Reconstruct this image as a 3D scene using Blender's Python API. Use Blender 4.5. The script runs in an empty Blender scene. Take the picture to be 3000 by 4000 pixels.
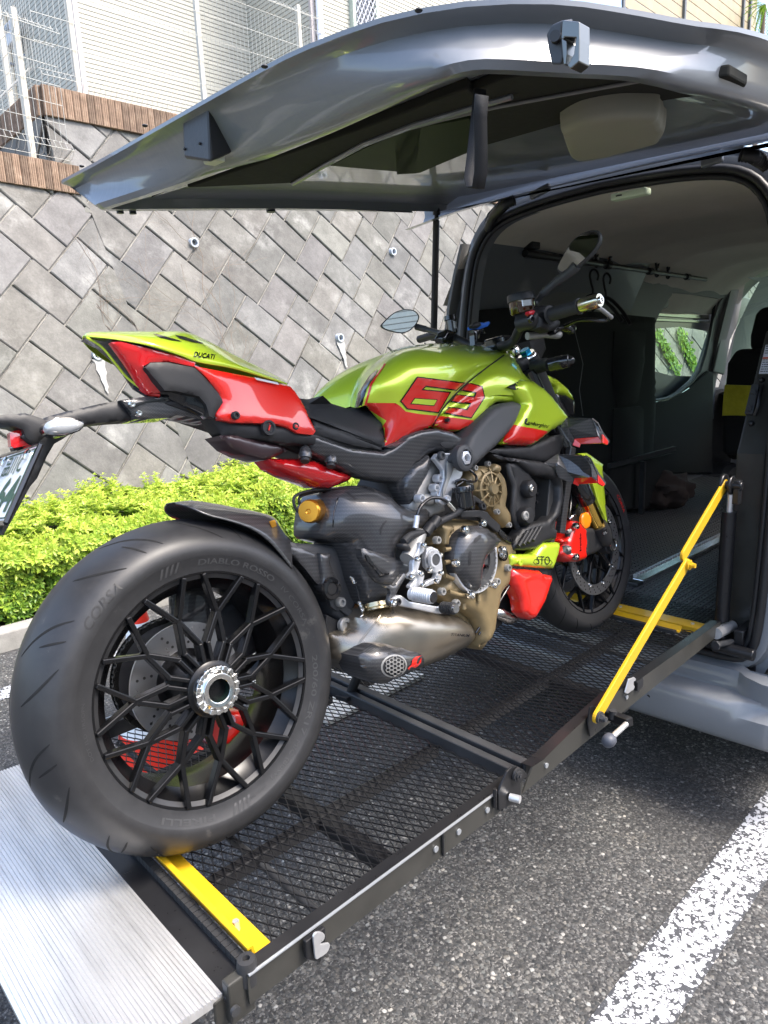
import bpy, bmesh, math, random
import numpy as np
from mathutils import Vector, Matrix, noise
from mathutils.bvhtree import BVHTree
from mathutils.geometry import delaunay_2d_cdt
random.seed(7)
sc = bpy.context.scene
COL = sc.collection
PI = math.pi
# ---------------------------------------------------------------- camera
CAM = Vector((-0.61525, -1.195275, 1.560975))
YAW, PITCH, ROLL, FPX = math.radians(46.43133), math.radians(12.377370), math.radians(-2.461667), 2718.4
cy_, sy_, cp_, sp_ = math.cos(YAW), math.sin(YAW), math.cos(PITCH), math.sin(PITCH)
FW = Vector((cy_*cp_, sy_*cp_, -sp_)); RT0 = Vector((sy_, -cy_, 0)); UP0 = RT0.cross(FW)
RT = RT0*math.cos(ROLL) + UP0*math.sin(ROLL); UPV = -RT0*math.sin(ROLL) + UP0*math.cos(ROLL)
cam = bpy.data.objects.new('camera', bpy.data.cameras.new('camera')); COL.objects.link(cam)
M = Matrix((RT, UPV, -FW)).transposed().to_4x4(); M.translation = CAM; cam.matrix_world = M
cam.data.sensor_fit = 'HORIZONTAL'; cam.data.sensor_width = 36; cam.data.lens = FPX/3000*36
cam.data.clip_start = 0.02; cam.data.clip_end = 500
sc.camera = cam
# ---------------------------------------------------------------- world, sun, exposure
SUN_EL, SUN_AZ = math.radians(58), math.radians(-62)      # azimuth measured from +x towards +y
w = bpy.data.worlds.new('World'); sc.world = w; w.use_nodes = True
nt = w.node_tree; bg = nt.nodes['Background']; sky = nt.nodes.new('ShaderNodeTexSky')
sky.sky_type = 'NISHITA'; sky.sun_disc = False; sky.sun_elevation = SUN_EL
sky.sun_rotation = PI/2 - SUN_AZ; sky.dust_density = 3.5; sky.air_density = 1.0; sky.ozone_density = 1.0
nt.links.new(sky.outputs[0], bg.inputs[0]); bg.inputs[1].default_value = 0.15
sun = bpy.data.objects.new('sun', bpy.data.lights.new('sun', 'SUN')); COL.objects.link(sun)
sun.data.energy = 1.05; sun.data.angle = math.radians(16.0); sun.data.color = (1, .95, .87)
sd = Vector((math.cos(SUN_EL)*math.cos(SUN_AZ), math.cos(SUN_EL)*math.sin(SUN_AZ), math.sin(SUN_EL)))
sun.rotation_euler = sd.to_track_quat('Z', 'Y').to_euler(); sun.location = sd*30
sc.view_settings.view_transform = 'Standard'; sc.view_settings.look = 'None'
sc.view_settings.exposure = 2.22; sc.view_settings.gamma = 1.0
sc.cycles.max_bounces = 8; sc.cycles.diffuse_bounces = 4; sc.cycles.glossy_bounces = 4
sc.cycles.transparent_max_bounces = 12; sc.cycles.sample_clamp_indirect = 6
# ---------------------------------------------------------------- geometry helpers
LEAN, PSI = math.radians(9.17074), math.radians(-0.28895)
BM = Matrix.Translation((0, 0, .6)) @ Matrix.Rotation(PSI, 4, 'Z') @ Matrix.Rotation(-LEAN, 4, 'X')
BMI = BM.inverted()
def ray(u, v): return (RT*((u-1500)/FPX) - UPV*((v-2000)/FPX) + FW)
def wp(u, v, ax, val):
    """point of the photograph (3000x4000 px) on the world plane axis ax = val"""
    d = ray(u, v); return CAM + d*((val-CAM[ax])/d[ax])
CB = BMI @ CAM
def bp(u, v, y):
    """same, on the motorcycle's own plane y (local coordinates)"""
    d = BMI.to_3x3() @ ray(u, v); return CB + d*((y-CB.y)/d.y)
def bx(u, v, x):
    d = BMI.to_3x3() @ ray(u, v); return CB + d*((x-CB.x)/d.x)
def bz(u, v, z):
    d = BMI.to_3x3() @ ray(u, v); return CB + d*((z-CB.z)/d.z)
def zm(x0, y0, x1, W=1659):
    s = (x1-x0)/W
    return lambda x, y: (x0+x*s, y0+y*s)
class G:
    def __init__(s): s.v = []; s.f = []; s.m = []
    def add(s, vs, fs, m=0):
        o = len(s.v); s.v += [tuple(v) for v in vs]; s.f += [tuple(i+o for i in f) for f in fs]; s.m += [m]*len(fs); return s
    def box(s, c, d, R=None, m=0):
        c = Vector(c); vs = []
        for i in (-1, 1):
            for j in (-1, 1):
                for k in (-1, 1):
                    p = Vector((i*d[0]/2, j*d[1]/2, k*d[2]/2)); vs.append(c+(R@p if R else p))
        return s.add(vs, [(0,1,3,2),(4,6,7,5),(0,4,5,1),(2,3,7,6),(0,2,6,4),(1,5,7,3)], m)
    def bar(s, a, b, w, h, up=(0,0,1), m=0):
        a = Vector(a); b = Vector(b); x = (b-a); L = x.length; x.normalize(); y = Vector(up).cross(x)
        if y.length < 1e-4: y = Vector((0,1,0)).cross(x)
        y.normalize(); z = x.cross(y)
        return s.box((a+b)/2, (L, w, h), Matrix((x, y, z)).transposed(), m)
    def tube(s, pts, r, n=10, caps=True, m=0, closed=False):
        pts = [Vector(p) for p in pts]; N = len(pts); rr = r if isinstance(r, (list, tuple)) else [r]*N
        t0 = (pts[1]-pts[0]).normalized(); nrm = t0.orthogonal().normalized(); vs = []
        for i, p in enumerate(pts):
            if closed: t = (pts[(i+1) % N]-pts[i-1]).normalized()
            else: t = (pts[min(i+1, N-1)]-pts[max(i-1, 0)]).normalized()
            nrm = (nrm - t*nrm.dot(t)).normalized(); b = t.cross(nrm)
            for k in range(n):
                a = 2*PI*k/n; vs.append(p+(nrm*math.cos(a)+b*math.sin(a))*rr[i])
        fs = []
        for i in range(N if closed else N-1):
            j = (i+1) % N
            for k in range(n):
                l = (k+1) % n; fs.append((i*n+k, i*n+l, j*n+l, j*n+k))
        if caps and not closed: fs += [tuple(range(n-1, -1, -1)), tuple((N-1)*n+k for k in range(n))]
        return s.add(vs, fs, m)
    def cyl(s, a, b, r, r2=None, n=24, m=0): return s.tube([a, b], [r, r if r2 is None else r2], n, True, m)
    def lathe(s, prof, o, ax, n=32, m=0, a0=0, a1=2*PI, closedprof=False):
        """prof: list of (radius, height along ax)"""
        o = Vector(o); ax = Vector(ax).normalized(); e = ax.orthogonal().normalized()
        if abs(ax.y) > .9: e = Vector((1,0,0))
        f = ax.cross(e); full = abs(a1-a0-2*PI) < 1e-6; cnt = n if full else n+1; vs = []; P = len(prof)
        for k in range(cnt):
            a = a0+(a1-a0)*k/n; d = e*math.cos(a)+f*math.sin(a)
            for r, h in prof: vs.append(o+d*r+ax*h)
        fs = []
        for k in range(n):
            l = (k+1) % cnt
            for i in range(P if closedprof else P-1):
                j = (i+1) % P; fs.append((k*P+i, l*P+i, l*P+j, k*P+j))
        return s.add(vs, fs, m)
    def prism(s, A, off, m=0):
        """A: loop of 3d points, extruded by vector off"""
        A = [Vector(p) for p in A]; n = len(A); off = Vector(off)
        vs = A+[p+off for p in A]
        return s.add(vs, [tuple(range(n-1, -1, -1)), tuple(range(n, 2*n))]+[(i, (i+1) % n, (i+1) % n+n, i+n) for i in range(n)], m)
    def loft(s, loops, closed=True, caps=True, m=0):
        n = len(loops[0]); vs = [p for L in loops for p in L]; fs = []
        for i in range(len(loops)-1):
            for k in range(n if closed else n-1):
                l = (k+1) % n; fs.append((i*n+k, i*n+l, (i+1)*n+l, (i+1)*n+k))
        if caps and closed: fs += [tuple(range(n-1, -1, -1)), tuple((len(loops)-1)*n+k for k in range(n))]
        return s.add(vs, fs, m)
    def ico(s, c, r, sub=2, sc3=(1,1,1), m=0):
        b = bmesh.new(); bmesh.ops.create_icosphere(b, subdivisions=sub, radius=1)
        c = Vector(c); vs = [c+Vector((v.co.x*r*sc3[0], v.co.y*r*sc3[1], v.co.z*r*sc3[2])) for v in b.verts]
        b.verts.index_update(); fs = [tuple(v.index for v in f.verts) for f in b.faces]; b.free()
        return s.add(vs, fs, m)
    def build(s, name, mat, parent=None, smooth=35, bevel=0, seg=2, sub=0, recalc=True):
        me = bpy.data.meshes.new(name); me.from_pydata(s.v, [], s.f)
        mats = mat if isinstance(mat, (list, tuple)) else [mat]
        for x in mats: me.materials.append(x)
        if len(mats) > 1: me.polygons.foreach_set('material_index', s.m)
        if recalc:
            b = bmesh.new(); b.from_mesh(me); bmesh.ops.recalc_face_normals(b, faces=b.faces); b.to_mesh(me); b.free()
        if smooth:
            me.polygons.foreach_set('use_smooth', [True]*len(me.polygons)); me.set_sharp_from_angle(angle=math.radians(smooth))
        o = bpy.data.objects.new(name, me); COL.objects.link(o)
        if parent: o.parent = parent
        if bevel:
            md = o.modifiers.new('bevel', 'BEVEL'); md.width = bevel; md.segments = seg; md.limit_method = 'ANGLE'; md.angle_limit = math.radians(40)
        if sub:
            md = o.modifiers.new('sub', 'SUBSURF'); md.levels = md.render_levels = sub
        return o
def tag(o, label=None, cat=None, group=None, kind=None):
    for k, v in (('label', label), ('category', cat), ('group', group), ('kind', kind)):
        if v: o[k] = v
    return o
def empty(name, loc=(0,0,0), label=None, cat=None, group=None, parent=None):
    o = bpy.data.objects.new(name, None); COL.objects.link(o); o.location = loc; o.empty_display_size = .1
    if parent: o.parent = parent
    return tag(o, label, cat, group)
def copy_tree(o, parent=None):
    c = o.copy(); COL.objects.link(c)
    if parent: c.parent = parent
    for ch in list(o.children): copy_tree(ch, c)
    return c
def clean(poly):
    out = []
    for p in poly:
        if not out or (Vector(p)-Vector(out[-1])).length > 1e-6: out.append(p)
    return out
def smooth_loop(pts, k=3, closed=True):
    """Catmull-Rom resample"""
    P = [Vector(p) for p in pts]; n = len(P); out = []
    for i in range(n if closed else n-1):
        if closed: a, b, c, d = P[i-1], P[i], P[(i+1) % n], P[(i+2) % n]
        else: a, b, c, d = P[max(i-1,0)], P[i], P[i+1], P[min(i+2,n-1)]
        for j in range(k):
            t = j/k; out.append(.5*((2*b)+(c-a)*t+(2*a-5*b+4*c-d)*t*t+(3*b-a-3*c+d)*t**3))
    if not closed: out.append(P[-1])
    return out
def resample(loop, step):
    out = []
    n = len(loop)
    for i in range(n):
        a = Vector(loop[i]); b = Vector(loop[(i+1) % n]); L = (b-a).length; k = max(1, int(L/step))
        for j in range(k): out.append(a+(b-a)*(j/k))
    return out
def pip(x, y, P):
    c = False; n = len(P); j = n-1
    for i in range(n):
        if (P[i][1] > y) != (P[j][1] > y) and x < (P[j][0]-P[i][0])*(y-P[i][1])/(P[j][1]-P[i][1])+P[i][0]: c = not c
        j = i
    return c
def skin(g, loop, bulge=.01, edge=.02, thick=.02, step=.012, axis=1, side=-1, rib=None, m=0, drop=None):
    """patch through a loop of 3-D points, swelling by `bulge` along side*axis, closed at the back.
    the edges roll over within `edge`; a second face lies `thick` behind"""
    A = [i for i in (0,1,2) if i != axis]
    L = resample(loop, step); P2 = [Vector((p[A[0]], p[A[1]])) for p in L]; n = len(L)
    xs = [p.x for p in P2]; ys = [p.y for p in P2]; inner = []
    x = min(xs)+step*.5; row = 0
    while x < max(xs):
        y = min(ys)+step*(.5 if row % 2 else 1)
        while y < max(ys):
            if pip(x, y, P2):
                dd = min((Vector((x, y))-q).length for q in P2)
                if dd > step*.45: inner.append((x, y))
            y += step
        x += step*.87; row += 1
    pts = P2+[Vector(p) for p in inner]
    r = delaunay_2d_cdt(pts, [], [list(range(n))], 1, 1e-7)
    vs, fs = r[0], r[2]
    segs = [(P2[i], P2[(i+1) % n]) for i in range(n)]
    nv = len(vs); nb = [set() for _ in range(nv)]; ec = {}
    for f in fs:
        for i in range(len(f)):
            a, b = f[i], f[(i+1) % len(f)]; nb[a].add(b); nb[b].add(a); k_ = (a, b) if a < b else (b, a); ec[k_] = ec.get(k_, 0)+1
    bd = np.zeros(nv, bool)
    for (a, b), c in ec.items():
        if c == 1: bd[a] = bd[b] = True
    V = np.array([(v.x, v.y) for v in vs]); Lp = np.array([(q.x, q.y) for q in P2]); Ly = np.array([p[axis] for p in L])
    d2 = ((V[:, None]-Lp[None])**2).sum(2); dmin = np.sqrt(d2.min(1)); base = Ly[d2.argmin(1)].copy(); wi = 1/(d2+1e-9); base[~bd] = ((wi*Ly).sum(1)/wi.sum(1))[~bd]
    E_ = np.array(list(ec.keys()), int).reshape(-1, 2); deg = np.maximum(1, np.bincount(E_.ravel(), minlength=nv))
    def avg(x):
        s_ = np.bincount(E_[:, 0], x[E_[:, 1]], nv)+np.bincount(E_[:, 1], x[E_[:, 0]], nv); return s_/deg
    its = int(min(600, 40+.9*nv**1.0*.35))
    for _ in range(its): m_ = avg(base); base[~bd] = m_[~bd]
    # distance to the outline
    A_ = Lp; B_ = np.roll(Lp, -1, 0); AB = B_-A_; den = np.maximum((AB**2).sum(1), 1e-12)
    t_ = np.clip(((V[:, None]-A_[None])*AB[None]).sum(2)/den, 0, 1); dist = np.sqrt((((A_[None]+AB[None]*t_[..., None])-V[:, None])**2).sum(2)).min(1); dist[bd] = 0
    tt = np.minimum(1, dist/edge); hh = bulge*np.sqrt(np.maximum(0, 1-(1-tt)**2))
    if bulge >= .03:
        phi = np.zeros(nv)
        for _ in range(its*2): m_ = avg(phi)+1; phi[~bd] = m_[~bd]
        h2 = bulge*(phi/max(1e-9, phi.max()))**.5; hh = .8*h2+.2*hh
    for _ in range(6 if bulge >= .03 else 1): m_ = .5*avg(hh)+.5*hh; hh[~bd] = m_[~bd]
    out = []
    for k, v in enumerate(vs):
        h = hh[k]
        if rib: h += rib(v.x, v.y)*tt[k]
        p = [0, 0, 0]; p[A[0]] = v.x; p[A[1]] = v.y; p[axis] = float(base[k])+side*float(h); out.append(p)
    N = len(out); back = []
    for p in out:
        q = list(p); q[axis] = q[axis]-side*thick; back.append(q)
    # boundary edges
    cnt = {}
    for f in fs:
        for i in range(len(f)):
            e = (f[i], f[(i+1) % len(f)]); cnt[tuple(sorted(e))] = cnt.get(tuple(sorted(e)), [])+[e]
    faces = [tuple(f) for f in fs]+[tuple(i+N for i in reversed(f)) for f in fs]
    for k, e in cnt.items():
        if len(e) == 1: a, b = e[0]; faces.append((b, a, a+N, b+N))
    g.add(out+back, faces, m)
    return g
def bvh_of(objs):
    vs = []; fs = []
    for o in objs:
        n = len(vs); vs += [v.co.copy() for v in o.data.vertices]; fs += [tuple(i+n for i in p.vertices) for p in o.data.polygons]
    return BVHTree.FromPolygons(vs, fs)
def decal(g, bv, polys, step=9, off=.0012, org=None, raydir=None, m=0):
    """flat artwork given as outlines in photo pixels, laid on the surface as a thin raised film.
    polys: list of (outer, [holes])"""
    org = org or CB; raydir = raydir or (lambda u, v: BMI.to_3x3() @ ray(u, v))
    for outer, holes in polys:
        loops = [resample([Vector((p[0], p[1])) for p in outer], step)]+[resample([Vector((p[0], p[1])) for p in h], step) for h in holes]
        pts = []; cons = []
        for L in loops:
            s0 = len(pts); pts += L; cons += [(s0+i, s0+(i+1) % len(L)) for i in range(len(L))]
        xs = [p.x for p in loops[0]]; ys = [p.y for p in loops[0]]
        x = min(xs)+step
        while x < max(xs):
            y = min(ys)+step
            while y < max(ys):
                if pip(x, y, loops[0]): pts.append(Vector((x, y)))
                y += step
            x += step
        r = delaunay_2d_cdt(pts, cons, [], 0, 1e-4); vs = []; ok = []
        for p in r[0]:
            d = raydir(p.x, p.y).normalized(); h = bv.ray_cast(org, d)
            if h[0] is None: vs.append(Vector((0,0,0))); ok.append(False)
            else:
                nn = h[1] if h[1].dot(d) < 0 else -h[1]; vs.append(h[0]+nn*off); ok.append(True)
        fs = []
        for f in r[2]:
            c = sum((r[0][i] for i in f), Vector((0, 0)))/len(f)
            if not all(ok[i] for i in f) or not pip(c.x, c.y, loops[0]) or any(pip(c.x, c.y, h) for h in loops[1:]): continue
            if max((vs[f[i]]-vs[f[i-1]]).length for i in range(len(f))) > .06: continue
            fs.append(tuple(f))
        g.add(vs, fs, m)
    return g
# ---------------------------------------------------------------- materials
def mat(name, col=(.5,.5,.5), rough=.5, metal=0, coat=0, spec=.5, nodes=None, bump=None, vary=None, emit=None, trans=0, ior=1.45, coatr=.03, alpha=None):
    m = bpy.data.materials.new(name); m.use_nodes = True; nt = m.node_tree; b = nt.nodes['Principled BSDF']
    I = b.inputs; I['Base Color'].default_value = (*col, 1); I['Roughness'].default_value = rough; I['Metallic'].default_value = metal
    I['Coat Weight'].default_value = coat; I['Coat Roughness'].default_value = coatr; I['Specular IOR Level'].default_value = spec; I['IOR'].default_value = ior
    I['Transmission Weight'].default_value = trans
    if emit: I['Emission Color'].default_value = (*emit[0], 1); I['Emission Strength'].default_value = emit[1]
    if alpha is not None: I['Alpha'].default_value = alpha
    if vary or bump:
        tc = nt.nodes.new('ShaderNodeTexCoord')
    if vary:   # (scale, amount, rough_amount)
        n = nt.nodes.new('ShaderNodeTexNoise'); n.inputs['Scale'].default_value = vary[0]; n.inputs['Detail'].default_value = 6; n.inputs['Roughness'].default_value = .65
        nt.links.new(tc.outputs['Object'], n.inputs['Vector'])
        hsv = nt.nodes.new('ShaderNodeHueSaturation'); hsv.inputs['Color'].default_value = (*col, 1)
        mr = nt.nodes.new('ShaderNodeMapRange'); mr.inputs[1].default_value = .3; mr.inputs[2].default_value = .7; mr.inputs[3].default_value = 1-vary[1]; mr.inputs[4].default_value = 1+vary[1]
        nt.links.new(n.outputs[0], mr.inputs[0]); nt.links.new(mr.outputs[0], hsv.inputs['Value']); nt.links.new(hsv.outputs[0], I['Base Color'])
        mr2 = nt.nodes.new('ShaderNodeMapRange'); mr2.inputs[1].default_value = .3; mr2.inputs[2].default_value = .7; mr2.inputs[3].default_value = max(.02, rough-vary[2]); mr2.inputs[4].default_value = min(1, rough+vary[2])
        nt.links.new(n.outputs[0], mr2.inputs[0]); nt.links.new(mr2.outputs[0], I['Roughness'])
    if bump:   # (scale, strength, distance)
        n = nt.nodes.new('ShaderNodeTexNoise'); n.inputs['Scale'].default_value = bump[0]; n.inputs['Detail'].default_value = 4
        nt.links.new(tc.outputs['Object'], n.inputs['Vector'])
        bu = nt.nodes.new('ShaderNodeBump'); bu.inputs['Strength'].default_value = bump[1]; bu.inputs['Distance'].default_value = bump[2]
        nt.links.new(n.outputs[0], bu.inputs['Height']); nt.links.new(bu.outputs[0], I['Normal'])
    if nodes: nodes(m, nt, b)
    return m
def N(nt, t, **kw):
    n = nt.nodes.new('ShaderNode'+t)
    for k, v in kw.items(): setattr(n, k, v)
    return n
def ramp(nt, fac, stops, interp='LINEAR'):
    r = N(nt, 'ValToRGB'); r.color_ramp.interpolation = interp; e = r.color_ramp.elements
    while len(e) < len(stops): e.new(.5)
    for x, (p, c) in zip(e, stops): x.position = p; x.color = (*c, 1) if len(c) == 3 else c
    nt.links.new(fac, r.inputs[0]); return r.outputs[0]
def math_(nt, op, a, b=None, c=None):
    n = N(nt, 'Math', operation=op)
    for i, x in enumerate((a, b, c)):
        if x is None: continue
        if isinstance(x, (int, float)): n.inputs[i].default_value = x
        else: nt.links.new(x, n.inputs[i])
    return n.outputs[0]
def mixc(nt, fac, a, b, mode='MIX'):
    n = N(nt, 'Mix', data_type='RGBA', blend_type=mode)
    for i, x in ((0, fac), (6, a), (7, b)):
        if isinstance(x, (int, float)): n.inputs[i].default_value = x
        elif isinstance(x, tuple): n.inputs[i].default_value = (*x, 1) if len(x) == 3 else x
        else: nt.links.new(x, n.inputs[i])
    return n.outputs[2]
def tex(nt, kind, scale, vec=None, coord='Object', **kw):
    n = N(nt, 'Tex'+kind)
    if vec is None:
        tc = N(nt, 'TexCoord'); vec = tc.outputs[coord]
    nt.links.new(vec, n.inputs['Vector'])
    if 'Scale' in n.inputs: n.inputs['Scale'].default_value = scale
    for k, v in kw.items():
        if k in ('feature', 'distance', 'wave_type', 'bands_direction'): setattr(n, k, v)
        else: n.inputs[k.replace('_', ' ')].default_value = v
    return n
def bumpn(nt, b, h, strength=.3, dist=.01):
    bu = N(nt, 'Bump'); bu.inputs['Strength'].default_value = strength; bu.inputs['Distance'].default_value = dist
    nt.links.new(h, bu.inputs['Height']); nt.links.new(bu.outputs[0], b.inputs['Normal'])

def glassmat(name, tint=(.80,.92,.84), refl=.07):
    m = bpy.data.materials.new(name); m.use_nodes = True; nt = m.node_tree; nt.nodes.remove(nt.nodes['Principled BSDF'])
    t = N(nt, 'BsdfTransparent'); t.inputs[0].default_value = (*tint, 1); gl = N(nt, 'BsdfGlossy'); gl.inputs['Roughness'].default_value = .01
    mx = N(nt, 'MixShader'); mx.inputs[0].default_value = refl; nt.links.new(t.outputs[0], mx.inputs[1]); nt.links.new(gl.outputs[0], mx.inputs[2])
    nt.links.new(mx.outputs[0], nt.nodes['Material Output'].inputs[0]); return m
# ================================================================ SETTING
def n_asphalt(m, nt, b):
    tc = N(nt, 'TexCoord'); V = tc.outputs['Object']
    wn = tex(nt, 'Noise', 120, V, Detail=2.0); wv = N(nt, 'VectorMath', operation='MULTIPLY_ADD'); nt.links.new(wn.outputs['Color'], wv.inputs[0]); wv.inputs[1].default_value = (.008,.008,0); nt.links.new(V, wv.inputs[2]); V2 = wv.outputs[0]
    v1 = tex(nt, 'Voronoi', 78, V2, Randomness=1.0); v2 = tex(nt, 'Voronoi', 200, V2)
    sep = N(nt, 'SeparateColor'); nt.links.new(v1.outputs['Color'], sep.inputs[0])
    stone = ramp(nt, sep.outputs[0], [(0, (.020,.021,.022)), (.5, (.055,.055,.054)), (.78, (.085,.083,.079)), (.93, (.15,.147,.137)), (1, (.32,.31,.29))])
    tint = mixc(nt, .35, stone, ramp(nt, sep.outputs[1], [(0, (.8,.95,1)), (.5, (1,1,1)), (1, (1.1,.98,.8))]), 'MULTIPLY')
    sep2 = N(nt, 'SeparateColor'); nt.links.new(v2.outputs['Color'], sep2.inputs[0])
    fine = ramp(nt, sep2.outputs[0], [(0, (.02,.02,.021)), (.7, (.055,.054,.052)), (1, (.17,.165,.155))])
    edge = ramp(nt, v1.outputs['Distance'], [(.0, (0,0,0)), (.35, (0,0,0)), (.55, (1,1,1))])
    c = mixc(nt, edge, tint, fine)
    big = tex(nt, 'Noise', 2.1, V, Detail=6.0, Roughness=.65)
    c = mixc(nt, .9, c, ramp(nt, big.outputs[0], [(.32, (.62,.62,.64)), (.5, (1,1,1)), (.72, (1.25,1.23,1.18))]), 'MULTIPLY')
    oil = tex(nt, 'Noise', .9, V, Detail=2.0); c = mixc(nt, ramp(nt, oil.outputs[0], [(.62, (0,0,0)), (.70, (.45,.45,.45))]), c, (.025,.024,.024))
    nt.links.new(c, b.inputs['Base Color']); b.inputs['Roughness'].default_value = .82
    h = math_(nt, 'SUBTRACT', 1, v1.outputs['Distance']); h2 = math_(nt, 'MULTIPLY', v2.outputs['Distance'], -.4)
    bumpn(nt, b, math_(nt, 'ADD', h, h2), .8, .006)
M_asphalt = mat('asphalt', nodes=n_asphalt)
def n_line(m, nt, b):
    tc = N(nt, 'TexCoord'); V = tc.outputs['Object']
    v1 = tex(nt, 'Voronoi', 105, V); no = tex(nt, 'Noise', 60, V, Detail=6.0, Roughness=.75); n2 = tex(nt, 'Noise', 3, V)
    sep = N(nt, 'SeparateColor'); nt.links.new(v1.outputs['Color'], sep.inputs[0])
    s = math_(nt, 'ADD', math_(nt, 'MULTIPLY', no.outputs[0], 1.0), math_(nt, 'MULTIPLY', sep.outputs[0], .55))
    s = math_(nt, 'SUBTRACT', s, math_(nt, 'MULTIPLY', v1.outputs['Distance'], .35))
    uvn = N(nt, 'SeparateXYZ'); nt.links.new(tc.outputs['Generated'], uvn.inputs[0])
    ed = math_(nt, 'ABSOLUTE', math_(nt, 'SUBTRACT', uvn.outputs[1], .5))
    s = math_(nt, 'SUBTRACT', s, math_(nt, 'MULTIPLY', math_(nt, 'MAXIMUM', math_(nt, 'SUBTRACT', ed, .36), 0), 1.6))
    s = math_(nt, 'ADD', s, math_(nt, 'MULTIPLY', n2.outputs[0], .25))
    k = ramp(nt, s, [(.60, (0,0,0)), (.66, (1,1,1))])
    c = mixc(nt, k, (.045,.047,.052), (.45,.455,.47)); nt.links.new(c, b.inputs['Base Color']); b.inputs['Roughness'].default_value = .7
    bumpn(nt, b, math_(nt, 'MULTIPLY', s, 1), .6, .006)
M_line = mat('road_paint', nodes=n_line)
g = G(); g.add([(-40,-40,0),(60,-40,0),(60,3.08,0),(-40,3.08,0)], [(0,1,2,3)])
tag(g.build('ground', M_asphalt, smooth=0), kind='structure')
g = G(); g.add([(-40,3.08,.04),(60,3.08,.04),(60,60,.04),(-40,60,.04)], [(0,1,2,3)])
M_soil = mat('soil', (.06,.048,.035), .95, vary=(14,.4,.03), bump=(60,.6,.02))
tag(g.build('soil_bed', M_soil, smooth=0), kind='structure')
for y0, y1 in ((-.662,-.512), (2.42,2.57)):
    g = G(); g.add([(-6,y0,.004),(6.5,y0,.004),(6.5,y1,.004),(-6,y1,.004)], [(0,1,2,3)])
    tag(g.build('parking_line', M_line, smooth=0), kind='structure')
# kerb: separate concrete kerb stones
M_conc = mat('kerb_concrete', (.27,.26,.235), .85, vary=(9,.22,.05), bump=(120,.35,.004))
kerb = empty('kerb', (0,3.07,0), 'low grey concrete kerb in front of the clipped hedge', 'kerb')
for i in range(14):
    g = G(); g.box((-1.5+i*.6+.3, .065, .055), (.592,.13,.13)); g.build('kerb_stone', M_conc, kerb, 0, .012)
# ---------------------------------------------------------------- retaining wall
def n_block(m, nt, b):
    tc = N(nt, 'TexCoord'); V = tc.outputs['Object']
    a = N(nt, 'Attribute'); a.attribute_name = 'tone'
    no = tex(nt, 'Noise', 5, V, Detail=8.0, Roughness=.7); n2 = tex(nt, 'Noise', 1.6, V, Detail=5.0, Roughness=.6); n3 = tex(nt, 'Noise', 60, V, Detail=5.0, Roughness=.7)
    c = ramp(nt, no.outputs[0], [(.25, (.090,.087,.080)), (.5, (.135,.131,.121)), (.75, (.185,.180,.165))])
    c = mixc(nt, 1.0, c, a.outputs['Color'], 'MULTIPLY')
    st = ramp(nt, n2.outputs[0], [(.53, (0,0,0)), (.68, (1,1,1))])
    pat = mixc(nt, 1.0, st, ramp(nt, no.outputs[0], [(.42, (0,0,0)), (.62, (1,1,1))]), 'MULTIPLY')
    c = mixc(nt, math_(nt, 'MULTIPLY', pat, .55), c, (.36,.355,.33))
    c = mixc(nt, .55, c, ramp(nt, n3.outputs[0], [(.3, (.75,.75,.75)), (.7, (1.2,1.2,1.2))]), 'MULTIPLY')
    nt.links.new(c, b.inputs['Base Color']); b.inputs['Roughness'].default_value = .9
    bumpn(nt, b, math_(nt, 'ADD', no.outputs[0], math_(nt, 'MULTIPLY', n3.outputs[0], .3)), .5, .012)
M_block = mat('concrete_block', nodes=n_block)
M_mortar = mat('mortar', (.24,.23,.205), .95, vary=(7,.35,.03), bump=(50,.7,.01))
WB = lambda x, z, d=0: Vector((x, 4.3+.3*z-d*.958, z+d*.287))
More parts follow.
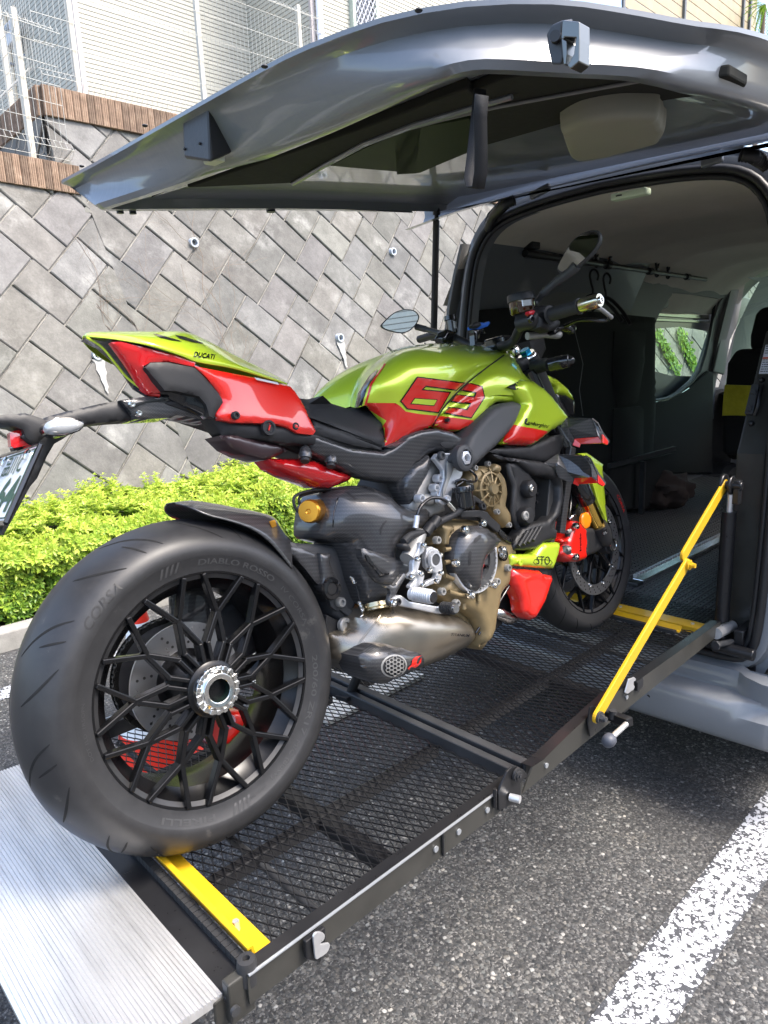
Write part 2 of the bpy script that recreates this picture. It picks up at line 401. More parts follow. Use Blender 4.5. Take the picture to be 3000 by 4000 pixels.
def blocks(frame, s0, s1, t0, t1, cut, name, parent, tilt=3.4):
    """herringbone stone blocks set at 45 degrees, in a plane frame(s,t,d)"""
    a, b_ = .463, .318; rnd = random.Random(3); g = G(); tones = []
    th = math.radians(45+tilt); ct, st = math.cos(th), math.sin(th)
    def put(x0, y0, x1, y1):
        cx, cy = (x0+x1)/2, (y0+y1)/2; s = ct*cx-st*cy; t = st*cx+ct*cy
        if not (s0-.4 < s < s1+.4 and t0-.4 < t < t1+.4): return
        gp = .007; x0 += gp; y0 += gp; x1 -= gp; y1 -= gp; bv = .007
        dz = rnd.uniform(.016, .028); tx = rnd.uniform(-.006, .006); ty = rnd.uniform(-.006, .006)
        P = []
        for (e, d) in ((0, -.04), (0, dz-bv), (bv, dz)):
            for (x, y, sx, sy) in ((x0+e,y0+e,-1,-1),(x1-e,y0+e,1,-1),(x1-e,y1-e,1,1),(x0+e,y1-e,-1,1)):
                P.append(frame(ct*x-st*y, st*x+ct*y, d+(sx*tx+sy*ty if d > 0 else 0)))
        g.add(P, [(8,9,10,11)]+[(i+k*4, (i+1) % 4+k*4, (i+1) % 4+4+k*4, i+4+k*4) for k in (0,1) for i in range(4)])
        v = rnd.uniform(.80, 1.18); tones.append((v*rnd.uniform(.98,1.03), v, v*rnd.uniform(.94,1.04)))
    R = int(12/ .318)
    for i in range(-22, 34):
        for j in range(-14, 34):
            ox = i*b_+j*a; oy = i*b_-j*a
            put(ox, oy, ox+a, oy+b_); put(ox+a, oy+b_-a, ox+a+b_, oy+b_)
    o = g.build(name, M_block, parent, 0)
    at = o.data.color_attributes.new('tone', 'FLOAT_COLOR', 'CORNER'); k = 0
    for ti, c in enumerate(tones):
        for f in range(9):
            for li in o.data.polygons[ti*9+f].loop_indices: at.data[li].color = (*c, 1)
    b = bmesh.new(); b.from_mesh(o.data)
    for co, no in cut:
        bmesh.ops.bisect_plane(b, geom=b.verts[:]+b.edges[:]+b.faces[:], plane_co=co, plane_no=no, clear_outer=True)
    b.to_mesh(o.data); b.free(); return o
wall = empty('retaining_wall', (3,4.4,0), 'high grey retaining wall of square stone blocks laid diagonally, brown tiled coping along its top', 'wall')
wall.location = (0,0,0)
F1, F2 = WB(2.03, 3.25), WB(2.54, 0)
fold_n = (F1-F2).cross(Vector((0.15,1,0))).normalized()      # plane through the fold
if fold_n.x < 0: fold_n = -fold_n
frB = lambda s, t, d: WB(s, t*.958, d)
TOPB = 3.69; yB_ = 4.3+.3*TOPB
blocks(frB, 1.2, 19, 0, 4.1, [(F2, -fold_n), ((0,0,TOPB), (0,0,1))], 'block_face', wall)
# separate small piece of wall B that shows above the lower coping
blocks(frB, 1.0, 2.9, 2.6, 4.1, [((1.88,0,0), (-1,0,0)), ((0,0,TOPB), (0,0,1)), ((0,0,2.9), (0,0,-1)), (F2, fold_n)], 'block_face', wall)
dA = Vector((-1,-.13,0)).normalized(); upA = (F1-F2).normalized(); nA = dA.cross(upA).normalized()
if nA.y > 0: nA = -nA
upA2 = nA.cross(dA).normalized()
if upA2.z < 0: upA2 = -upA2
frA = lambda s, t, d: F2+(-dA)*s+upA2*t+nA*d
blocks(lambda s, t, d: Vector((1.88-d, yB_+s, t)), -.2, 3.2, 2.7, 3.9, [((0,yB_-.02,0),(0,-1,0)), ((0,0,TOPB), (0,0,1)), ((0,0,2.6), (0,0,-1))], 'block_face', wall)
blocks(frA, -4.5, .6, 0, 3.3, [(F2, fold_n), ((0,0,3.045), (0,0,1))], 'block_face', wall, tilt=0)
g = G()
g.loft([[WB(1.9,0,0),WB(19.5,0,0)],[WB(1.9,TOPB,0),WB(19.5,TOPB,0)]], closed=False)
g.add([frA(-5,-.3,0), F2, frA(-.45,3.25,0), frA(-5,3.25,0)], [(0,1,2,3)]); g.add([frA(-5,3.2,0), frA(-.45,3.2,0), frA(-.45,3.2,0)+Vector((0,5,0)), frA(-5,3.2,0)+Vector((0,5,0))], [(0,1,2,3)])
g.add([WB(1.90,2.5,.0), WB(1.90,TOPB,.0), WB(1.90,TOPB,0)+Vector((0,4,0)), WB(1.90,2.5,0)+Vector((0,4,0))], [(0,1,2,3)])
g.add([WB(1.9,TOPB), WB(19.5,TOPB), WB(19.5,TOPB)+Vector((0,4,0)), WB(1.9,TOPB)+Vector((0,4,0))], [(0,1,2,3)])
o = g.build('mortar_bed', M_mortar, wall, 0)
# brown ribbed tile copings
M_tile = mat('brown_tile', (.20,.125,.078), .7, vary=(9,.38,.1), bump=(140,.3,.004))
def n_tile(m, nt, b):
    a = N(nt, 'Attribute'); a.attribute_name = 'tone'; no = tex(nt, 'Noise', 12, Detail=7.0, Roughness=.7)
    c = mixc(nt, 1.0, ramp(nt, no.outputs[0], [(.3, (.135,.085,.055)), (.55, (.225,.15,.10)), (.75, (.33,.25,.18))]), a.outputs['Color'], 'MULTIPLY')
    nt.links.new(c, b.inputs['Base Color']); b.inputs['Roughness'].default_value = .75; bumpn(nt, b, no.outputs[0], .4, .006)
M_tile = mat('brown_tile', nodes=n_tile)
def coping(a, b, h, name='tile_coping', dep=.2):
    a = Vector(a); b = Vector(b); d = (b-a).normalized(); out = Vector((d.y, -d.x, 0)); L = (b-a).length; n = int(L/.062); g = G(); rnd = random.Random(5); tn = []
    R = Matrix((d, -out, Vector((0,0,1)))).transposed()
    for i in range(n):
        c = a+d*((i+.5)*L/n)+Vector((0,0,h/2))-out*(dep/2-.025); z0 = len(g.f)
        g.box(c, (L/n-.006, dep, h), R)
        for k in (-1, 0, 1): g.box(c+out*(dep/2+.0015)+d*k*.017, (.009,.005,h-.004), R)
        v = rnd.uniform(.72,1.3); tn += [v]*(len(g.f)-z0)
    g.box((a+b)/2+Vector((0,0,h/2-.004))-out*(dep/2-.015), (L,dep-.02,h-.012), R); tn += [.55]*6
    o = g.build(name, M_tile, wall, 0); at = o.data.color_attributes.new('tone', 'FLOAT_COLOR', 'CORNER')
    for p, v in zip(o.data.polygons, tn):
        for li in p.loop_indices: at.data[li].color = (v, v, v, 1)
    return o
A1 = F2+(-dA)*(-3.6)+upA2*3.06; 
A2 = frA(-.50,3.18,.02); A1 = frA(-4.6,3.18,.02); A2 = A1+(A2-A1)*((2.03-A1.x)/(A2.x-A1.x))
A1.z = A2.z = 3.045
coping(A1, A2, .225)
zB = TOPB; yB = 4.3+.3*TOPB
coping((1.88,yB-.03,zB), (14,yB-.03,zB), .235)
coping((1.87,yB+4,zB), (1.87,yB-.01,zB), .235)
# weep pipes with lime stains
M_pvc = mat('pvc_pipe', (.42,.46,.52), .45, vary=(30,.15,.1)); M_dark = mat('dark_hollow', (.02,.02,.02), .9)
M_lime = mat('lime_stain', (.30,.295,.28), .9, vary=(20,.2,.03))
for (u, v) in ((748,950), (1525,985), (1318,1320), (372,1385)):
    d = ray(u, v); t = (4.3-CAM.y+.3*CAM.z)/(d.y-.3*d.z)
    onA = u == 372
    if onA: t = (F2-CAM).dot(nA)/d.dot(nA)
    P = CAM+d*t; PW = (lambda x, z, q: P+(upA2*((z-P.z)/upA2.z))+dA*(-(x-P.x-upA2.x*((z-P.z)/upA2.z)))+nA*q) if onA else WB
    pr = empty('weep_pipe', P-Vector((0,.035,0)), parent=wall); g = G()
    g.lathe([(.030,.03),(.044,.03),(.044,-.12),(.030,-.12)], (0,0,0), (0,-1,.0), 24, closedprof=True)
    g.build('pipe', M_pvc, pr, 40); g = G(); g.cyl((0,.03,0), (0,.035,0), .034); g.build('pipe_hollow', M_dark, pr, 0)
    if (u, v) in ((1318,1320), (372,1385)):
        g = G(); rnd = random.Random(u); z = [-.05-.028*k for k in range(11)]
        L = [(P.x+rnd.uniform(-.01,.01)-.05*(1-k/10)-.004, q) for k, q in enumerate(z)]; Rr = [(P.x+.012+rnd.uniform(-.01,.01)+.045*(1-k/10), q) for k, q in enumerate(z)]
        vs = []
        for (xl, q), (xr, _) in zip(L, Rr):
            for x in (xl, (xl+xr)/2, xr): vs.append(PW(x, P.z+q, .034))
        g.add(vs, [(i*3+j, i*3+j+1, i*3+j+4, i*3+j+3) for i in range(10) for j in (0,1)]); g.build('lime_stain', M_lime, wall, 30)
# bare creeper stems
M_stem = mat('dry_stem', (.17,.13,.10), .9)
g = G(); rnd = random.Random(12)
def creep(x, z, ang, L, r, dep):
    pts = [WB(x, z, .055)]; n = int(L/.06)
    for i in range(n):
        ang += rnd.uniform(-.35,.35)*.6; x += math.cos(ang)*.06; z += math.sin(ang)*.06; pts.append(WB(x, z, .052+rnd.uniform(0,.012)))
        if dep < 3 and rnd.random() < .27: creep(x, z, ang+rnd.choice((-1,1))*rnd.uniform(.4,1), L*rnd.uniform(.3,.6), r*.65, dep+1)
    if len(pts) > 1: g.tube(pts, r, 4, False)
for x0, a0 in ((2.95,1.95),(3.25,1.75)): creep(x0, .9+rnd.random()*.3, a0, 1.9, .0026, 0)
tag(g.build('creeper_stems', M_stem, None, 30), 'thin leafless creeper stems spread over the stone blocks of the wall', 'creeper')
# ---------------------------------------------------------------- wire fences
M_wire = mat('fence_wire', (.42,.41,.37), .5, .3); M_post = mat('fence_post', (.50,.46,.38), .5, 0, vary=(20,.15,.1))
def fence(A, B, z0, H, posts, label, pw=.045):
    A = Vector(A); B = Vector(B); d = (B-A).normalized(); L = (B-A).length; out = Vector((d.y,-d.x,0))
    r = empty('wire_fence', A, label, 'fence')
    W = lambda s, z, o=0: d*s+Vector((0,0,z-A.z))+out*o
    g = G(); n = int(L/.05)
    prof = [(H,.0),(H-.005,.05),(H-.06,.09),(H-.12,.05),(H-.135,0),(.5*H,0),(.135,0),(.12,.05),(.06,.09),(.005,.05),(0,0)]
    for i in range(n+1): g.tube([W(i*L/n, z0+z, o) for z, o in prof], .0021, 4, False)
    k = 0; z = .0
    for z, o in [(H,0),(H-.06,.09),(H-.135,0),(.135,0),(.06,.09),(0,0)]+[(.135+(H-.27)*q/5, -.004) for q in range(1,5)]: g.tube([W(0,z0+z,o), W(L,z0+z,o)], .0026, 4, False)
    g.build('mesh_panel', M_wire, r, 30)
    for s in posts:
        g = G(); g.box(W(s, z0+H/2-.08, -.035), (pw,pw,H+.3), Matrix((d,-out,Vector((0,0,1)))).transposed()); g.build('fence_post', M_post, r, 0, .005)
    return r
nf = (A2-A1).normalized(); Af = A1-Vector((nf.y,-nf.x,0))*.08; Bf = A2-nf*.02-Vector((nf.y,-nf.x,0))*.08
Lf = (Bf-Af).length
fence((Af.x,Af.y,3.27), (Bf.x,Bf.y,3.27), 3.33, 1.0, (Lf-.30,Lf-2.3), 'pale wire mesh fence on the lower brown coping at the left')
yf = yB+.16
pxs = [wp(u, v, 1, yf).x for u, v in ((318,385),(800,330))]
fence((1.95,yf,zB+.22), (9,yf,zB+.22), zB+.30, 1.35, (pxs[0]-1.95, pxs[1]-1.95, 2*pxs[1]-pxs[0]-1.95), 'taller wire mesh fence on the upper brown coping below the cream house')
fence((1.93,yf+4,zB+.22), (1.93,yf+.03,zB+.22), zB+.30, 1.0, (3.2,1.2), 'short wire mesh fence turning the corner away beside the gas meter')
# ---------------------------------------------------------------- houses
def n_siding(col, per, wob=.25):
    def f(m, nt, b):
        tc = N(nt, 'TexCoord'); V = tc.outputs['Object']; sx = N(nt, 'SeparateXYZ'); nt.links.new(V, sx.inputs[0])
        fr = math_(nt, 'FRACT', math_(nt, 'DIVIDE', sx.outputs[2], per))
        no = tex(nt, 'Noise', 9, V, Detail=7.0, Roughness=.7)
        groove = ramp(nt, fr, [(0, (.35,.35,.35)), (.10, (.45,.45,.45)), (.2, (1,1,1)), (1, (.97,.97,.97))])
        c = mixc(nt, 1.0, groove, col, 'MULTIPLY'); c = mixc(nt, .5, c, ramp(nt, no.outputs[0], [(.3, (.85,.85,.85)), (.7, (1.1,1.1,1.1))]), 'MULTIPLY')
        nt.links.new(c, b.inputs['Base Color']); b.inputs['Roughness'].default_value = .8
        hh = ramp(nt, fr, [(0, (0,0,0)), (.1, (0,0,0)), (.22, (1,1,1)), (1, (.6,.6,.6))])
        bumpn(nt, b, math_(nt, 'ADD', hh, math_(nt, 'MULTIPLY', no.outputs[0], .6)), .7, .012)
    return f
M_sid = mat('cream_siding', nodes=n_siding((.43,.415,.35), .052)); M_sid2 = mat('cream_siding_wide', nodes=n_siding((.60,.58,.47), .07))
M_trim = mat('house_trim', (.40,.36,.345), .6); M_white = mat('white_pipe', (.72,.73,.78), .4)
yh = yB+2.4
hc = wp(330, 385, 1, yh); hi = wp(975, 200, 1, yh); hn = wp(1218, 100, 0, hi.x); zt = 9.5; z0h = zB-.2
house = empty('cream_house', (hc.x, yh, z0h), 'cream house with horizontal siding standing above the wall behind the wire fence', 'house')
hl = Vector((-hc.x, -yh, -z0h))
def hb(name, m, lo, hi_, bev=0):
    g = G(); g.box([(a+b)/2+c for a, b, c in zip(lo, hi_, hl)], [b-a for a, b in zip(lo, hi_)]); return g.build(name, m, house, 0, bev)
hb('wall', M_sid, (hc.x, yh, z0h), (hi.x, yh+5, zt)); hb('wall', M_sid, (hi.x, hn.y, z0h), (hi.x+6, yh+5, zt))
hb('corner_trim', M_trim, (hc.x-.012, yh-.012, z0h), (hc.x+.05, yh+.03, zt)); hb('corner_trim', M_trim, (hi.x-.012, hn.y-.012, z0h), (hi.x+.05, hn.y+.03, zt))
dp = wp(1248, 60, 1, hn.y-.06); g = G()
g.cyl(Vector((dp.x,dp.y,z0h))+hl, Vector((dp.x,dp.y,zt))+hl, .042)
for z in (5.6,6.8,8): g.cyl(Vector((dp.x,dp.y,z))+hl, Vector((dp.x,dp.y,z+.05))+hl, .05)
g.build('downpipe', M_white, house, 40)
w0, w1 = wp(1372, 90, 1, hn.y), wp(1462, 60, 1, hn.y); wr = empty('window', ((w0.x+w1.x)/2, hn.y, w0.z+.3), parent=house); wr.location = Vector(((w0.x+w1.x)/2, hn.y, w0.z+.1))+hl
ww = (w1.x-w0.x)/2; M_glass_d = mat('dark_glass', (.03,.035,.04), .08); g = G(); g.box((0,.0,.5), (ww*2,.03,1.4)); g.build('pane', M_glass_d, wr, 0)
g = G()
for s in (-1,1): g.box((s*ww,-.03,.5), (.05,.09,1.45)); g.box((0,-.03,.5+s*.72), (ww*2+.05,.09,.05))
g.build('frame', mat('window_frame', (.40,.46,.40), .5), wr, 0, .004)
g = G()
for i in range(-14, 16):
    for s in (-1, 1):
        a = Vector((-ww+.03, -.07-.004*s, i*.12)); k = min(1, 1); b = Vector((ww-.03, -.07-.004*s, i*.12+s*ww*2*1.5))
        if s < 0: a.z += 0
        # clip to the frame
        lo, hi2 = -.2, 1.2; da = b-a; t0, t1 = 0, 1
        ta, tb = (lo-a.z)/da.z, (hi2-a.z)/da.z; t0 = max(0, min(ta, tb)); t1 = min(1, max(ta, tb))
        if t1 > t0+.02: g.bar(a+da*t0, a+da*t1, .004, .022, (0,-1,0))
g.build('lattice_grille', M_white, wr, 0)
# gas meter on the house's shaded side wall
M_meter = mat('meter_grey', (.42,.44,.47), .5, vary=(9,.15,.1)); M_cpipe = mat('cream_pipe', (.55,.48,.36), .5)
xs_ = hc.x; mp = wp(50, 130, 0, xs_-.12)
gm = empty('gas_meter', mp, 'grey gas meter box with bent cream pipes on the side wall of the house', 'gas meter')
g = G(); g.box((0,0,-.02), (.13,.22,.26)); g.build('meter_box', M_meter, gm, 0, .02, 3)
g = G(); g.box((-.068,0,.045), (.012,.15,.07)); g.build('meter_dial', mat('meter_dial', (.10,.11,.13), .3), gm, 0, .004)
for s in (-1, 1):
    g = G(); g.tube(smooth_loop([(0,s*.06,.1),(0,s*.06,.2),(0,s*.10,.26),(0,s*.17,.24),(0,s*.19,.12),(0,s*.19,-.3),(0,s*.19,-1.05)], 5, False), .022, 10); g.build('pipe', M_cpipe, gm, 50)
M_cb = mat('clamp_blue', (.12,.15,.2), .5)
for s in (-1, 1):
    g = G(); g.box((0,s*.19,-.32), (.07,.09,.03)); g.build('pipe_clamp', M_cb, gm, 0, .004)
# board fence with grey posts at the top right, beyond the van
M_board = mat('beige_board', (.34,.28,.18), .6, vary=(3,.15,.05)); M_gp = mat('grey_post', (.10,.105,.11), .5); M_gb = mat('grey_board', (.35,.34,.33), .6)
yb_ = 7.5; bf = empty('board_fence', (wp(2440,60,1,yb_).x, yb_, 0), 'beige horizontal board fence with dark grey posts high above the van roof', 'fence')
b0 = wp(2440, 100, 1, yb_); b1 = wp(2945, 100, 1, yb_); ox = bf.location.x
g = G()
for k in range(22): g.box(((b1.x-b0.x)/2, 0, b1.z-1.5+k*.26), (b1.x-b0.x+.3, .02, .245))
g.build('board', M_board, bf, 0, .004)
for u in (2435, 2675, 2905, 2932):
    q = wp(u, 40, 1, yb_-.05); g = G(); g.box((q.x-ox, -.05, b1.z+1.2), (.09,.05,6.5)); g.build('fence_post', M_gp, bf, 0, .004)
g = G()
for k in range(16): g.box((-2.6, .3, b1.z-.5+k*.26), (5,.02,.25))
g.build('grey_board', M_gb, bf, 0)
# neighbouring building behind the photographer: out of view, shows in the mirrors; too low to shade the bay
M_sidn = mat('neighbour_siding', nodes=n_siding((.62,.60,.50), .12)); nb = empty('neighbour_building', (1,-9,0), 'tall pale sided building on the near side of the car park', 'building')
g = G(); g.box((3,-5,3.0), (26,6,6)); g.build('wall', M_sidn, nb, 0)
for i in range(5):
    for k in range(1):
        f = G(); x = -7+i*4.4; z = 2.4
        f.box((x,-1.98,z), (1.7,.05,1.5)); fo = f.build('window', M_trim, nb, 0, .01); f = G(); f.box((x,-1.95,z), (1.55,.02,1.36)); f.build('pane', M_glass_d, fo, 0)
# ---------------------------------------------------------------- hedge
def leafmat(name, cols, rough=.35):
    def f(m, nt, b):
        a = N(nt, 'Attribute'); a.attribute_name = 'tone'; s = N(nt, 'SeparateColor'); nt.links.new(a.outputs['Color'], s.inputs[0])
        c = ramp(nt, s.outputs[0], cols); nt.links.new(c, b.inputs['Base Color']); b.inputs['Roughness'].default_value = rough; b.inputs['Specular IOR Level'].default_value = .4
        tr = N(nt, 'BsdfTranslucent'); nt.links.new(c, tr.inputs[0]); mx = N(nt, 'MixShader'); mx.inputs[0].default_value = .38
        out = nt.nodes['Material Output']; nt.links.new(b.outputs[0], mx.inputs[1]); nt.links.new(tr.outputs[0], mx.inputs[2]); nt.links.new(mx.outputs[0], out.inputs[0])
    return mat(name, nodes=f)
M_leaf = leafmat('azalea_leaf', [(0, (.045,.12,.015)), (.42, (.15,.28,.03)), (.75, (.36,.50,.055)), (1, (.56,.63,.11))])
def leaf(g, p, d, nrm, L, W, tn, tones):
    d = d.normalized(); s = d.cross(nrm).normalized()
    if s.length < .1: return
    up = s.cross(d); cl = Vector((0,0,-1))
    g.add([p, p+d*L*.3+s*W*.36+up*L*.05, p+d*L*.62+s*W*.5+up*L*.05, p+d*L-up*L*.08, p+d*L*.62-s*W*.5+up*L*.05, p+d*L*.3-s*W*.36+up*L*.05, p+d*L*.5], [(0,1,6),(1,2,6),(2,3,6),(3,4,6),(4,5,6),(5,0,6)])
    tones += [tn]*6
def set_tone(o, tones):
    at = o.data.color_attributes.new('tone', 'FLOAT_COLOR', 'CORNER'); arr = []
    for p, t in zip(o.data.polygons, tones): arr += [t, t, t, 1]*len(p.vertices)
    at.data.foreach_set('color', arr)
rnd = random.Random(21); g = G(); tones = []
def hedge_top(x, y): return .60+.05*max(0,(4.2-y))+.10*noise.noise(Vector((x*1.3, y*1.7, 3)))+.07*noise.noise(Vector((x*3.4, y*3.4, 8)))
Y0, Y1 = 3.27, 4.46
def whorl(p, n, sz, bright):
    k = rnd.randint(6, 8); e = n.orthogonal().normalized(); f = n.cross(e); a0 = rnd.random()*6.28
    for i in range(k):
        a = a0+6.283*i/k+rnd.uniform(-.2,.2); r = e*math.cos(a)+f*math.sin(a); el = rnd.uniform(.15,.75)
        leaf(g, p+n*rnd.uniform(-.008,.004), r*math.cos(el)+n*math.sin(el), n, sz*rnd.uniform(.7,1.15), sz*.36, max(0, min(1, bright+rnd.uniform(-.18,.18))), tones)
cnt = 0
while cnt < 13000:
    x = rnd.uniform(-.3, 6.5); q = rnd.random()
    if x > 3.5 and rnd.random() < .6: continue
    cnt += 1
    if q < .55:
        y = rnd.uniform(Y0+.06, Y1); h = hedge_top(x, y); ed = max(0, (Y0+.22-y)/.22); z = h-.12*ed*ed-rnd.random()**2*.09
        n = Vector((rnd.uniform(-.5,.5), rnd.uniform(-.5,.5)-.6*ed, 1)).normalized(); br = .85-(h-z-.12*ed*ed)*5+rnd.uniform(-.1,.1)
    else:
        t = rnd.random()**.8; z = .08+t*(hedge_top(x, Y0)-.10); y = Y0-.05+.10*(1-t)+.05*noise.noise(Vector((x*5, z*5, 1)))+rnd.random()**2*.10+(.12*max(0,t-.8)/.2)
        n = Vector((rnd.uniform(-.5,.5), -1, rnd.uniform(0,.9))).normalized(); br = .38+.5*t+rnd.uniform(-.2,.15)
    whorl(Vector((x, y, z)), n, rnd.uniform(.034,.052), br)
for i in range(420):   # upright shoots
    x = rnd.uniform(-.3, 6.5); y = rnd.uniform(Y0+.1, Y1); z = hedge_top(x, y)
    for q in range(rnd.randint(2, 4)): whorl(Vector((x+rnd.uniform(-.01,.01), y, z+.02+.028*q)), Vector((rnd.uniform(-.2,.2),rnd.uniform(-.2,.2),1)).normalized(), .048-.006*q, .9)
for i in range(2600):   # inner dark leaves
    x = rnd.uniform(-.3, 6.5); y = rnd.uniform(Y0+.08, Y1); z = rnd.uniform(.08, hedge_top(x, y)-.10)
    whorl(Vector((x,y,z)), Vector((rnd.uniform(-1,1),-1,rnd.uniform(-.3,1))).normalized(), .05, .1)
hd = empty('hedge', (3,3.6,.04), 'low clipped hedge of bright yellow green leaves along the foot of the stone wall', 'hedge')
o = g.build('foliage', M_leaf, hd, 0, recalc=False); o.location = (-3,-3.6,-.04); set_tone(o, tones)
g = G()
for i in range(170):
    x = rnd.uniform(-.3,6.5); y = rnd.uniform(Y0+.05,Y1); g.tube([(x,y,.02),(x+rnd.uniform(-.1,.1),y+rnd.uniform(-.1,.1),.3),(x+rnd.uniform(-.15,.15),y+rnd.uniform(-.12,.12),.56)], [.007,.005,.002], 4, False)
g.build('stems', M_stem, hd, 30).location = (-3,-3.6,-.04)
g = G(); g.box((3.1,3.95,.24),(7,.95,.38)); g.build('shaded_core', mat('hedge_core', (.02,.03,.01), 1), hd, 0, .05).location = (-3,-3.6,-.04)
# young vine shoot standing out of the hedge
g = G(); tones = []; pts = []
for k in range(9): pts.append(Vector((2.9+.05*math.sin(k*.6)+.02*k, 4.35-.02*k+.01*k, .55+.06*k)))
for k, p in enumerate(pts):
    for s in (-1, 1): leaf(g, p, Vector((s*.9,-.3,.5+.2*rnd.random())), Vector((0,-1,.3)), .06, .03, .55+rnd.random()*.3, tones)
sh = empty('vine_shoot', (2.9,4.35,.5), 'slender light green vine shoot rising from the hedge against the stone wall', 'plant')
o = g.build('leaves', M_leaf, sh, 0, recalc=False); o.location = (-2.9,-4.35,-.5); set_tone(o, tones)
g = G(); g.tube(pts, .003, 5); g.build('stem', M_stem, sh, 30).location = (-2.9,-4.35,-.5)
# palm-like leaves at the top right
g = G(); tones = []; pc = wp(2985, 20, 1, 7.0)
for k in range(13):
    a = PI*.9+k*.21; e = Vector((math.cos(a), .15*math.sin(k), math.sin(a)*.8))
    for j in range(16):
        t = j/16; q = pc+e*(t*.9)+Vector((0,0,-.35*t*t))
        for s in (-1,1): leaf(g, q, Vector((e.x,s*.8+.1,e.z-.5)), Vector((0,-.3,1)), .17, .02, .3+.3*rnd.random(), tones)
pr = empty('palm_tree', (pc.x,pc.y,3.9), 'feathery palm leaves against the white sky at the top right corner', 'palm')
o = g.build('crown', M_leaf, pr, 0, recalc=False); o.location = (-pc.x,-pc.y,-3.9); set_tone(o, tones)
g = G(); g.tube([(0,0,0),(0,0,pc.z-3.9)], [.09,.06], 8); g.build('trunk', M_stem, pr, 40)
# ---------------------------------------------------------------- small things on the ground
M_cr = mat('cone_red', (.80,.035,.015), .4); M_cw = mat('cone_white', (.82,.82,.80), .4)
def cone(u, v, y, label):
    p = wp(u, v, 2, 0) if y is None else Vector((wp(u,v,1,y).x, y, 0)); r = empty('traffic_cone', p, label, 'traffic cone')
    g = G(); g.box((0,0,.012),(.37,.37,.024)); g.lathe([(.165,.024),(.150,.045)], (0,0,0),(0,0,1),28); g.build('base', M_cr, r, 0, .008)
    zs = [(.045,.18,0),(.18,.36,1),(.36,.48,0),(.48,.62,1),(.62,.70,0)]; R = lambda z: .145-.118*(z-.045)/.655
    g = G()
    for a, b, k in zs: g.lathe([(R(a),a),(R(b),b)], (0,0,0), (0,0,1), 28, m=k)
    g.lathe([(R(.7),.7),(.018,.708),(.001,.708)], (0,0,0), (0,0,1), 28); g.build('striped_body', [M_cr, M_cw], r, 40)
    return r
cone(610, 2990, None, 'red and white striped traffic cone standing behind the motorcycle rear wheel')
M_chk = mat('checker_plate', (.62,.60,.54), .45, .25, vary=(6,.15,.08)); 
corner = wp(1462, 2722, 2, .03)
g = G(); g.box((corner.x+.02, corner.y+.42, .018), (.62,.86,.02)); 
for i in range(20):
    for j in range(28):
        a = (i+j) % 2; g.box((corner.x-.28+i*.031, corner.y+.01+j*.031, .0295), (.022,.006,.004) if a else (.006,.022,.004))
cpo = g.build('checker_plate', M_chk, None, 0); tag(cpo, 'white checker plate lying on the asphalt under the far side of the lift', 'metal plate')
# ================================================================ LIFT
M_blk = mat('black_powder_coat', (.012,.012,.013), .32, spec=.5, vary=(40,.1,.06)); M_blk2 = mat('black_satin', (.035,.036,.038), .42, vary=(14,.2,.08))
M_yel = mat('yellow_paint', (.56,.33,.012), .38, coat=.15, vary=(11,.06,.08)); M_steel = mat('bright_steel', (.62,.62,.62), .34, .7, vary=(30,.1,.08))
M_rub = mat('black_rubber', (.022,.022,.023), .62, bump=(180,.2,.002)); M_greyplate = mat('grey_black_plate', (.035,.034,.030), .36, spec=.4, vary=(8,.25,.1))
M_edge = mat('worn_edge', (.42,.44,.46), .35, .6)
ZD = .6
lift = empty('wheelchair_lift', (1.84,-.385,.5), 'black steel mesh platform lift with yellow arm carrying the motorcycle behind the van', 'platform lift')
LI = -lift.location
class GL(G):
    def build(s, name, mat, parent=None, off=None, **k):
        off = LI if off is None else off
        s.v = [tuple(Vector(p)+off) for p in s.v]; return G.build(s, name, mat, parent, **k)
def deck(x0, x1, y0, y1, ph):
    g = GL(); sw, lw = .0215, .0450; nx = int((x1-x0)/(sw/2)); ny = int((y1-y0)/(lw/2)); w2 = .0012; h = .0018; amp = sw/4
    for i in range(nx):
        xc = x0+(i+.5)*sw/2; sg = 1 if (i+ph) % 2 else -1; vs = []; fs = []
        for j in range(ny+1):
            y = y0+j*lw/2; x = xc+sg*(amp-.0006)*(1 if j % 2 else -1)
            vs += [(x-w2,y,ZD-h-.001),(x+w2,y,ZD-h-.001),(x+w2*.5,y,ZD),(x-w2*.7,y,ZD)]
            if j:
                o = (j-1)*4; fs += [(o+a, o+(a+1) % 4, o+(a+1) % 4+4, o+a+4) for a in range(4)]
        g.add(vs, fs)
    return g
Y0, Y1 = -.345, .572; XR0, XR1, XF0, XF1 = -.118, .572, .632, 1.700
deck(XR0+.03, XR1, Y0, Y1, 0).build('mesh_deck', M_blk, lift, smooth=0, recalc=False); deck(XF0, XF1, Y0, Y1, 1).build('mesh_deck', M_blk, lift, smooth=0, recalc=False)
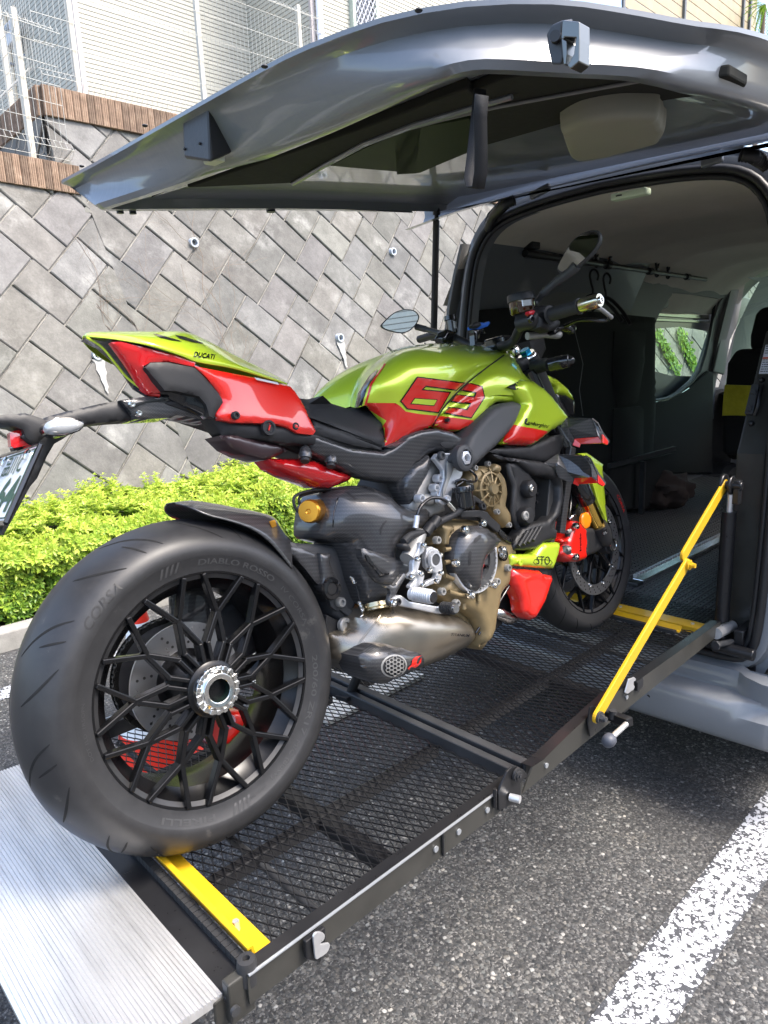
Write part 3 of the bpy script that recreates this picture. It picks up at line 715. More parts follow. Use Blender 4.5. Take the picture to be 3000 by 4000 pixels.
def rail(s, x0, x1, zt, zb, pts=None):
    y = -.375 if s < 0 else .602
    g = GL(); P = pts or [(x0,zt),(x1,zt),(x1,zb),(x0,zb)]
    yy = y; g.prism([(x,yy,z) for x, z in P], (0, .004 if s < 0 else -.004, 0)); g.build('side_rail', M_greyplate, lift, smooth=0)
    g = GL(); d = .031*(1 if s < 0 else -1)
    top = [p for p in P if p[1] > ZD+.02]; top.sort()
    for (xa, za), (xb, zb_) in zip(top, top[1:]): g.add([(xa,yy-.0005*d/.031,za+.001),(xb,yy-.0005*d/.031,zb_+.001),(xb,yy+d,zb_-.003),(xa,yy+d,za-.003),(xa,yy+d,ZD-.008),(xb,yy+d,ZD-.008)], [(0,1,2,3),(3,2,5,4)])
    g.build('rail_flange', M_blk, lift, smooth=0)
    g = GL()
    for (xa, za), (xb, zb_) in zip(top, top[1:]):
        if xb < .62 or xa < .60: g.box(((xa+xb)/2, yy+.001*(-1 if s < 0 else 1), za+.0012), (abs(xb-xa)-.004,.005,.0022))
    if g.v: g.build('rail_edge', M_edge, lift, smooth=0)
for s in (-1, 1):
    rail(s, -.17, .56, .636, .583)
    rail(s, .60, 1.60, .65, .593, [(.60,.633),(.645,.631),(.70,.640),(.76,.649),(.98,.672),(1.05,.665),(1.10,.658),(1.70,.656),(1.70,.610),(1.5,.605),(.85,.592),(.56,.583)])
# rivets, welded tabs
g_ = None
for x in (.335,.265,-.04,-.005,.43,.655,.12,1.045):
    if x in (-.005,.12): continue
    g = GL(); g.cyl((x,-.3758,.612 if x < 1 else .635), (x,-.379,.612 if x < 1 else .635), .0062, n=16); g.build('rivet', M_edge, lift)
for x in (.285,.48,.545):
    g = GL(); g.box((x,-.3785,.611), (.006,.005,.052)); g.build('weld_tab', M_blk, lift, smooth=0, bevel=.002)
# cross hinge beams in the middle of the platform
g = GL(); g.box((.583,.113,.604), (.022,.93,.036)); g.build('cross_beam', M_blk2, lift, smooth=0, bevel=.003)
g = GL(); g.box((.618,.113,.606), (.026,.93,.040)); g.build('cross_beam', M_blk2, lift, smooth=0, bevel=.003)
for x in (.20, 1.10):
    g = GL(); g.box((x,.113,ZD-.025), (.040,.93,.030)); g.build('under_beam', M_blk, lift, smooth=0, bevel=.004)
for y in (-.10, .32):
    for xa, xb in ((XR0,XR1),(XF0,XF1)):
        g = GL(); g.box(((xa+xb)/2,y,ZD-.021), (xb-xa,.028,.028)); g.build('under_beam', M_blk, lift, smooth=0, bevel=.004)
for x in (.03, 1.42):
    g = GL(); g.cyl((x,-.34,ZD-.03), (x,.57,ZD-.03), .0085, n=12); g.build('torsion_rod', M_blk2, lift)
# rear end: black strip, yellow edge, rubber strip, aluminium flap
g = GL(); g.box((-.172,.113,.602), (.062,.945,.012)); g.build('end_beam', M_blk, lift, smooth=0, bevel=.004)
g = GL(); P = []
prof = [(-.112,.604),(-.112,.628),(-.119,.630),(-.121,.612),(-.150,.606),(-.150,.603),(-.118,.604)]
prof = [(-.090,.6035),(-.090,.6065),(-.128,.613),(-.132,.640),(-.143,.641),(-.143,.637),(-.136,.636),(-.133,.609)]
ys0, ys1 = -.335, .57
g.loft([[(x,y,z) for x, z in prof] for y in (ys0, ys1)]); g.build('yellow_edge', M_yel, lift, smooth=0)
g = GL()
for k in range(60): g.box((-.150,ys0+.008+k*.0152,.614), (.016,.0138,.018))
g.build('rubber_strip', M_rub, lift, smooth=0)
g = GL(); q = Vector((-.118,-.26,.616)); g.cyl(q-Vector((0,0,.01)), q+Vector((-.001,0,.014)), .0062, n=6); g.build('bolt', M_steel, lift)
def n_alu(m, nt, b):
    tc = N(nt, 'TexCoord'); no = tex(nt, 'Noise', 3, tc.outputs['Object'], Detail=4.0); n2 = tex(nt, 'Noise', 200, tc.outputs['Object'])
    nt.links.new(ramp(nt, no.outputs[0], [(.3, (.28,.28,.28)), (.7, (.42,.42,.42))]), b.inputs['Roughness'])
    mp = N(nt, 'Mapping'); mp.inputs['Scale'].default_value = (14, 1.2, 1); nt.links.new(tc.outputs['Object'], mp.inputs[0]); n3 = tex(nt, 'Noise', 3, mp.outputs[0], Detail=6.0, Roughness=.7); nt.links.new(ramp(nt, n3.outputs[0], [(.3, (.60,.59,.57)), (.55, (.74,.73,.71)), (.8, (.80,.79,.77))]), b.inputs['Base Color'])
M_alu = mat('ribbed_aluminium', (.80,.79,.77), .3, .75, nodes=n_alu)
g = GL(); nrib = 34; w = .235; prof = []
for i in range(nrib):
    a = i/nrib; b_ = (i+.68)/nrib; h = .0032
    prof += [(-.203-w*a, .010+h), (-.203-w*b_, .010+h), (-.203-w*(b_+.001), .010), (-.203-w*((i+1)/nrib-.001), .010)]
prof += [(-.203-w-.004, .006), (-.203-w-.004, -.002), (-.203, -.002)]
tl = math.radians(-3); prof = [((-.203+(x+.203)*math.cos(tl)), .600+z-(x+.203)*math.sin(tl)*-1) for x, z in prof]
g.loft([[(x,y,z) for x, z in prof] for y in (-.352, .585)]); g.build('ramp_flap', M_alu, lift, smooth=0)
for y in (-.358, .585):
    g = GL(); g.box((-.178,y,.597), (.045,.02,.075)); g.box((-.19,y+.006,.58), (.06,.006,.055)); g.build('corner_bracket', M_greyplate, lift, smooth=0, bevel=.004)
    g = GL(); g.lathe([(.017,0),(.0175,.012),(.016,.034),(.014,.041),(.006,.042),(.005,.034),(.0,.034)], (-.160,y-.001,.610), (0,0,1), 24); g.build('bump_stop', M_rub, lift, smooth=50)
g = GL(); g.cyl((-.195,-.37,.59),(-.195,-.376,.59),.008,n=12); g.build('bolt', M_blk2, lift)
# hooks, brackets, hinge plates on the near rail
zt_ = zm(1200,2500,2300); z3_ = zm(0,3000,1200); z2_ = zm(2300,2200,3000); z6_ = zm(0,2900,1500); z7_ = zm(1500,2400,3000)
def plate(name, pts, y, th, m, bev=.0015, parent=None):
    g = GL(); g.prism([wp(u, v, 1, y) for u, v in pts], (0, th, 0)); return g.build(name, m, parent or lift, smooth=0, bevel=bev)
plate('hook_bracket', [z6_(1305,850),(z6_(1390,785)),z6_(1395,830),z6_(1370,940),z6_(1310,925)], -.380, -.010, M_blk, .002)
plate('latch_hook', smooth_loop([(*z6_(x,y),0) for x,y in ((1348,835),(1362,815),(1390,818),(1398,832),(1392,850),(1382,858),(1380,868),(1415,862),(1418,880),(1405,905),(1375,925),(1358,930),(1352,880))],2) and [tuple(p)[:2] for p in smooth_loop([(*z6_(x,y),0) for x,y in ((1348,835),(1362,815),(1390,818),(1398,832),(1392,850),(1382,858),(1380,868),(1415,862),(1418,880),(1405,905),(1375,925),(1358,930),(1352,880))],2)], -.393, -.004, M_steel, .0008)
plate('hinge_plate', [zt_(x,y) for x,y in ((1118,1000),(1113,900),(1125,860),(1165,770),(1190,745),(1225,738),(1265,760),(1285,790),(1245,840),(1245,930),(1215,965),(1180,970))], -.3795, -.006, M_blk, .0015)
c = wp(*zt_(1232,790), 1, -.388); g = GL(); g.cyl(c, c+Vector((0,-.006,0)), .0155, n=28); g.cyl(c+Vector((0,-.006,0)), c+Vector((0,-.010,0)), .010, n=24); g.cyl(c+Vector((0,-.010,0)), c+Vector((0,-.013,0)), .005, n=18); g.build('hinge_pin', M_rub, lift)
c = wp(*zt_(1195,925), 1, -.388); g = GL(); g.cyl(c, c+Vector((.006,-.022,.001)), .0085, n=20); g.build('stop_pin', M_steel, lift)
c = wp(*zt_(1105,930), 1, -.381); g = GL(); g.cyl(c+Vector((0,0,.022)), c-Vector((0,0,.022)), .0045, n=12); g.build('hinge_tube', M_blk, lift)
plate('latch_hook', [z2_(x,y) for x,y in ((325,1190),(360,1070),(410,1052),(425,1065),(420,1085),(405,1092),(403,1120),(415,1140),(405,1165),(350,1205),(328,1200))], -.380, -.004, M_steel, .001)
g = GL(); c = wp(*z2_(460,1120), 1, -.378); g.box(c, (.035,.012,.028)); g.build('latch_bracket', M_blk, lift, smooth=0, bevel=.002)
plate('arm_bracket', [z2_(x,y) for x,y in ((0,1330),(30,1315),(60,1330),(75,1380),(120,1400),(110,1470),(20,1600),(0,1600),(-20,1480))], -.3795, -.004, M_blk, .001)
# near-side yellow arm: two links jointed in the middle
A0 = wp(2335,2800,1,-.402); A1_ = wp(*(2684,2205),1,-.402); A2_ = wp(2850,1895,1,-.402); A1b = wp(2690,2172,1,-.402)
def link(P, Q, wd, th, name, y0, m=M_yel):
    d = (Q-P).normalized(); n = Vector((-d.z,0,d.x)); L = []; k = 9
    for i in range(k+1):
        a = PI/2+PI*i/k; L.append(P+d*math.cos(a)*wd/2+n*math.sin(a)*wd/2)
    for i in range(k+1):
        a = -PI/2+PI*i/k; L.append(Q+d*math.cos(a)*wd/2+n*math.sin(a)*wd/2)
    g = GL(); g.prism([(p.x,y0,p.z) for p in L], (0,th,0)); return g.build(name, m, lift, smooth=0, bevel=.0015)
link(A0, A1_, .034, .009, 'lift_arm', -.404); link(A1b, A2_, .034, .009, 'lift_arm', -.392)
for P, r, yy in ((A0,.0155,-.404),(A1_,.015,-.404)):
    g = GL(); g.cyl((P.x,yy-.001,P.z),(P.x,yy-.007,P.z), r, n=28); g.cyl((P.x,yy-.007,P.z),(P.x,yy-.014,P.z), r*.62, n=6); g.cyl((P.x,yy-.014,P.z),(P.x,yy-.022,P.z), r*.45, n=18); g.build('pivot_bolt', M_blk2 if P is A0 else M_yel, lift)
g = GL(); g.cyl((A2_.x,-.372,A2_.z),(A2_.x,-.44,A2_.z), .013, n=24); g.cyl((A2_.x,-.379,A2_.z),(A2_.x,-.39,A2_.z), .034, n=28); g.cyl((A2_.x,-.405,A2_.z),(A2_.x,-.413,A2_.z), .03, n=28); g.box((A2_.x+.003,-.425,A2_.z-.02),(.026,.02,.075)); g.build('arm_knuckle', M_blk, lift, bevel=.003)
# far-side arm, same but on the left
def mirror_y(o):
    c = o.copy(); c.data = o.data.copy(); COL.objects.link(c); c.parent = lift
    for v in c.data.vertices: v.co.y = 2*(.1135-lift.location.y)-v.co.y
    c.data.flip_normals(); return c
for nm in [o for o in lift.children if o.name.startswith('lift_arm')]: mirror_y(nm)
# side handle with rubber knob
yy = -.44; h0 = wp(*z2_(175,1400),1,-.385); hb_ = wp(*z2_(380,1475),1,-.455); hc_ = wp(*z2_(345,1490),1,-.458); hk = wp(*z2_(205,1620),1,-.463); hk2 = wp(*z2_(165,1665),1,-.466)
g = GL(); g.bar(h0, hb_, .024, .022); g.build('handle_bracket', M_blk, lift, smooth=0, bevel=.002)
g = GL(); g.tube([hc_, hk], .0068, 14); g.build('handle_rod', M_steel, lift)
g = GL(); dk = (hk2-hk).normalized(); g.tube([hk-dk*.004, hk+dk*.004, hk+dk*.014, hk+dk*.024, hk+dk*.029], [.011,.016,.0165,.014,.007], 18); g.build('handle_knob', mat('grey_rubber', (.06,.065,.08), .5), lift, smooth=50)
g = GL(); c = wp(*z2_(222,1395),1,-.405); g.cyl(c-Vector((0,0,.012)), c+Vector((0,0,.010)), .011, .0095, n=18); g.build('rubber_stop', M_rub, lift)
# inner end: yellow edges next to the van floor
z8_ = zm(1800,800,3000)
for (x0, x1, ya, yb, zz, n_) in ((1.703,1.765,-.335,.545,.606,'yellow_edge'),):
    g = GL(); g.box(((x0+x1)/2,(ya+yb)/2,zz), (x1-x0,yb-ya,.006)); g.box((x0+.004,(ya+yb)/2,zz-.01),(.005,yb-ya,.02)); g.build(n_, M_yel, lift, smooth=0, bevel=.001)
    for y in (-.27,.0,.25,.5):
        g = GL(); g.cyl(((x0+x1)/2,y,zz+.002),((x0+x1)/2,y,zz+.007),.006,n=12); g.build('bolt', M_steel, lift)
prof2 = [(1.640,.6035),(1.640,.607),(1.652,.608),(1.658,.622),(1.663,.621),(1.657,.604)]
g = GL(); g.loft([[(x,y,z) for x, z in prof2] for y in (-.262, .52)]); g.build('yellow_edge', M_yel, lift, smooth=0)
g = GL(); g.box((1.632,.13,.606), (.016,.77,.012)); g.build('rubber_strip', M_rub, lift, smooth=0)
g = GL(); g.box((1.81,.105,.600), (.085,.90,.006)); 
for i in range(12):
    for j in range(60):
        a = PI/4 if (i+j) % 2 else -PI/4; g.box((1.775+i*.0135, -.33+j*.0148, .604), (.012,.0035,.0028), Matrix.Rotation(a,3,'Z'))
g.build('tread_plate', M_blk, lift, smooth=0)
# lift column, cylinder, pivot tubes
def column(s):
    Yc = -.387 if s < 0 else .614; w2 = .045
    g = GL(); x0, x1 = 1.835, 1.965
    secs = [(x0,x1,.52),(x0,x1,1.205),(x0+.155,x1+.10,1.52),(x0+.20,x1+.13,1.60)] if s < 0 else [(x0,x1,.52),(x0,x1,1.0)]
    g.loft([[(a,Yc-w2,z),(a,Yc+w2,z),(b,Yc+w2,z),(b,Yc-w2,z)] for a, b, z in secs]); g.build('lift_column', M_greyplate, lift, smooth=0, bevel=.006)
    yc = Yc+.028; g = GL(); g.cyl((1.755,yc,.64),(1.758,yc,1.02), .0235, n=32); g.build('hydraulic_cylinder', M_blk, lift)
    g = GL(); g.cyl((1.758,yc,1.02),(1.758,yc,1.13), .0095, n=20); g.build('cylinder_rod', M_steel, lift)
    g = GL(); g.box((1.75,yc,.575),(.075,.05,.05)); g.cyl((1.70,Yc+.03,.565),(1.70,Yc-.10,.565),.020,n=24); g.cyl((1.86,Yc-.02,.575),(1.86,Yc-.12,.575),.034,n=28); g.box((1.80,Yc-.04,.60),(.16,.03,.06)); g.build('lift_knuckle', M_blk, lift, bevel=.004)
    g = GL(); g.cyl((1.86,Yc-.12,.575),(1.86,Yc-.128,.575),.024,n=24); g.build('knuckle_cap', M_steel, lift)
    g = GL(); g.cyl((1.66,Yc+.01,.625),(1.80,Yc+.01,.610),.019,n=24); g.build('chrome_tube', M_steel, lift)
    g = GL(); g.cyl((1.625,Yc-.005,.60),(1.72,Yc-.02,.585),.010,n=18); g.cyl((1.62,Yc-.004,.600),(1.628,Yc-.006,.6),.016,n=6); g.build('link_rod', M_blk2, lift)
column(-1); column(1)
# latch mechanism + warning sticker on the slanted face of the near column
sl = Vector((.155,0,.315)).normalized(); Rsl = Matrix((Vector((0,-1,0)), sl, Vector((0,-1,0)).cross(sl))).transposed(); base = Vector((1.835,-.387,1.205))
on = lambda a, b, d: base+Vector((0,-1,0))*a+sl*b+Vector((0,-1,0)).cross(sl)*d
g = GL()
g.box(on(-.030,.185,.010), (.026,.105,.02), Rsl)
for b_ in (.15,.21): g.cyl(on(-.03,b_,.018), on(-.03,b_,.026), .010, n=20)
g.build('catch_body', M_blk2, lift, bevel=.003)
g = GL(); g.tube(smooth_loop([on(-.012,.13,.012),on(-.004,.16,.024),on(-.006,.20,.026),on(-.010,.235,.014)],4,False), .006, 8); g.build('catch_lever', M_blk, lift)
g = GL()
for a, b_ in ((-.02,.26),(.03,.262),(-.02,.105)): g.ico(on(a,b_,.001), .011, 2)
g.build('dome_bolt', M_blk, lift, smooth=60)
M_stk = mat('sticker_white', (.62,.63,.68), .4); M_stkr = mat('sticker_print', (.60,.10,.03), .5); M_stkb = mat('sticker_ink', (.05,.05,.06), .5)
g = GL(); g.box(on(.003,.335,.0022), (.072,.105,.0012), Rsl); st = g.build('warning_sticker', [M_stk], lift, smooth=0)
g = GL(); g.box(on(.003,.339,.0034), (.070,.006,.0008), Rsl, 0)
g.build('orange_band', M_stkr, lift, smooth=0)
g = GL(); rnd = random.Random(4)
for r_ in range(12):
    b_ = .382-.0083*r_
    if 4 <= r_ <= 5: continue
    x = -.030
    while x < .034:
        l = rnd.uniform(.003,.012); g.box(on(x+l/2,b_,.0034), (l,.0026 if r_ else .006,.0007), Rsl); x += l+.0018
g.build('printed_text', M_stkb, lift, smooth=0)
# ================================================================ VAN
def n_paint(col, flake=.0):
    def f(m, nt, b):
        tc = N(nt, 'TexCoord'); no = tex(nt, 'Noise', 2.2, tc.outputs['Object'], Detail=3.0)
        c = mixc(nt, .5, (*col,), ramp(nt, no.outputs[0], [(.3, tuple(x*.9 for x in col)), (.7, tuple(x*1.1 for x in col))])); nt.links.new(c, b.inputs['Base Color'])
        mp = N(nt, 'Mapping'); mp.inputs['Scale'].default_value = (1.5, 9, 1.5); nt.links.new(tc.outputs['Object'], mp.inputs[0]); n2 = tex(nt, 'Noise', 1.6, mp.outputs[0], Detail=3.0, Roughness=.6)
        bumpn(nt, b, n2.outputs[0], .14, .02)
    return f
M_body = mat('blue_grey_paint', (.17,.20,.245), .40, 0, coat=.7, nodes=n_paint((.150,.160,.172)), coatr=.04)
M_trimk = mat('dark_trim_board', (.022,.022,.019), .85, spec=.15, vary=(60,.12,.08)); M_seal = mat('door_seal', (.015,.015,.016), .45)
M_head = mat('headliner', (.62,.58,.50), .85, vary=(9,.05,.03)); M_qtr = mat('grey_inner_trim', (.15,.15,.147), .55, bump=(300,.1,.001)); M_fab = mat('black_fabric', (.011,.011,.011), .9, bump=(400,.4,.002))
M_beige = mat('beige_plastic', (.22,.215,.17), .6, bump=(260,.1,.001)); M_gl = glassmat('window_glass')
VC = .15
van = empty('van', (3.6, VC, 0), 'blue grey van with its big rear door lifted open above the motorcycle', 'van')
VI = -van.location
class GV(G):
    def build(s, name, mat, parent=None, off=None, **k):
        off = VI if off is None else off
        s.v = [tuple(Vector(p)+off) for p in s.v]; return G.build(s, name, mat, parent or van, **k)
# body cross-section (right half offsets from centre, height)
SEC = [(.60,.30),(.82,.32),(.845,.42),(.85,.62),(.845,.95),(.81,1.25),(.72,1.66),(.63,1.88),(.565,2.02),(.51,2.12),(.40,2.19),(.2,2.22),(0,2.23)]
def wz(z):
    T = [(0,.85),(.62,.85),(.95,.845),(1.25,.81),(1.66,.725),(1.88,.625),(2.02,.54),(2.12,.47),(2.19,.38),(2.3,.38)]
    for (a, b), (c, d) in zip(T, T[1:]):
        if a <= z <= c: return b+(d-b)*(z-a)/(c-a)
    return .42
def secpts(x, k=1, zk=1, zo=0): return [(x, VC-o*k, z*zk+zo) for o, z in SEC]+[(x, VC+o*k, z*zk+zo) for o, z in reversed(SEC[:-1])]
XB = 1.80
# outer skin: right side and roof and left side, left side has a window gap
Ls = [(1.80,1,1),(2.4,1,1),(3.0,1,1),(3.36,1,1),(4.80,1,1),(5.1,1,.99),(5.5,.98,.93)]
loops = [secpts(x, k, z) for x, k, z in Ls]; nS = len(loops[0]); g = GV()
vs = [p for L in loops for p in L]; fs = []
for i in range(len(loops)-1):
    for k in range(nS-1):
        # left side indices from the end: drop faces z 1.25..2.0 between x=3.36 and 4.8
        zz = [loops[i][k][2], loops[i][k+1][2]]; left = loops[i][k][1] > VC
        if i in (3,4) and min(zz) >= 1.2 and max(zz) <= 2.03: continue
        fs.append((i*nS+k, i*nS+k+1, (i+1)*nS+k+1, (i+1)*nS+k))
g.add(vs, fs); g.build('body_shell', M_body, smooth=50)
g = GV(); a, b_ = secpts(5.5,.98,.93), secpts(6.05,.80,.42,.10)
# nose and bonnet below the windscreen
g.add([(5.1,VC-.83,1.2),(5.1,VC+.83,1.2),(5.75,VC+.78,1.05),(5.75,VC-.78,1.05),(6.1,VC+.72,.75),(6.1,VC-.72,.75),(6.12,VC+.72,.3),(6.12,VC-.72,.3),(5.1,VC-.83,.3),(5.1,VC+.83,.3)], [(0,1,2,3),(3,2,4,5),(5,4,6,7),(0,3,5,7,8),(1,2,4,6,9)]); g.build('bonnet', M_body, smooth=0, bevel=.05)
for s in (-1,1):
    for x in (2.35,5.15):
        wl = empty('wheel', Vector((x,VC+s*.76,.32))+VI, parent=van); g = G(); g.lathe([(.20,-.09),(.29,-.095),(.32,-.06),(.32,.06),(.29,.095),(.20,.09)], (0,0,0), (0,1,0), 40, closedprof=True); g.build('tyre', M_rub, wl, 40)
        g = G(); g.lathe([(.0,s*.06),(.08,s*.07),(.19,s*.085),(.20,s*.05),(.20,-s*.05)], (0,0,0), (0,1,0), 32); g.build('rim', mat('steel_rim', (.4,.41,.42), .35, .8) if 'steel_rim' not in bpy.data.materials else bpy.data.materials['steel_rim'], wl, 40)
# rear opening outline (y offset, z); symmetric
OPEN = [(.40,.520),(.56,.525),(.605,.56),(.625,.64),(.632,.9),(.632,1.3),(.618,1.66),(.585,1.90),(.54,2.01),(.46,2.075),(.33,2.105),(.15,2.12),(0,2.125)]
half = smooth_loop([(0,o,z) for o, z in OPEN], 3, False)
openL = [(p.y, p.z) for p in half]; ring = [(VC-o, z) for o, z in openL]+[(VC+o, z) for o, z in reversed(openL[:-1])]
def XO(z): return 1.70+.03*max(0, (z-.6))+.05      # rear face leans forward a little with height
def ringl(dx, grow, fz=1):
    out = []; n = len(ring); cx, cz = VC, 1.3
    for i, (y, z) in enumerate(ring):
        a = ring[max(i-1,0)]; b = ring[min(i+1,n-1)]; t = Vector((b[0]-a[0], b[1]-a[1])).normalized(); nn = Vector((-t.y, t.x))
        if nn.dot(Vector((y-cx, z-cz))) < 0: nn = -nn
        if i in (0, n-1): nn = Vector((0,-1))
        out.append((XO(z)+dx, y+nn.x*grow, z+nn.y*grow))
    return out
def outer_ring(dx):
    out = []
    for (y, z) in ring:
        o = abs(y-VC); sg = 1 if y > VC else -1
        if z < .56: out.append((XO(.4)+dx, VC+sg*min(o, .80), .36)); continue
        dx_, dz = o, z-1.3; best = (o, z)
        for (a, za), (b, zb_) in zip(SEC[2:], SEC[3:]):
            ex, ez = b-a, zb_-za; den = dx_*ez-dz*ex
            if abs(den) < 1e-9: continue
            t = (a*ez-(za-1.3)*ex)/den; u = (a*dz-(za-1.3)*dx_)/den
            if t > 0 and -1e-6 <= u <= 1+1e-6: best = (dx_*t, 1.3+dz*t); break
        out.append((XO(min(best[1], 2.1))+dx, VC+sg*best[0]*.998, best[1]))
    return out
g = GV(); r0 = ringl(.06,-.015); r1 = ringl(.0,-.012); r2 = ringl(-.006,.012); r3 = ringl(.0,.040); r4 = ringl(.030,.052); r4b = ringl(.034,.075)
g.loft([r0, r1, r2, r3, r4, r4b, outer_ring(.05), [(1.80+.0*i, y, z) for i, (x, y, z) in enumerate(outer_ring(0))]], closed=False, caps=False)
g.build('rear_frame', M_body, smooth=50)
g = GV(); g.tube([ (x-.012, y, z) for x, y, z in ringl(0,.004)], .014, 10); g.tube([(x-.004,y,z) for x,y,z in ringl(0,-.018)], .010, 8); g.build('door_seal', M_seal, smooth=60)
# sill, recess and bumper
BUMP = [(1.735,.505),(1.70,.500),(1.685,.488),(1.668,.470),(1.664,.440),(1.655,.425),(1.610,.418),(1.595,.412),(1.588,.395),(1.580,.36),(1.590,.335),(1.640,.290),(1.72,.27)]
BU = [(1.735,.505),(1.712,.500),(1.700,.494),(1.692,.47),(1.688,.440),(1.682,.430),(1.622,.424),(1.608,.420),(1.601,.410),(1.597,.38),(1.594,.34),(1.600,.300),(1.612,.282),(1.650,.270),(1.74,.262)]
ys = [-.86,-.84,-.80,-.74,-.68,-.62,-.59,-.3,0,.3,.59,.62,.68,.74,.80,.84,.86]; g = GV(); LP_ = []
for y in ys:
    o = abs(y); k = max(0, (o-.76)/.10); fl = 0
    L = []
    for x, z in BU:
        xx = x+.12*k**2.2+.03*(o/.86)**2
        if o > .60 and z > .40: xx = min(xx, 1.72) if z > .42 else xx; xx = x*(1-min(1,(o-.60)/.04))+1.640*min(1,(o-.60)/.04)+.12*k**2.2+.03*(o/.86)**2 if z < .5 else xx
        L.append((xx, VC+y, z-.012*(1-o)))
    LP_.append(L)
g.loft(LP_, closed=False, caps=False); g.build('rear_bumper', M_body, smooth=40)
for y in (-.36,-.62):
    p = wp(2535,2718,0,1.606) if y == -.36 else wp(2953,2646,0,1.72); g = GV(); g.cyl(p+Vector((.006,0,0)), p-Vector((.0035,0,0)), .011, n=24); g.cyl(p, p-Vector((.0055,0,0)), .0065, n=20); g.build('grommet', M_seal)
g = GV(); g.box((1.79,VC,.545), (.07,1.1,.01)); g.tube([(1.765,-.42,.552),(1.765,.72,.552)], .006, 8); g.box((1.782,VC,.553),(.02,1.08,.012)); g.build('steel_sill', M_steel, smooth=0, bevel=.003)
g = GV(); g.box((1.95,VC-.52,.5),(.35,.2,.05)); g.build('sill_well', M_blk, smooth=0)
# ------------- interior shell
def n_rib(m, nt, b):
    tc = N(nt, 'TexCoord'); s = N(nt, 'SeparateXYZ'); nt.links.new(tc.outputs['Object'], s.inputs[0])
    b.inputs['Base Color'].default_value = (.07,.07,.072,1); b.inputs['Roughness'].default_value = .38
M_floor = mat('ribbed_rubber_floor', nodes=n_rib); 
g = GV(); g.box((3.4,VC,.575),(3.0,1.64,.03))
nr = 62
for i in range(nr):
    y = VC-.80+i*1.6/nr; x = 1.92; 
    g.add([(1.90,y,.5905),(1.90,y+.012,.5905),(4.75,y+.012,.5905),(4.75,y,.5905),(1.90,y+.003,.5945),(1.90,y+.009,.5945),(4.75,y+.009,.5945),(4.75,y+.003,.5945)], [(0,4,7,3),(4,5,6,7),(5,1,2,6)])
    for j in range(70): 
        xx = 1.92+j*.030+(.015 if i % 2 else 0); g.box((xx,y+.019,.5925), (.013,.0055,.004), Matrix.Rotation(.5,3,'Z'))
g.build('cargo_floor', M_floor, smooth=0)
def holed(outer, holes, y, th, name, m, parent=None, bev=0, ycurve=None):
    """flat panel in an xz plane with openings"""
    loops = [resample([Vector((x, z)) for x, z in outer], .12)]+[resample([Vector((x, z)) for x, z in h], .12) for h in holes]
    pts = []; cons = []
    for L in loops:
        s0 = len(pts); pts += L; cons += [(s0+i, s0+(i+1) % len(L)) for i in range(len(L))]
    r = delaunay_2d_cdt(pts, cons, [], 0, 1e-5); P = r[0]; F = []
    for f in r[2]:
        c = sum((P[i] for i in f), Vector((0,0)))/len(f)
        if pip(c.x, c.y, loops[0]) and not any(pip(c.x, c.y, h) for h in loops[1:]): F.append(tuple(f))
    yc = ycurve or (lambda x, z: y); n = len(P); vs = [(p.x, yc(p.x,p.y), p.y) for p in P]+[(p.x, yc(p.x,p.y)+th, p.y) for p in P]
    fs = F+[tuple(i+n for i in reversed(f)) for f in F]; cnt = {}
    for f in F:
        for i in range(len(f)):
            e = (f[i], f[(i+1) % len(f)]); cnt.setdefault(tuple(sorted(e)), []).append(e)
    for e in cnt.values():
        if len(e) == 1: a, b = e[0]; fs.append((b, a, a+n, b+n))
    g = GV(); g.add(vs, fs); return g.build(name, m, parent, smooth=30, bevel=bev)
q3 = zm(2400,850,3000,1561); q2 = zm(1850,850,2450); q1 = zm(2500,1400,3000,1382)
def W3(pts, y, z_=q3): return [(wp(*z_(a, b), 1, y).x, wp(*z_(a, b), 1, y).z) for a, b in pts]
def sm2(pts, k=3): return [(p.x, p.z) for p in smooth_loop([(x, 0, z) for x, z in pts], k)]
yc = lambda x, z: .90-.13*max(0, (z-1.45)/.6)**2
WOP = sm2(W3([(250,1700),(262,1880),(330,1868),(560,1830),(720,1720),(860,1560),(960,1200),(1010,860),(990,830),(560,775),(500,800),(455,900),(400,1050),(340,1250),(300,1500)], .885), 2)
holed([(1.79,.58),(1.79,2.02),(4.85,2.08),(4.85,.58)], [WOP], .90, .015, 'side_trim', M_qtr, ycurve=yc)
# sliding door: frame behind with its own window
DG = sm2(W3([(330,1540),(380,1130),(935,1150),(935,1250),(850,1560),(800,1612)], .945), 2)
DG2 = W3([(395,1110),(395,1040),(970,1042),(970,1075)], .945); 
holed([(3.1,1.0),(3.1,2.05),(5.0,2.05),(5.0,1.0)], [DG], .945, .012, 'sliding_door', mat('door_inner_paint', (.06,.075,.10), .3, coat=.6))
g = GV(); P = [Vector((x,.948,z)) for x, z in DG]; g.prism(P, (0,.004,0)); g.build('window_glass', M_gl, smooth=0)
for (a, b_, c, d) in (((530,795),(1020,838),(1020,858),(520,815)), ((470,865),(965,905),(965,1035),(430,1000)), ((400,1020),(970,1045),(970,1075),(395,1050))):
    pts = [Vector((x,.930,z)) for x, z in W3([a,b_,c,d], .930)]; g = GV(); g.prism(pts, (0,.006,0)); g.build('door_rail', mat('satin_inner_metal', (.30,.32,.27), .25, .9) if 'satin_inner_metal' not in bpy.data.materials else bpy.data.materials['satin_inner_metal'], smooth=0, bevel=.004)
g = GV(); g.tube([Vector((x,.880,z)) for x, z in WOP], .011, 8, closed=True); g.build('window_seal', M_seal)
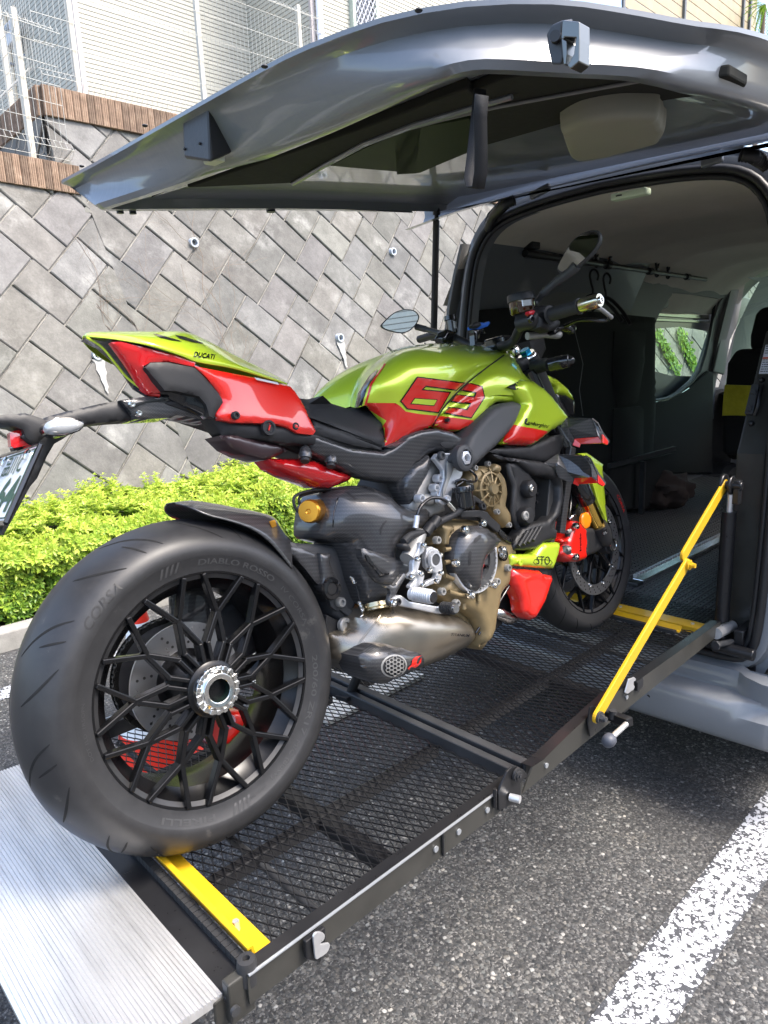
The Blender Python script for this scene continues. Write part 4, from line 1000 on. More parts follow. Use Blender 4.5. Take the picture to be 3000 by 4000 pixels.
P = W3([(285,1890),(440,1865),(640,1810),(765,1725),(740,1790),(620,1855),(440,1905),(290,1912)], .872); g = GV(); g.prism([Vector((x,.872,z)) for x, z in P], (0,.006,0)); g.build('sill_trim', mat('pale_metal', (.55,.62,.60), .25, .8), smooth=0, bevel=.003)
# pressed shapes in the side trim: recesses with darker shading come from depth
def dish(pts, y, name, m, z_=q2, dep=.02, r=.0):
    L = sm2(W3(pts, y, z_), 3); n = len(L); cx = sum(p[0] for p in L)/n; cz = sum(p[1] for p in L)/n
    g = GV(); Ya = y-.006
    rows = [[(x, Ya+.012, z) for x, z in [(cx+(a-cx)*1.06, cz+(b-cz)*1.05) for a, b in L]], [(a, Ya, b) for a, b in L], [(cx+(a-cx)*.97, Ya+.002, cz+(b-cz)*.97) for a, b in L], [(cx+(a-cx)*.86, Ya+dep, cz+(b-cz)*.86) for a, b in L]]
    g.loft(rows, True, False); g.add([rows[-1][i] for i in range(n)], [tuple(range(n))]); return g.build(name, m, smooth=50)
dish([(240,585),(370,583),(408,610),(375,830),(340,850),(175,840),(148,810),(200,620)], .875, 'trim_recess', M_qtr, dep=.004)
dish([(400,270),(480,265),(495,310),(465,425),(430,432),(340,420),(330,390),(370,290)], .862, 'trim_recess', M_qtr, dep=.003)
dish([(510,640),(560,640),(1659,700),(2100,760),(2090,905),(2000,985),(1500,960),(560,800),(500,760)], .872, 'trim_recess', M_qtr, dep=.004)
P = W3([(0,875),(180,890),(640,930),(1659,1000),(2000,1040),(2000,1075),(1659,1050),(600,990),(0,930)], .868, q2); g = GV(); g.prism([Vector((x,.868,z)) for x, z in P], (0,.02,0)); g.build('trim_ledge', M_qtr, smooth=0, bevel=.006)
P = [wp(*q2(550,130),1,.82), wp(*q2(545,300),1,.83), wp(*q2(470,560),1,.86), wp(*q2(385,890),1,.868)]; g = GV(); g.tube(P, .004, 6); g.build('trim_seam', M_seal)
g = GV(); pl = [Vector((x,.845,z)) for x, z in W3([(590,640),(770,660),(735,770),(590,760)], .845)]; g.prism(pl, (0,.006,0)); g.build('belt_anchor_plate', mat('anchor_grey', (.13,.135,.125), .45, .2), smooth=0, bevel=.004)
for c in ((615,700),(672,702)):
    p = wp(*q3(*c),1,.842); g = GV(); g.lathe([(.009,0),(.011,-.003),(.013,0)], p, (0,1,0), 20); 
# headliner with cross ribs
g = GV(); rows = []
for i in range(90):
    x = 1.80+i*3.35/89; L = []
    rb = .014*math.exp(-((x-2.5)/.12)**2)+.022*math.exp(-((x-3.05)/.10)**2)+.022*math.exp(-((x-3.55)/.10)**2)+.03*math.exp(-((x-4.2)/.14)**2)+.03*math.exp(-((x-4.7)/.12)**2)
    for j in range(25):
        o = -0.76+j*1.52/24; L.append((x, VC+o, 2.10-.30*abs(o/.76)**5-.02*(o/.76)**2-rb*(1-abs(o/.8)**3)))
    rows.append(L)
g.loft(rows, closed=False, caps=False); g.build('headliner', M_head, smooth=60)
# right inner wall, bulkheads of trim
g = GV(); pr_ = [(.79,.6),(.79,1.2),(.75,1.42),(.70,1.62),(.61,1.84),(.52,2.0),(.42,2.08)]
g.loft([[(x, VC-o, z) for o, z in pr_]+[(x, VC-o-.012, z+.004) for o, z in reversed(pr_)] for x in (1.86, 3.34)]); g.loft([[(x, VC-o, z) for o, z in pr_[:2]]+[(x, VC-o-.012, z) for o, z in reversed(pr_[:2])] for x in (3.34, 4.8)]); g.build('side_trim', M_qtr, smooth=40)
P = [Vector((x,.865,z)) for x, z in W3([(820,590),(850,555),(930,570),(1210,770),(1390,820),(1180,1240),(1120,1600),(1010,1570),(1160,870),(1100,850),(720,790)], .865)]; g = GV(); g.prism(P, (0,.02,0)); g.build('pillar_trim', M_qtr, smooth=0, bevel=.012)
P = [Vector((x,.868,z)) for x, z in W3([(250,1900),(560,1850),(760,1740),(960,1560),(1010,1570),(1000,2600),(300,2600)], .868)]; g = GV(); g.prism(P, (0,.03,0)); g.build('lower_trim', M_fab, smooth=0, bevel=.01)
# dome lamp
dl = wp(2463, 760, 2, 2.055); g = GV(); g.box(dl, (.04,.125,.022)); g.build('dome_lamp', mat('lamp_glass', (.62,.72,.52), .35), smooth=0, bevel=.006)
g = GV(); g.box(dl+Vector((-.021,.03,0)), (.004,.02,.004)); g.build('lamp_switch', M_seal, smooth=0)
# black fabric partition bags, lashing shelf
def slab(name, pts, y, th, m, z_, bulge=.0, parent=None):
    g = GV(); skin(g, [wp(*z_(a, b), 1, y) for a, b in pts], bulge, .05, th, .05, 1, -1); return g.build(name, m, parent, smooth=50)
org = slab('fabric_organiser', [(0,1005),(640,950),(1659,1050),(1960,1080),(1960,2000),(1900,3800),(900,4000),(0,4000)], .80, .02, M_fab, q2, .02)
slab('fabric_pocket', [(0,1155),(325,1160),(300,1500),(240,1880),(30,1925),(-20,1600)], .775, .02, M_fab, q3, .03)
slab('fabric_pocket', [(0,1945),(270,1915),(300,1960),(290,2700),(-40,2750)], .770, .02, M_fab, q3, .03)
z8 = z8_
g = GV(); g.tube([wp(*z8(610,660),1,.77), wp(*z8(660,860),1,.77), wp(*z8(640,1000),1,.77), wp(*z8(660,1140),1,.77)], .002, 5); g.build('seam', M_qtr)
g = GV(); g.bar(wp(*z8(800,1410),1,.62), wp(*z8(1155,1315),1,.62), .02, .025); g.bar(wp(*z8(985,1385),1,.62), wp(*z8(975,1670),1,.62), .025, .025, (0,1,0)); g.build('side_shelf_rail', M_blk2, smooth=0)
g = GV(); g.prism([wp(*z8(a,b),1,.66) for a,b in ((800,1430),(1150,1340),(1150,1560),(990,1640),(820,1640))], (0,.02,0)); g.build('shelf_panel', M_fab, smooth=0)
for s in (-1, 1):
    g = GV(); g.prism([(4.86,VC+s*.80,1.22),(5.48,VC+s*.80,1.22),(5.48,VC+s*.80,.6),(4.86,VC+s*.80,.6)], (0,s*.02,0)); g.build('door_card', M_fab, smooth=0)
    g = GV(); g.prism([(4.80,VC+s*.79,1.2),(4.95,VC+s*.79,1.2),(4.95,VC+s*.62,2.1),(4.80,VC+s*.62,2.1)], (0,s*.03,0)); g.build('pillar_trim', M_qtr, smooth=0)
# front pillars and dashboard seen against the light
g = GV(); g.box((5.25,VC,1.12),(.4,1.5,.18)); g.build('dashboard', M_trimk, smooth=0, bevel=.04)
g = GV(); g.prism([(5.02,VC-.74,1.2),(5.02,VC+.74,1.2),(4.95,VC+.6,2.08),(4.95,VC-.6,2.08)], (.006,0,0)); g.build('windscreen', M_gl, smooth=0)
# seats (two, in the cab), headrest on top
def seat(y, s=0):
    r = empty('seat', Vector((3.86,y,.6))+VI, parent=van)
    g = G(); g.loft([[(a,b*w_,z) for a, b in ((-.05,-1),(.09,-1),(.09,1),(-.05,1))] for z, w_ in ((.30,.24),(.50,.255),(.85,.245),(.93,.20))]); g.build('backrest', M_fab, r, 0, .03, 3)
    g = G(); g.loft([[(a,b*w_,z) for a, b in ((-.03,-1),(.08,-1),(.08,1),(-.03,1))] for z, w_ in ((.92,.13),(1.0,.135),(1.12,.115),(1.16,.09))]); g.build('headrest', M_fab, r, 0, .03, 3)
    g = G(); g.box((.28,0,.33),(.5,.5,.14)); g.box((.25,0,.13),(.3,.36,.26)); g.build('cushion', M_fab, r, 0, .04, 3)
    return r
yS = wp(2828,1500,0,3.86).y; s1 = seat(yS-.27); s2 = seat(yS-.27-.62)
# ------------- tailgate
gate = empty('tailgate', Vector((1.72,VC,2.16))+VI, parent=van); gate['label'] = 'open rear door seen from below with dark trim board'
GI = -Vector((1.72,VC,2.16))
def gout(o):
    T = [(0,.235),(.18,.237),(.30,.245),(.45,.278),(.57,.345),(.66,.445),(.71,.545),(.755,.66),(.79,.76),(.815,.88),(.83,1.1),(.83,1.5),(.80,1.70)]
    return T
def half_(P): return [(p.x, p.y) for p in smooth_loop([(o, x, 0) for o, x in P], 2, False)]
OUT = half_(gout(0)); OUTL = half_([(0,.235),(.25,.235),(.48,.236),(.66,.234),(.78,.230),(.825,.232),(.838,.26),(.840,.34),(.840,.50),(.838,.75),(.835,1.1),(.82,1.5),(.80,1.70)])
LIP = half_([(0,.325),(.22,.325),(.38,.315),(.50,.305),(.575,.318),(.61,.345),(.65,.42),(.69,.50),(.73,.58),(.755,.68),(.77,.85),(.77,1.15),(.75,1.60),(.70,1.70)])
LIPL = half_([(0,.325),(.20,.310),(.38,.288),(.52,.262),(.61,.245),(.66,.255),(.69,.30),(.70,.40),(.705,.60),(.705,.85),(.705,1.15),(.70,1.55),(.68,1.70)])
zo = lambda x, o: 2.098+(.095*(x-.235)-.012*(x-.235)**2 if o > 0 else .075*max(0,x-.70))
zl = lambda x, o: 2.000+.03*max(0,x-.3)+.07*max(0,x-.75) if o <= 0 else 2.0+.125*(x-.26)-.018*(x-.26)**2
def full(P, Q, z): return [(x, VC-o, z(x,-1)) for o, x in P]+[(x, VC+o, z(x,1) if i else 0) for i, (o, x) in enumerate(reversed(Q[:-1]), 1)] if 0 else [(x, VC-o, z(x,-1)) for o, x in reversed(P)]+[(x, VC+o, z(x,1)) for o, x in Q[1:]]
def mixl(A, B, t, dz=0): return [(a[0]*(1-t)+b[0]*t, a[1]*(1-t)+b[1]*t, a[2]*(1-t)+b[2]*t+dz) for a, b in zip(A, B)]
Lo = full(OUT, OUTL, zo); Ll = full(LIP, LIPL, zl); nL = len(Lo)
def inset(L, k, dz=0):
    out = []; cy, cx = VC, 1.3
    for i, p in enumerate(L):
        a = L[max(i-1,0)]; b = L[min(i+1,len(L)-1)]; t = Vector((b[0]-a[0], b[1]-a[1])).normalized(); nn = Vector((-t.y, t.x))
        if nn.dot(Vector((cx-p[0], cy-p[1]))) < 0: nn = -nn
        if i in (0, len(L)-1): nn = Vector((0, 1 if p[1] < VC else -1))
        out.append((p[0]+nn.x*k, p[1]+nn.y*k, p[2]+dz))
    return out
crown = []; 
def wav(L, amp, f, ph=0):
    return [(p[0]+amp*max(0,math.sin(i*f+ph))**3, p[1], p[2]) for i, p in enumerate(L)]
o1 = inset(Lo, .0, -.008); o2 = inset(Lo, .018, -.013); o3 = inset(Lo, .030, -.022)
m1 = mixl(o3, Ll, .25); m2 = mixl(o3, Ll, .6); m3 = mixl(o3, Ll, .92); l1 = inset(Ll, .012, -.006); l2 = inset(Ll, .035, -.004)
GV2 = lambda: GV()
g = GV(); g.loft([inset(Lo,.30,.006), inset(Lo,.10,.006), inset(Lo,.03,.004), Lo, o1, o2, o3, m1, m2, m3, l1, l2], closed=False, caps=False)
# roof-side cap of the outer skin
cap = inset(Lo,.30,.006); g.add(cap, [tuple(range(len(cap)))])
g.build('door_frame', M_body, gate, GI, smooth=50)
# inner sheet between the lips, with a stepped rim
l3 = inset(Ll,.045,.022); l4 = inset(Ll,.10,.040); l5 = inset(Ll,.15,.036)
g = GV(); g.loft([l2, l3, l4, l5], closed=False, caps=False); n = len(l5); g.add(l5, [(i, i+1, n-2-i, n-1-i) for i in range(n//2-1) if i+1 < n-2-i]+([(n//2-1, n//2, n-n//2)] if n % 2 else [])); g.build('inner_panel', M_body, gate, GI, smooth=50)
# hinge-side ridge of the gate (closing the front end)
g = GV(); prof = [(1.60,2.115),(1.64,2.12),(1.68,2.135),(1.715,2.15),(1.73,2.18),(1.72,2.24)]
g.loft([[(x, VC+o, z-.03*(abs(o)/.75)**3) for x, z in prof] for o in [-.79+.0658*i for i in range(25)]], closed=False, caps=False); g.build('hinge_edge', M_body, gate, GI, smooth=60)
def gz(u, v, dz):   # point on the sloping inner plane of the door
    d = ray(u, v); A = CAM; k = .052; z0 = 2.0+dz; t = (z0+k*(A.x-.30)-A.z)/(d.z-k*d.x); return A+d*t
g1 = zm(200,200,2000); g2 = zm(1600,0,3000)
def gpanel(name, pts, dz, th, m, bev=.004):
    g = GV(); g.prism([gz(u, v, dz) for u, v in pts], (0,0,th)); return g.build(name, m, gate, GI, smooth=0, bevel=bev)
gpanel('trim_board', [g1(490,492),g1(640,440),g1(900,355),g1(1150,270),g1(1500,135),g2(290,432),g2(420,372),g2(610,325),g2(1000,335),g2(1180,372),g2(1340,372),g2(1480,350),g2(1560,395),g2(1545,418),g2(1190,465),g2(700,575),g2(340,678),g2(285,540),g1(1659,160),g1(1310,262),g1(1130,330),g1(990,405),g1(870,475)], .010, .02, M_trimk)
gpanel('door_glass', [g1(1005,413),g1(1140,345),g1(1320,268),g2(-60,610),g2(275,550),g2(340,680),g2(275,705),g2(130,765),g2(50,800),g2(-20,805),g1(1310,440)], .014, .012, mat('dark_door_glass', (.02,.028,.012), .6, spec=.15))
g = GV(); g.tube([gz(*g1(a,b),.006) for a,b in ((870,478),(990,408),(1130,333),(1310,265),(1659,163))], .006, 8); g.build('glass_bead', M_body, gate, GI)
g = GV(); g.tube([gz(*g2(a,b),.006) for a,b in ((410,495),(760,430),(1140,362))], .0035, 8); g.tube([gz(*g2(a,b),.006) for a,b in ((0,595),(150,555),(410,495))], .0035, 8); g.build('trim_seam', M_qtr, gate, GI)
# handle housing, wiper motor cover, pull strap, bump stops, latch
hp = [g2(a,b) for a,b in ((702,560),(705,540),(800,490),(950,462),(1060,458),(1150,462),(1158,480),(1172,500),(1176,520),(1188,535),(1186,550),(1165,585),(1130,608),(900,672),(790,690),(750,680),(728,640))]
hp = [(p.x, p.y) for p in smooth_loop([(u, v, 0) for u, v in hp], 4)]; g = GV(); P = [gz(u, v, .0) for u, v in hp]; c = sum(P, Vector())/len(P); c0 = c
g.loft([[p+Vector((0,0,.012)) for p in P], P, [c+(p-c)*.985-Vector((0,0,.018)) for p in P], [c+(p-c)*.965-Vector((0,0,.026)) for p in P], [c+(p-c)*.92-Vector((0,0,.031)) for p in P], [c+(p-c)*.8-Vector((0,0,.033)) for p in P]]); g.build('lamp_cover', M_beige, gate, GI, smooth=60)
s_ = wp(*g2(335,395), 0, .93); 
def strap():
    P = [gz(*g2(330,400), .0), None]; x0 = P[0]; y0 = x0.y
    T = [wp(u, v, 1, y0-.01*k) for k, (u, v) in enumerate([g2(325,415), g2(312,540), g2(295,700), g2(280,830), g2(290,872), g2(318,870), g2(330,800), g2(332,700), g2(328,540), g2(335,440)])]
    g = GV(); w_ = .011; ex = (RT*.9+FW*.25).normalized(); vs = []
    for p in T: vs += [p-ex*w_, p+ex*w_]
    fs = [(2*i, 2*i+1, 2*i+3, 2*i+2) for i in range(len(T)-1)]; g.add(vs, fs); o = g.build('pull_strap', mat('webbing', (.012,.012,.013), .7, bump=(700,.4,.002)), gate, GI, smooth=60, recalc=False); md = o.modifiers.new('thick','SOLIDIFY'); md.thickness = .0022
strap()
bxp = [g1(a,b) for a,b in ((462,235),(580,178),(622,182),(655,360),(575,405),(475,385))]
# lock housing at the middle of the door's lower edge
Pb = [(.245,.215,2.085),(.245,.085,2.085)]
lc = wp(*g1(560,290), 0, .285)
g = GV(); cx_, cy2, cz2 = .285, lc.y, 2.03
q_ = lambda u, v, x: wp(*g1(u, v), 0, x)
F_ = [q_(468,245,.262), q_(560,195,.262), q_(592,178,.29), q_(620,190,.33), q_(655,350,.315), q_(640,362,.27), q_(575,403,.262), q_(476,385,.262)]
front = [q_(470,240,.262), q_(583,182,.262), q_(600,260,.262), q_(575,402,.262), q_(475,386,.262)]
va, vb, vd, vc_ = q_(470,238,.252), q_(566,186,.252), q_(476,386,.252), q_(573,403,.252); vb2, vc2 = q_(622,186,.315), q_(657,362,.315)
kk = Vector((.063,.03,.01)); g.add([va, vb, vc_, vd, va+kk, vb2, vc2, vd+kk], [(0,1,2,3),(1,5,6,2),(0,4,5,1),(3,2,6,7),(4,7,6,5),(0,3,7,4)])
g.build('lock_housing', mat('black_plastic', (.022,.022,.024), .42, bump=(90,.15,.003)), gate, GI, smooth=0, bevel=.007)
for a_, b_ in ((480,352),(534,332)):
    p = q_(a_, b_, .250); g = GV(); g.ico(p, .0035, 1); g.build('screw_hole', M_seal, gate, GI)
g = GV(); p = q_(560,385,.27); g.box(p+Vector((.012,-.01,-.003)), (.03,.045,.016)); g.build('lock_striker', mat('pale_plastic', (.5,.5,.4), .5), gate, GI, smooth=0, bevel=.004)
# metal latch near the right corner
q5 = lambda a, b, x: wp(*g2(a,b), 0, x)
g = GV(); y_ = None
Lt = [q5(a,b,.40) for a,b in ((655,115),(710,92),(700,150),(712,260),(700,300),(655,300),(640,225),(632,160))]
g.prism(Lt, (.03,0,.01)); g.build('latch_case', M_blk2, gate, GI, smooth=0, bevel=.003)
g = GV(); Lt = [q5(a,b,.392) for a,b in ((706,92),(785,100),(786,190),(768,190),(770,175),(716,172),(712,182),(700,182))]
g.prism(Lt, (.03,.0,.0)); 
Lt = [q5(a,b,.392) for a,b in ((712,182),(700,170),(712,300),(722,300),(728,250),(726,190))]; g.prism(Lt, (.03,0,0))
Lt = [q5(a,b,.392) for a,b in ((768,180),(786,180),(784,285),(745,318),(728,305),(760,250))]; g.prism(Lt, (.03,0,0)); g.build('latch_claw', mat('dark_steel', (.16,.16,.15), .28, .9), gate, GI, smooth=0, bevel=.002)
g = GV(); p = q5(672,165,.388); g.cyl(p, p+Vector((.01,.004,0)), .008, n=20); g.build('latch_screw', M_seal, gate, GI)
for (uv, L_) in ((g2(1444,320), .055), (g1(787,522), .05), (g1(292,562), .018), (g1(247,568), .012)):
    y_ = VC-.70 if uv[0] > 2000 else VC+.695
    p = wp(uv[0], uv[1], 1, y_); g = GV(); g.cyl(p+Vector((0,0,.012)), p-Vector((0,0,L_)), .0155 if L_ > .03 else .010, n=20); g.build('bump_stop', M_seal, gate, GI)
for uv in (g1(768,55),g1(338,268),g1(110,414),g2(42,48)):
    p = wp(uv[0], uv[1], 2, 2.088); g = GV(); g.ico(p, .0065, 2, (1,1,.5)); g.build('drain_plug', M_seal, gate, GI)
# hinges and wiring boots
for (a, b, c) in ((g2(560,925), g2(650,880), 1), (g2(1350,780), g2(1450,745), 1)):
    P, Q = wp(*a,0,1.70), wp(*b,0,1.70); g = GV(); g.bar(P+Vector((0,0,.012)), Q+Vector((0,0,.012)), .022, .026); g.build('door_hinge', M_body, van, smooth=0, bevel=.005)
for pts in ([(485,925,1.68),(445,945,1.66),(420,970,1.69),(390,1000,1.74),(365,1060,1.78)], [(1530,715,1.66),(1590,725,1.67),(1625,745,1.70),(1659,770,1.72)]):
    P = smooth_loop([wp(*g2(a,b),0,x) for a,b,x in pts], 8, False); g = GV(); g.tube(P, [.017+.0035*(i % 2) for i in range(len(P))], 12); g.build('wiring_boot', M_seal, van, smooth=60)
# gas strut on the far side
ga = wp(1706, 800, 1, VC+.66); gb_ = wp(1690, 1340, 0, 1.80); gb_ = wp(1694,1330,1,VC+.755)
g = GV(); dd = (gb_-ga); g.tube([ga, ga+dd*.10, ga+dd*.11, gb_], [.009,.009,.014,.0145], 16); g.build('gas_strut', M_seal, van)
g = GV(); g.tube([ga-dd*.01, ga+dd*.07], .0155, 12); g.build('strut_end', M_seal, van)
g = GV(); g.tube([ga+dd*.93, ga+dd*.985], .0158, 16); g.build('strut_label', M_yel, van)
# ================================================================ THINGS INSIDE THE VAN
rl = wp(*q2(555,385),1,.70); rr = wp(2757,1092,1,.70); 
pole = empty('hanging_rail', rl, 'black telescopic pole mounted below the van ceiling with clamps on it', 'rail'); dr = (rr-rl)
g = G(); g.tube([(0,0,0), dr*.33, dr*.335, dr], [.0165,.0165,.0125,.0125], 16); g.build('pole', M_blk, pole)
for t_ in (.14,.36,.6,.85):
    g = G(); g.tube([dr*t_, dr*(t_+.02)], .019, 14); g.build('pole_collar', M_seal, pole)
g = G(); g.box(Vector((.05,0,.045)), (.07,.05,.05)); g.build('pole_bracket', M_seal, pole, 0, .006)
def clamp(u, v, lab):
    p = wp(u, v, 1, .70); r = empty('spring_clamp', p, lab, 'clamp', 'black spring clamps gripping the rail in the van')
    for s in (-1,1):
        g = G(); g.tube([(s*.028,0,.055),(s*.020,0,.040),(s*.004,0,.012),(-s*.016,0,-.012),(-s*.014,0,-.030),(-s*.004,0,-.036)], [.0055,.0055,.007,.007,.006,.004], 8); g.build('clamp_arm', M_seal, r)
    g = G(); g.cyl((0,-.012,.004),(0,.012,.004),.007,n=14); g.build('clamp_spring', M_steel, r)
for (a, b, z_, lab) in ((1325,455,q2,'black spring clamp beside the tall motorcycle mirror, leftmost on the rail'), (1475,460,q2,'second black spring clamp from the mirror, above the hangers'), (432,535,q3,'third black spring clamp, left one of the pair above the side window'), (545,555,q3,'fourth black spring clamp, right one of the pair above the side window')):
    clamp(*z_(a,b), lab)
def hanger(u, v, lab, rz):
    p = wp(u, v, 1, .70); r = empty('coat_hanger', p, lab, 'hanger', 'black hangers on the van rail')
    g = G(); g.tube(smooth_loop([(-.03,0,-.02),(-.036,0,.005),(-.018,0,.03),(.008,0,.034),(.022,0,.012),(.012,0,-.03),(0,0,-.06),(0,0,-.09)],4,False), .0055, 8); g.build('hook', M_seal, r)
    g = G(); g.tube(smooth_loop([(-.20,0,-.23),(-.12,0,-.15),(0,0,-.085),(.12,0,-.15),(.20,0,-.23)],4,False), [.009]*17, 8); g.build('shoulder_bar', M_seal, r); r.rotation_euler = (0,0,rz)
hanger(*q2(1290,640), 'black plastic hanger, the nearer of two below the mirror', 1.3); hanger(*q2(1430,680), 'black plastic hanger, the farther of two, next to the organiser', 1.15)
# towel on seat
tw = [wp(*q3(a,b),0,3.76) for a,b in ((1120,1702),(1128,1698),(1400,1706),(1561,1706),(1660,1712),(1660,2030),(1500,2025),(1250,2012),(1100,2012),(1092,2020),(1108,1800))]
def n_towel(m, nt, b):
    no = tex(nt, 'Noise', 14, Detail=8.0, Roughness=.75); nt.links.new(ramp(nt, no.outputs[0], [(.3, (.42,.36,.012)), (.6, (.58,.51,.03)), (.8, (.66,.60,.08))]), b.inputs['Base Color']); b.inputs['Roughness'].default_value = .95; b.inputs['Sheen Weight'].default_value = .4; bumpn(nt, b, no.outputs[0], .6, .01)
g = G(); g.prism(tw, (.006,0,0)); tag(g.build('towel', mat('yellow_towel', nodes=n_towel), None, 0, .002), 'mustard yellow towel hung over the back of the van seat', 'towel')
# silver rail track, bag, small box
za = zm(1800,800,3000)
ta, tb = wp(*za(955,2035),2,.600), wp(*za(1440,1795),2,.600); dt = (tb-ta).normalized(); tb = ta+dt*1.6
fr_ = empty('floor_track', ta, 'bright aluminium floor track with a toothed edge on the ribbed van floor', 'floor track')
g = G(); g.bar(Vector((0,0,.004)), tb-ta+Vector((0,0,.004)), .05, .014); g.build('track', mat('bright_aluminium', (.75,.76,.74), .25, .9), fr_, 0, .004)
g = G(); nrm = Vector((-dt.y, dt.x, 0))
for k in range(64): g.box(dt*(.04+k*.024)+nrm*.032+Vector((0,0,.010)), (.013,.014,.014), Matrix((dt,nrm,Vector((0,0,1)))).transposed())
g.build('tooth_strip', M_steel, fr_, 0, .001)
g = G(); g.bar(-dt*.05, dt*.002, .055, .018); g.build('track_end', M_seal, fr_, 0, .005)
bgp = wp(*za(1075,1620),2,.6); bag = empty('cloth_bag', bgp, 'crumpled dark brown cloth bag on the van floor by the shelf', 'bag')
b = bmesh.new(); bmesh.ops.create_icosphere(b, subdivisions=4, radius=1)
g = G(); vs = []
for v in b.verts:
    n_ = noise.noise(v.co*2.2)*.35+noise.noise(v.co*5)*.15; p = v.co*(1+n_); vs.append((p.x*.20, p.y*.17, max(0, .09+p.z*.12)))
b.verts.index_update(); g.add(vs, [tuple(v.index for v in f.verts) for f in b.faces]); b.free(); g.build('bag_body', mat('dark_brown_cloth', (.045,.030,.025), .9, bump=(80,.5,.004)), bag, 60)
bp_ = wp(*za(922,1545),2,.66); g = G(); g.box((0,0,.0),(.09,.07,.10)); o = g.build('small_box', mat('tan_card', (.30,.20,.10), .7), None, 0, .002); o.location = bp_; tag(o, 'small tan cardboard box in the dark corner under the shelf rail', 'box')
bp_ = wp(*za(862,1560),2,.64); g = G(); g.box((0,0,.0),(.09,.06,.06)); o = g.build('small_box', mat('blue_card', (.02,.05,.18), .5), None, 0, .002); o.location = bp_; tag(o, 'small dark blue box behind the front tyre in the van', 'box')
# vine on the wall seen through the van's side window
g = G(); tones = []; rnd = random.Random(77)
for (u0, v0, u1, v1) in ((2580,1290,2650,1450),(2668,1290,2720,1440)):
    P0 = wp(u0,v0,1,4.72); P1 = wp(u1,v1,1,4.55)
    for k in range(420):
        t = rnd.random(); p = P0.lerp(P1, t)+Vector((rnd.gauss(0,.09),0,rnd.gauss(0,.06))); z = p.z; p.y = 4.3+.3*z-.06-rnd.random()*.03
        leaf(g, p, Vector((rnd.uniform(-1,1),-.2,rnd.uniform(-1,.2))), Vector((0,-1,.2)), .075, .06, .1+.5*rnd.random(), tones)
iv = empty('ivy_vine', (wp(2620,1440,1,4.6).x,4.5,.6), 'green ivy strands climbing the block wall, seen through the van side window', 'ivy')
o = g.build('leaves', M_leaf, iv, 0, recalc=False); o.location = -iv.location; set_tone(o, tones)
# ================================================================ MOTORCYCLE
def n_metal_green(m, nt, b):
    tc = N(nt, 'TexCoord'); lw = N(nt, 'LayerWeight'); lw.inputs[0].default_value = .35
    c = ramp(nt, lw.outputs['Facing'], [(0, (.56,.70,.04)), (.5, (.45,.62,.028)), (1, (.30,.47,.018))]); nt.links.new(c, b.inputs['Base Color'])
    fl = tex(nt, 'Noise', 900, tc.outputs['Object']); bumpn(nt, b, fl.outputs[0], .06, .001)
M_green = mat('lime_metallic', rough=.34, metal=.38, coat=1.0, nodes=n_metal_green)
M_red = mat('bright_red', (.60,.012,.006), .32, coat=1.0, bump=(900,.03,.0005)); M_dred = mat('deep_red', (.42,.006,.008), .2, coat=1.0)
def n_carbon(m, nt, b):
    tc = N(nt, 'TexCoord'); mp = N(nt, 'Mapping'); nt.links.new(tc.outputs['Object'], mp.inputs[0]); mp.inputs['Rotation'].default_value = (0,.6,0)
    s = N(nt, 'SeparateXYZ'); nt.links.new(mp.outputs[0], s.inputs[0]); per = .0042
    a = math_(nt, 'ADD', s.outputs[0], s.outputs[2]); d = math_(nt, 'SUBTRACT', s.outputs[0], s.outputs[2])
    k = math_(nt, 'MULTIPLY', math_(nt, 'SINE', math_(nt, 'MULTIPLY', a, 6.283/per)), math_(nt, 'SINE', math_(nt, 'MULTIPLY', d, 6.283/(per*2.2))))
    st = math_(nt, 'SINE', math_(nt, 'MULTIPLY', a, 6.283/.0125)); v = math_(nt, 'ADD', math_(nt, 'MULTIPLY', st, .16), math_(nt, 'MULTIPLY', k, .55))
    c = ramp(nt, math_(nt, 'ADD', math_(nt, 'MULTIPLY', v, .5), .5), [(.2, (.010,.010,.011)), (.55, (.035,.035,.037)), (.8, (.085,.083,.082))]); nt.links.new(c, b.inputs['Base Color'])
M_carb = mat('carbon_fibre', rough=.42, metal=.1, coat=.8, coatr=.02, nodes=n_carbon)
M_plas = mat('matt_black_plastic', (.014,.014,.015), .50, bump=(700,.18,.0008)); M_frame = mat('dark_grey_frame', (.045,.046,.048), .5, bump=(500,.25,.001)); M_dk = mat('engine_dark', (.012,.012,.013), .6)
M_bronze = mat('bronze_magnesium', (.22,.165,.085), .42, .35, vary=(25,.1,.06), bump=(300,.2,.001)); M_cast = mat('cast_aluminium', (.30,.295,.28), .48, .45, vary=(30,.12,.08)); M_alb = mat('silver_machined', (.62,.63,.65), .36, .6, vary=(25,.06,.06))
M_ti = mat('titanium', (.30,.265,.215), .30, .9, vary=(7,.10,.06)); M_gold = mat('gold_tube', (.80,.52,.12), .12, 1); M_goldan = mat('gold_anodised', (.72,.33,.04), .28, .9)
M_seat = mat('seat_vinyl', (.018,.018,.019), .62, bump=(420,.4,.0012)); M_chrome = mat('chrome', (.85,.85,.85), .06, 1); M_nut = mat('polished_nut', (.72,.71,.68), .14, 1)
M_gloss = mat('gloss_black', (.008,.008,.009), .16, coat=.6); M_satin = mat('satin_black_rim', (.005,.005,.0055), .27, spec=.35); M_disc = mat('brake_steel', (.36,.36,.37), .30, .9, vary=(60,.04,.03))
M_tail = mat('tail_lens_red', (.55,.008,.010), .08, coat=1.0, spec=.8); M_clear = mat('clear_lens', (.40,.41,.42), .08, coat=1, metal=.3); M_amber = mat('amber_lens', (.80,.22,.01), .15, coat=1); M_blue = mat('blue_plastic', (.02,.14,.62), .4)
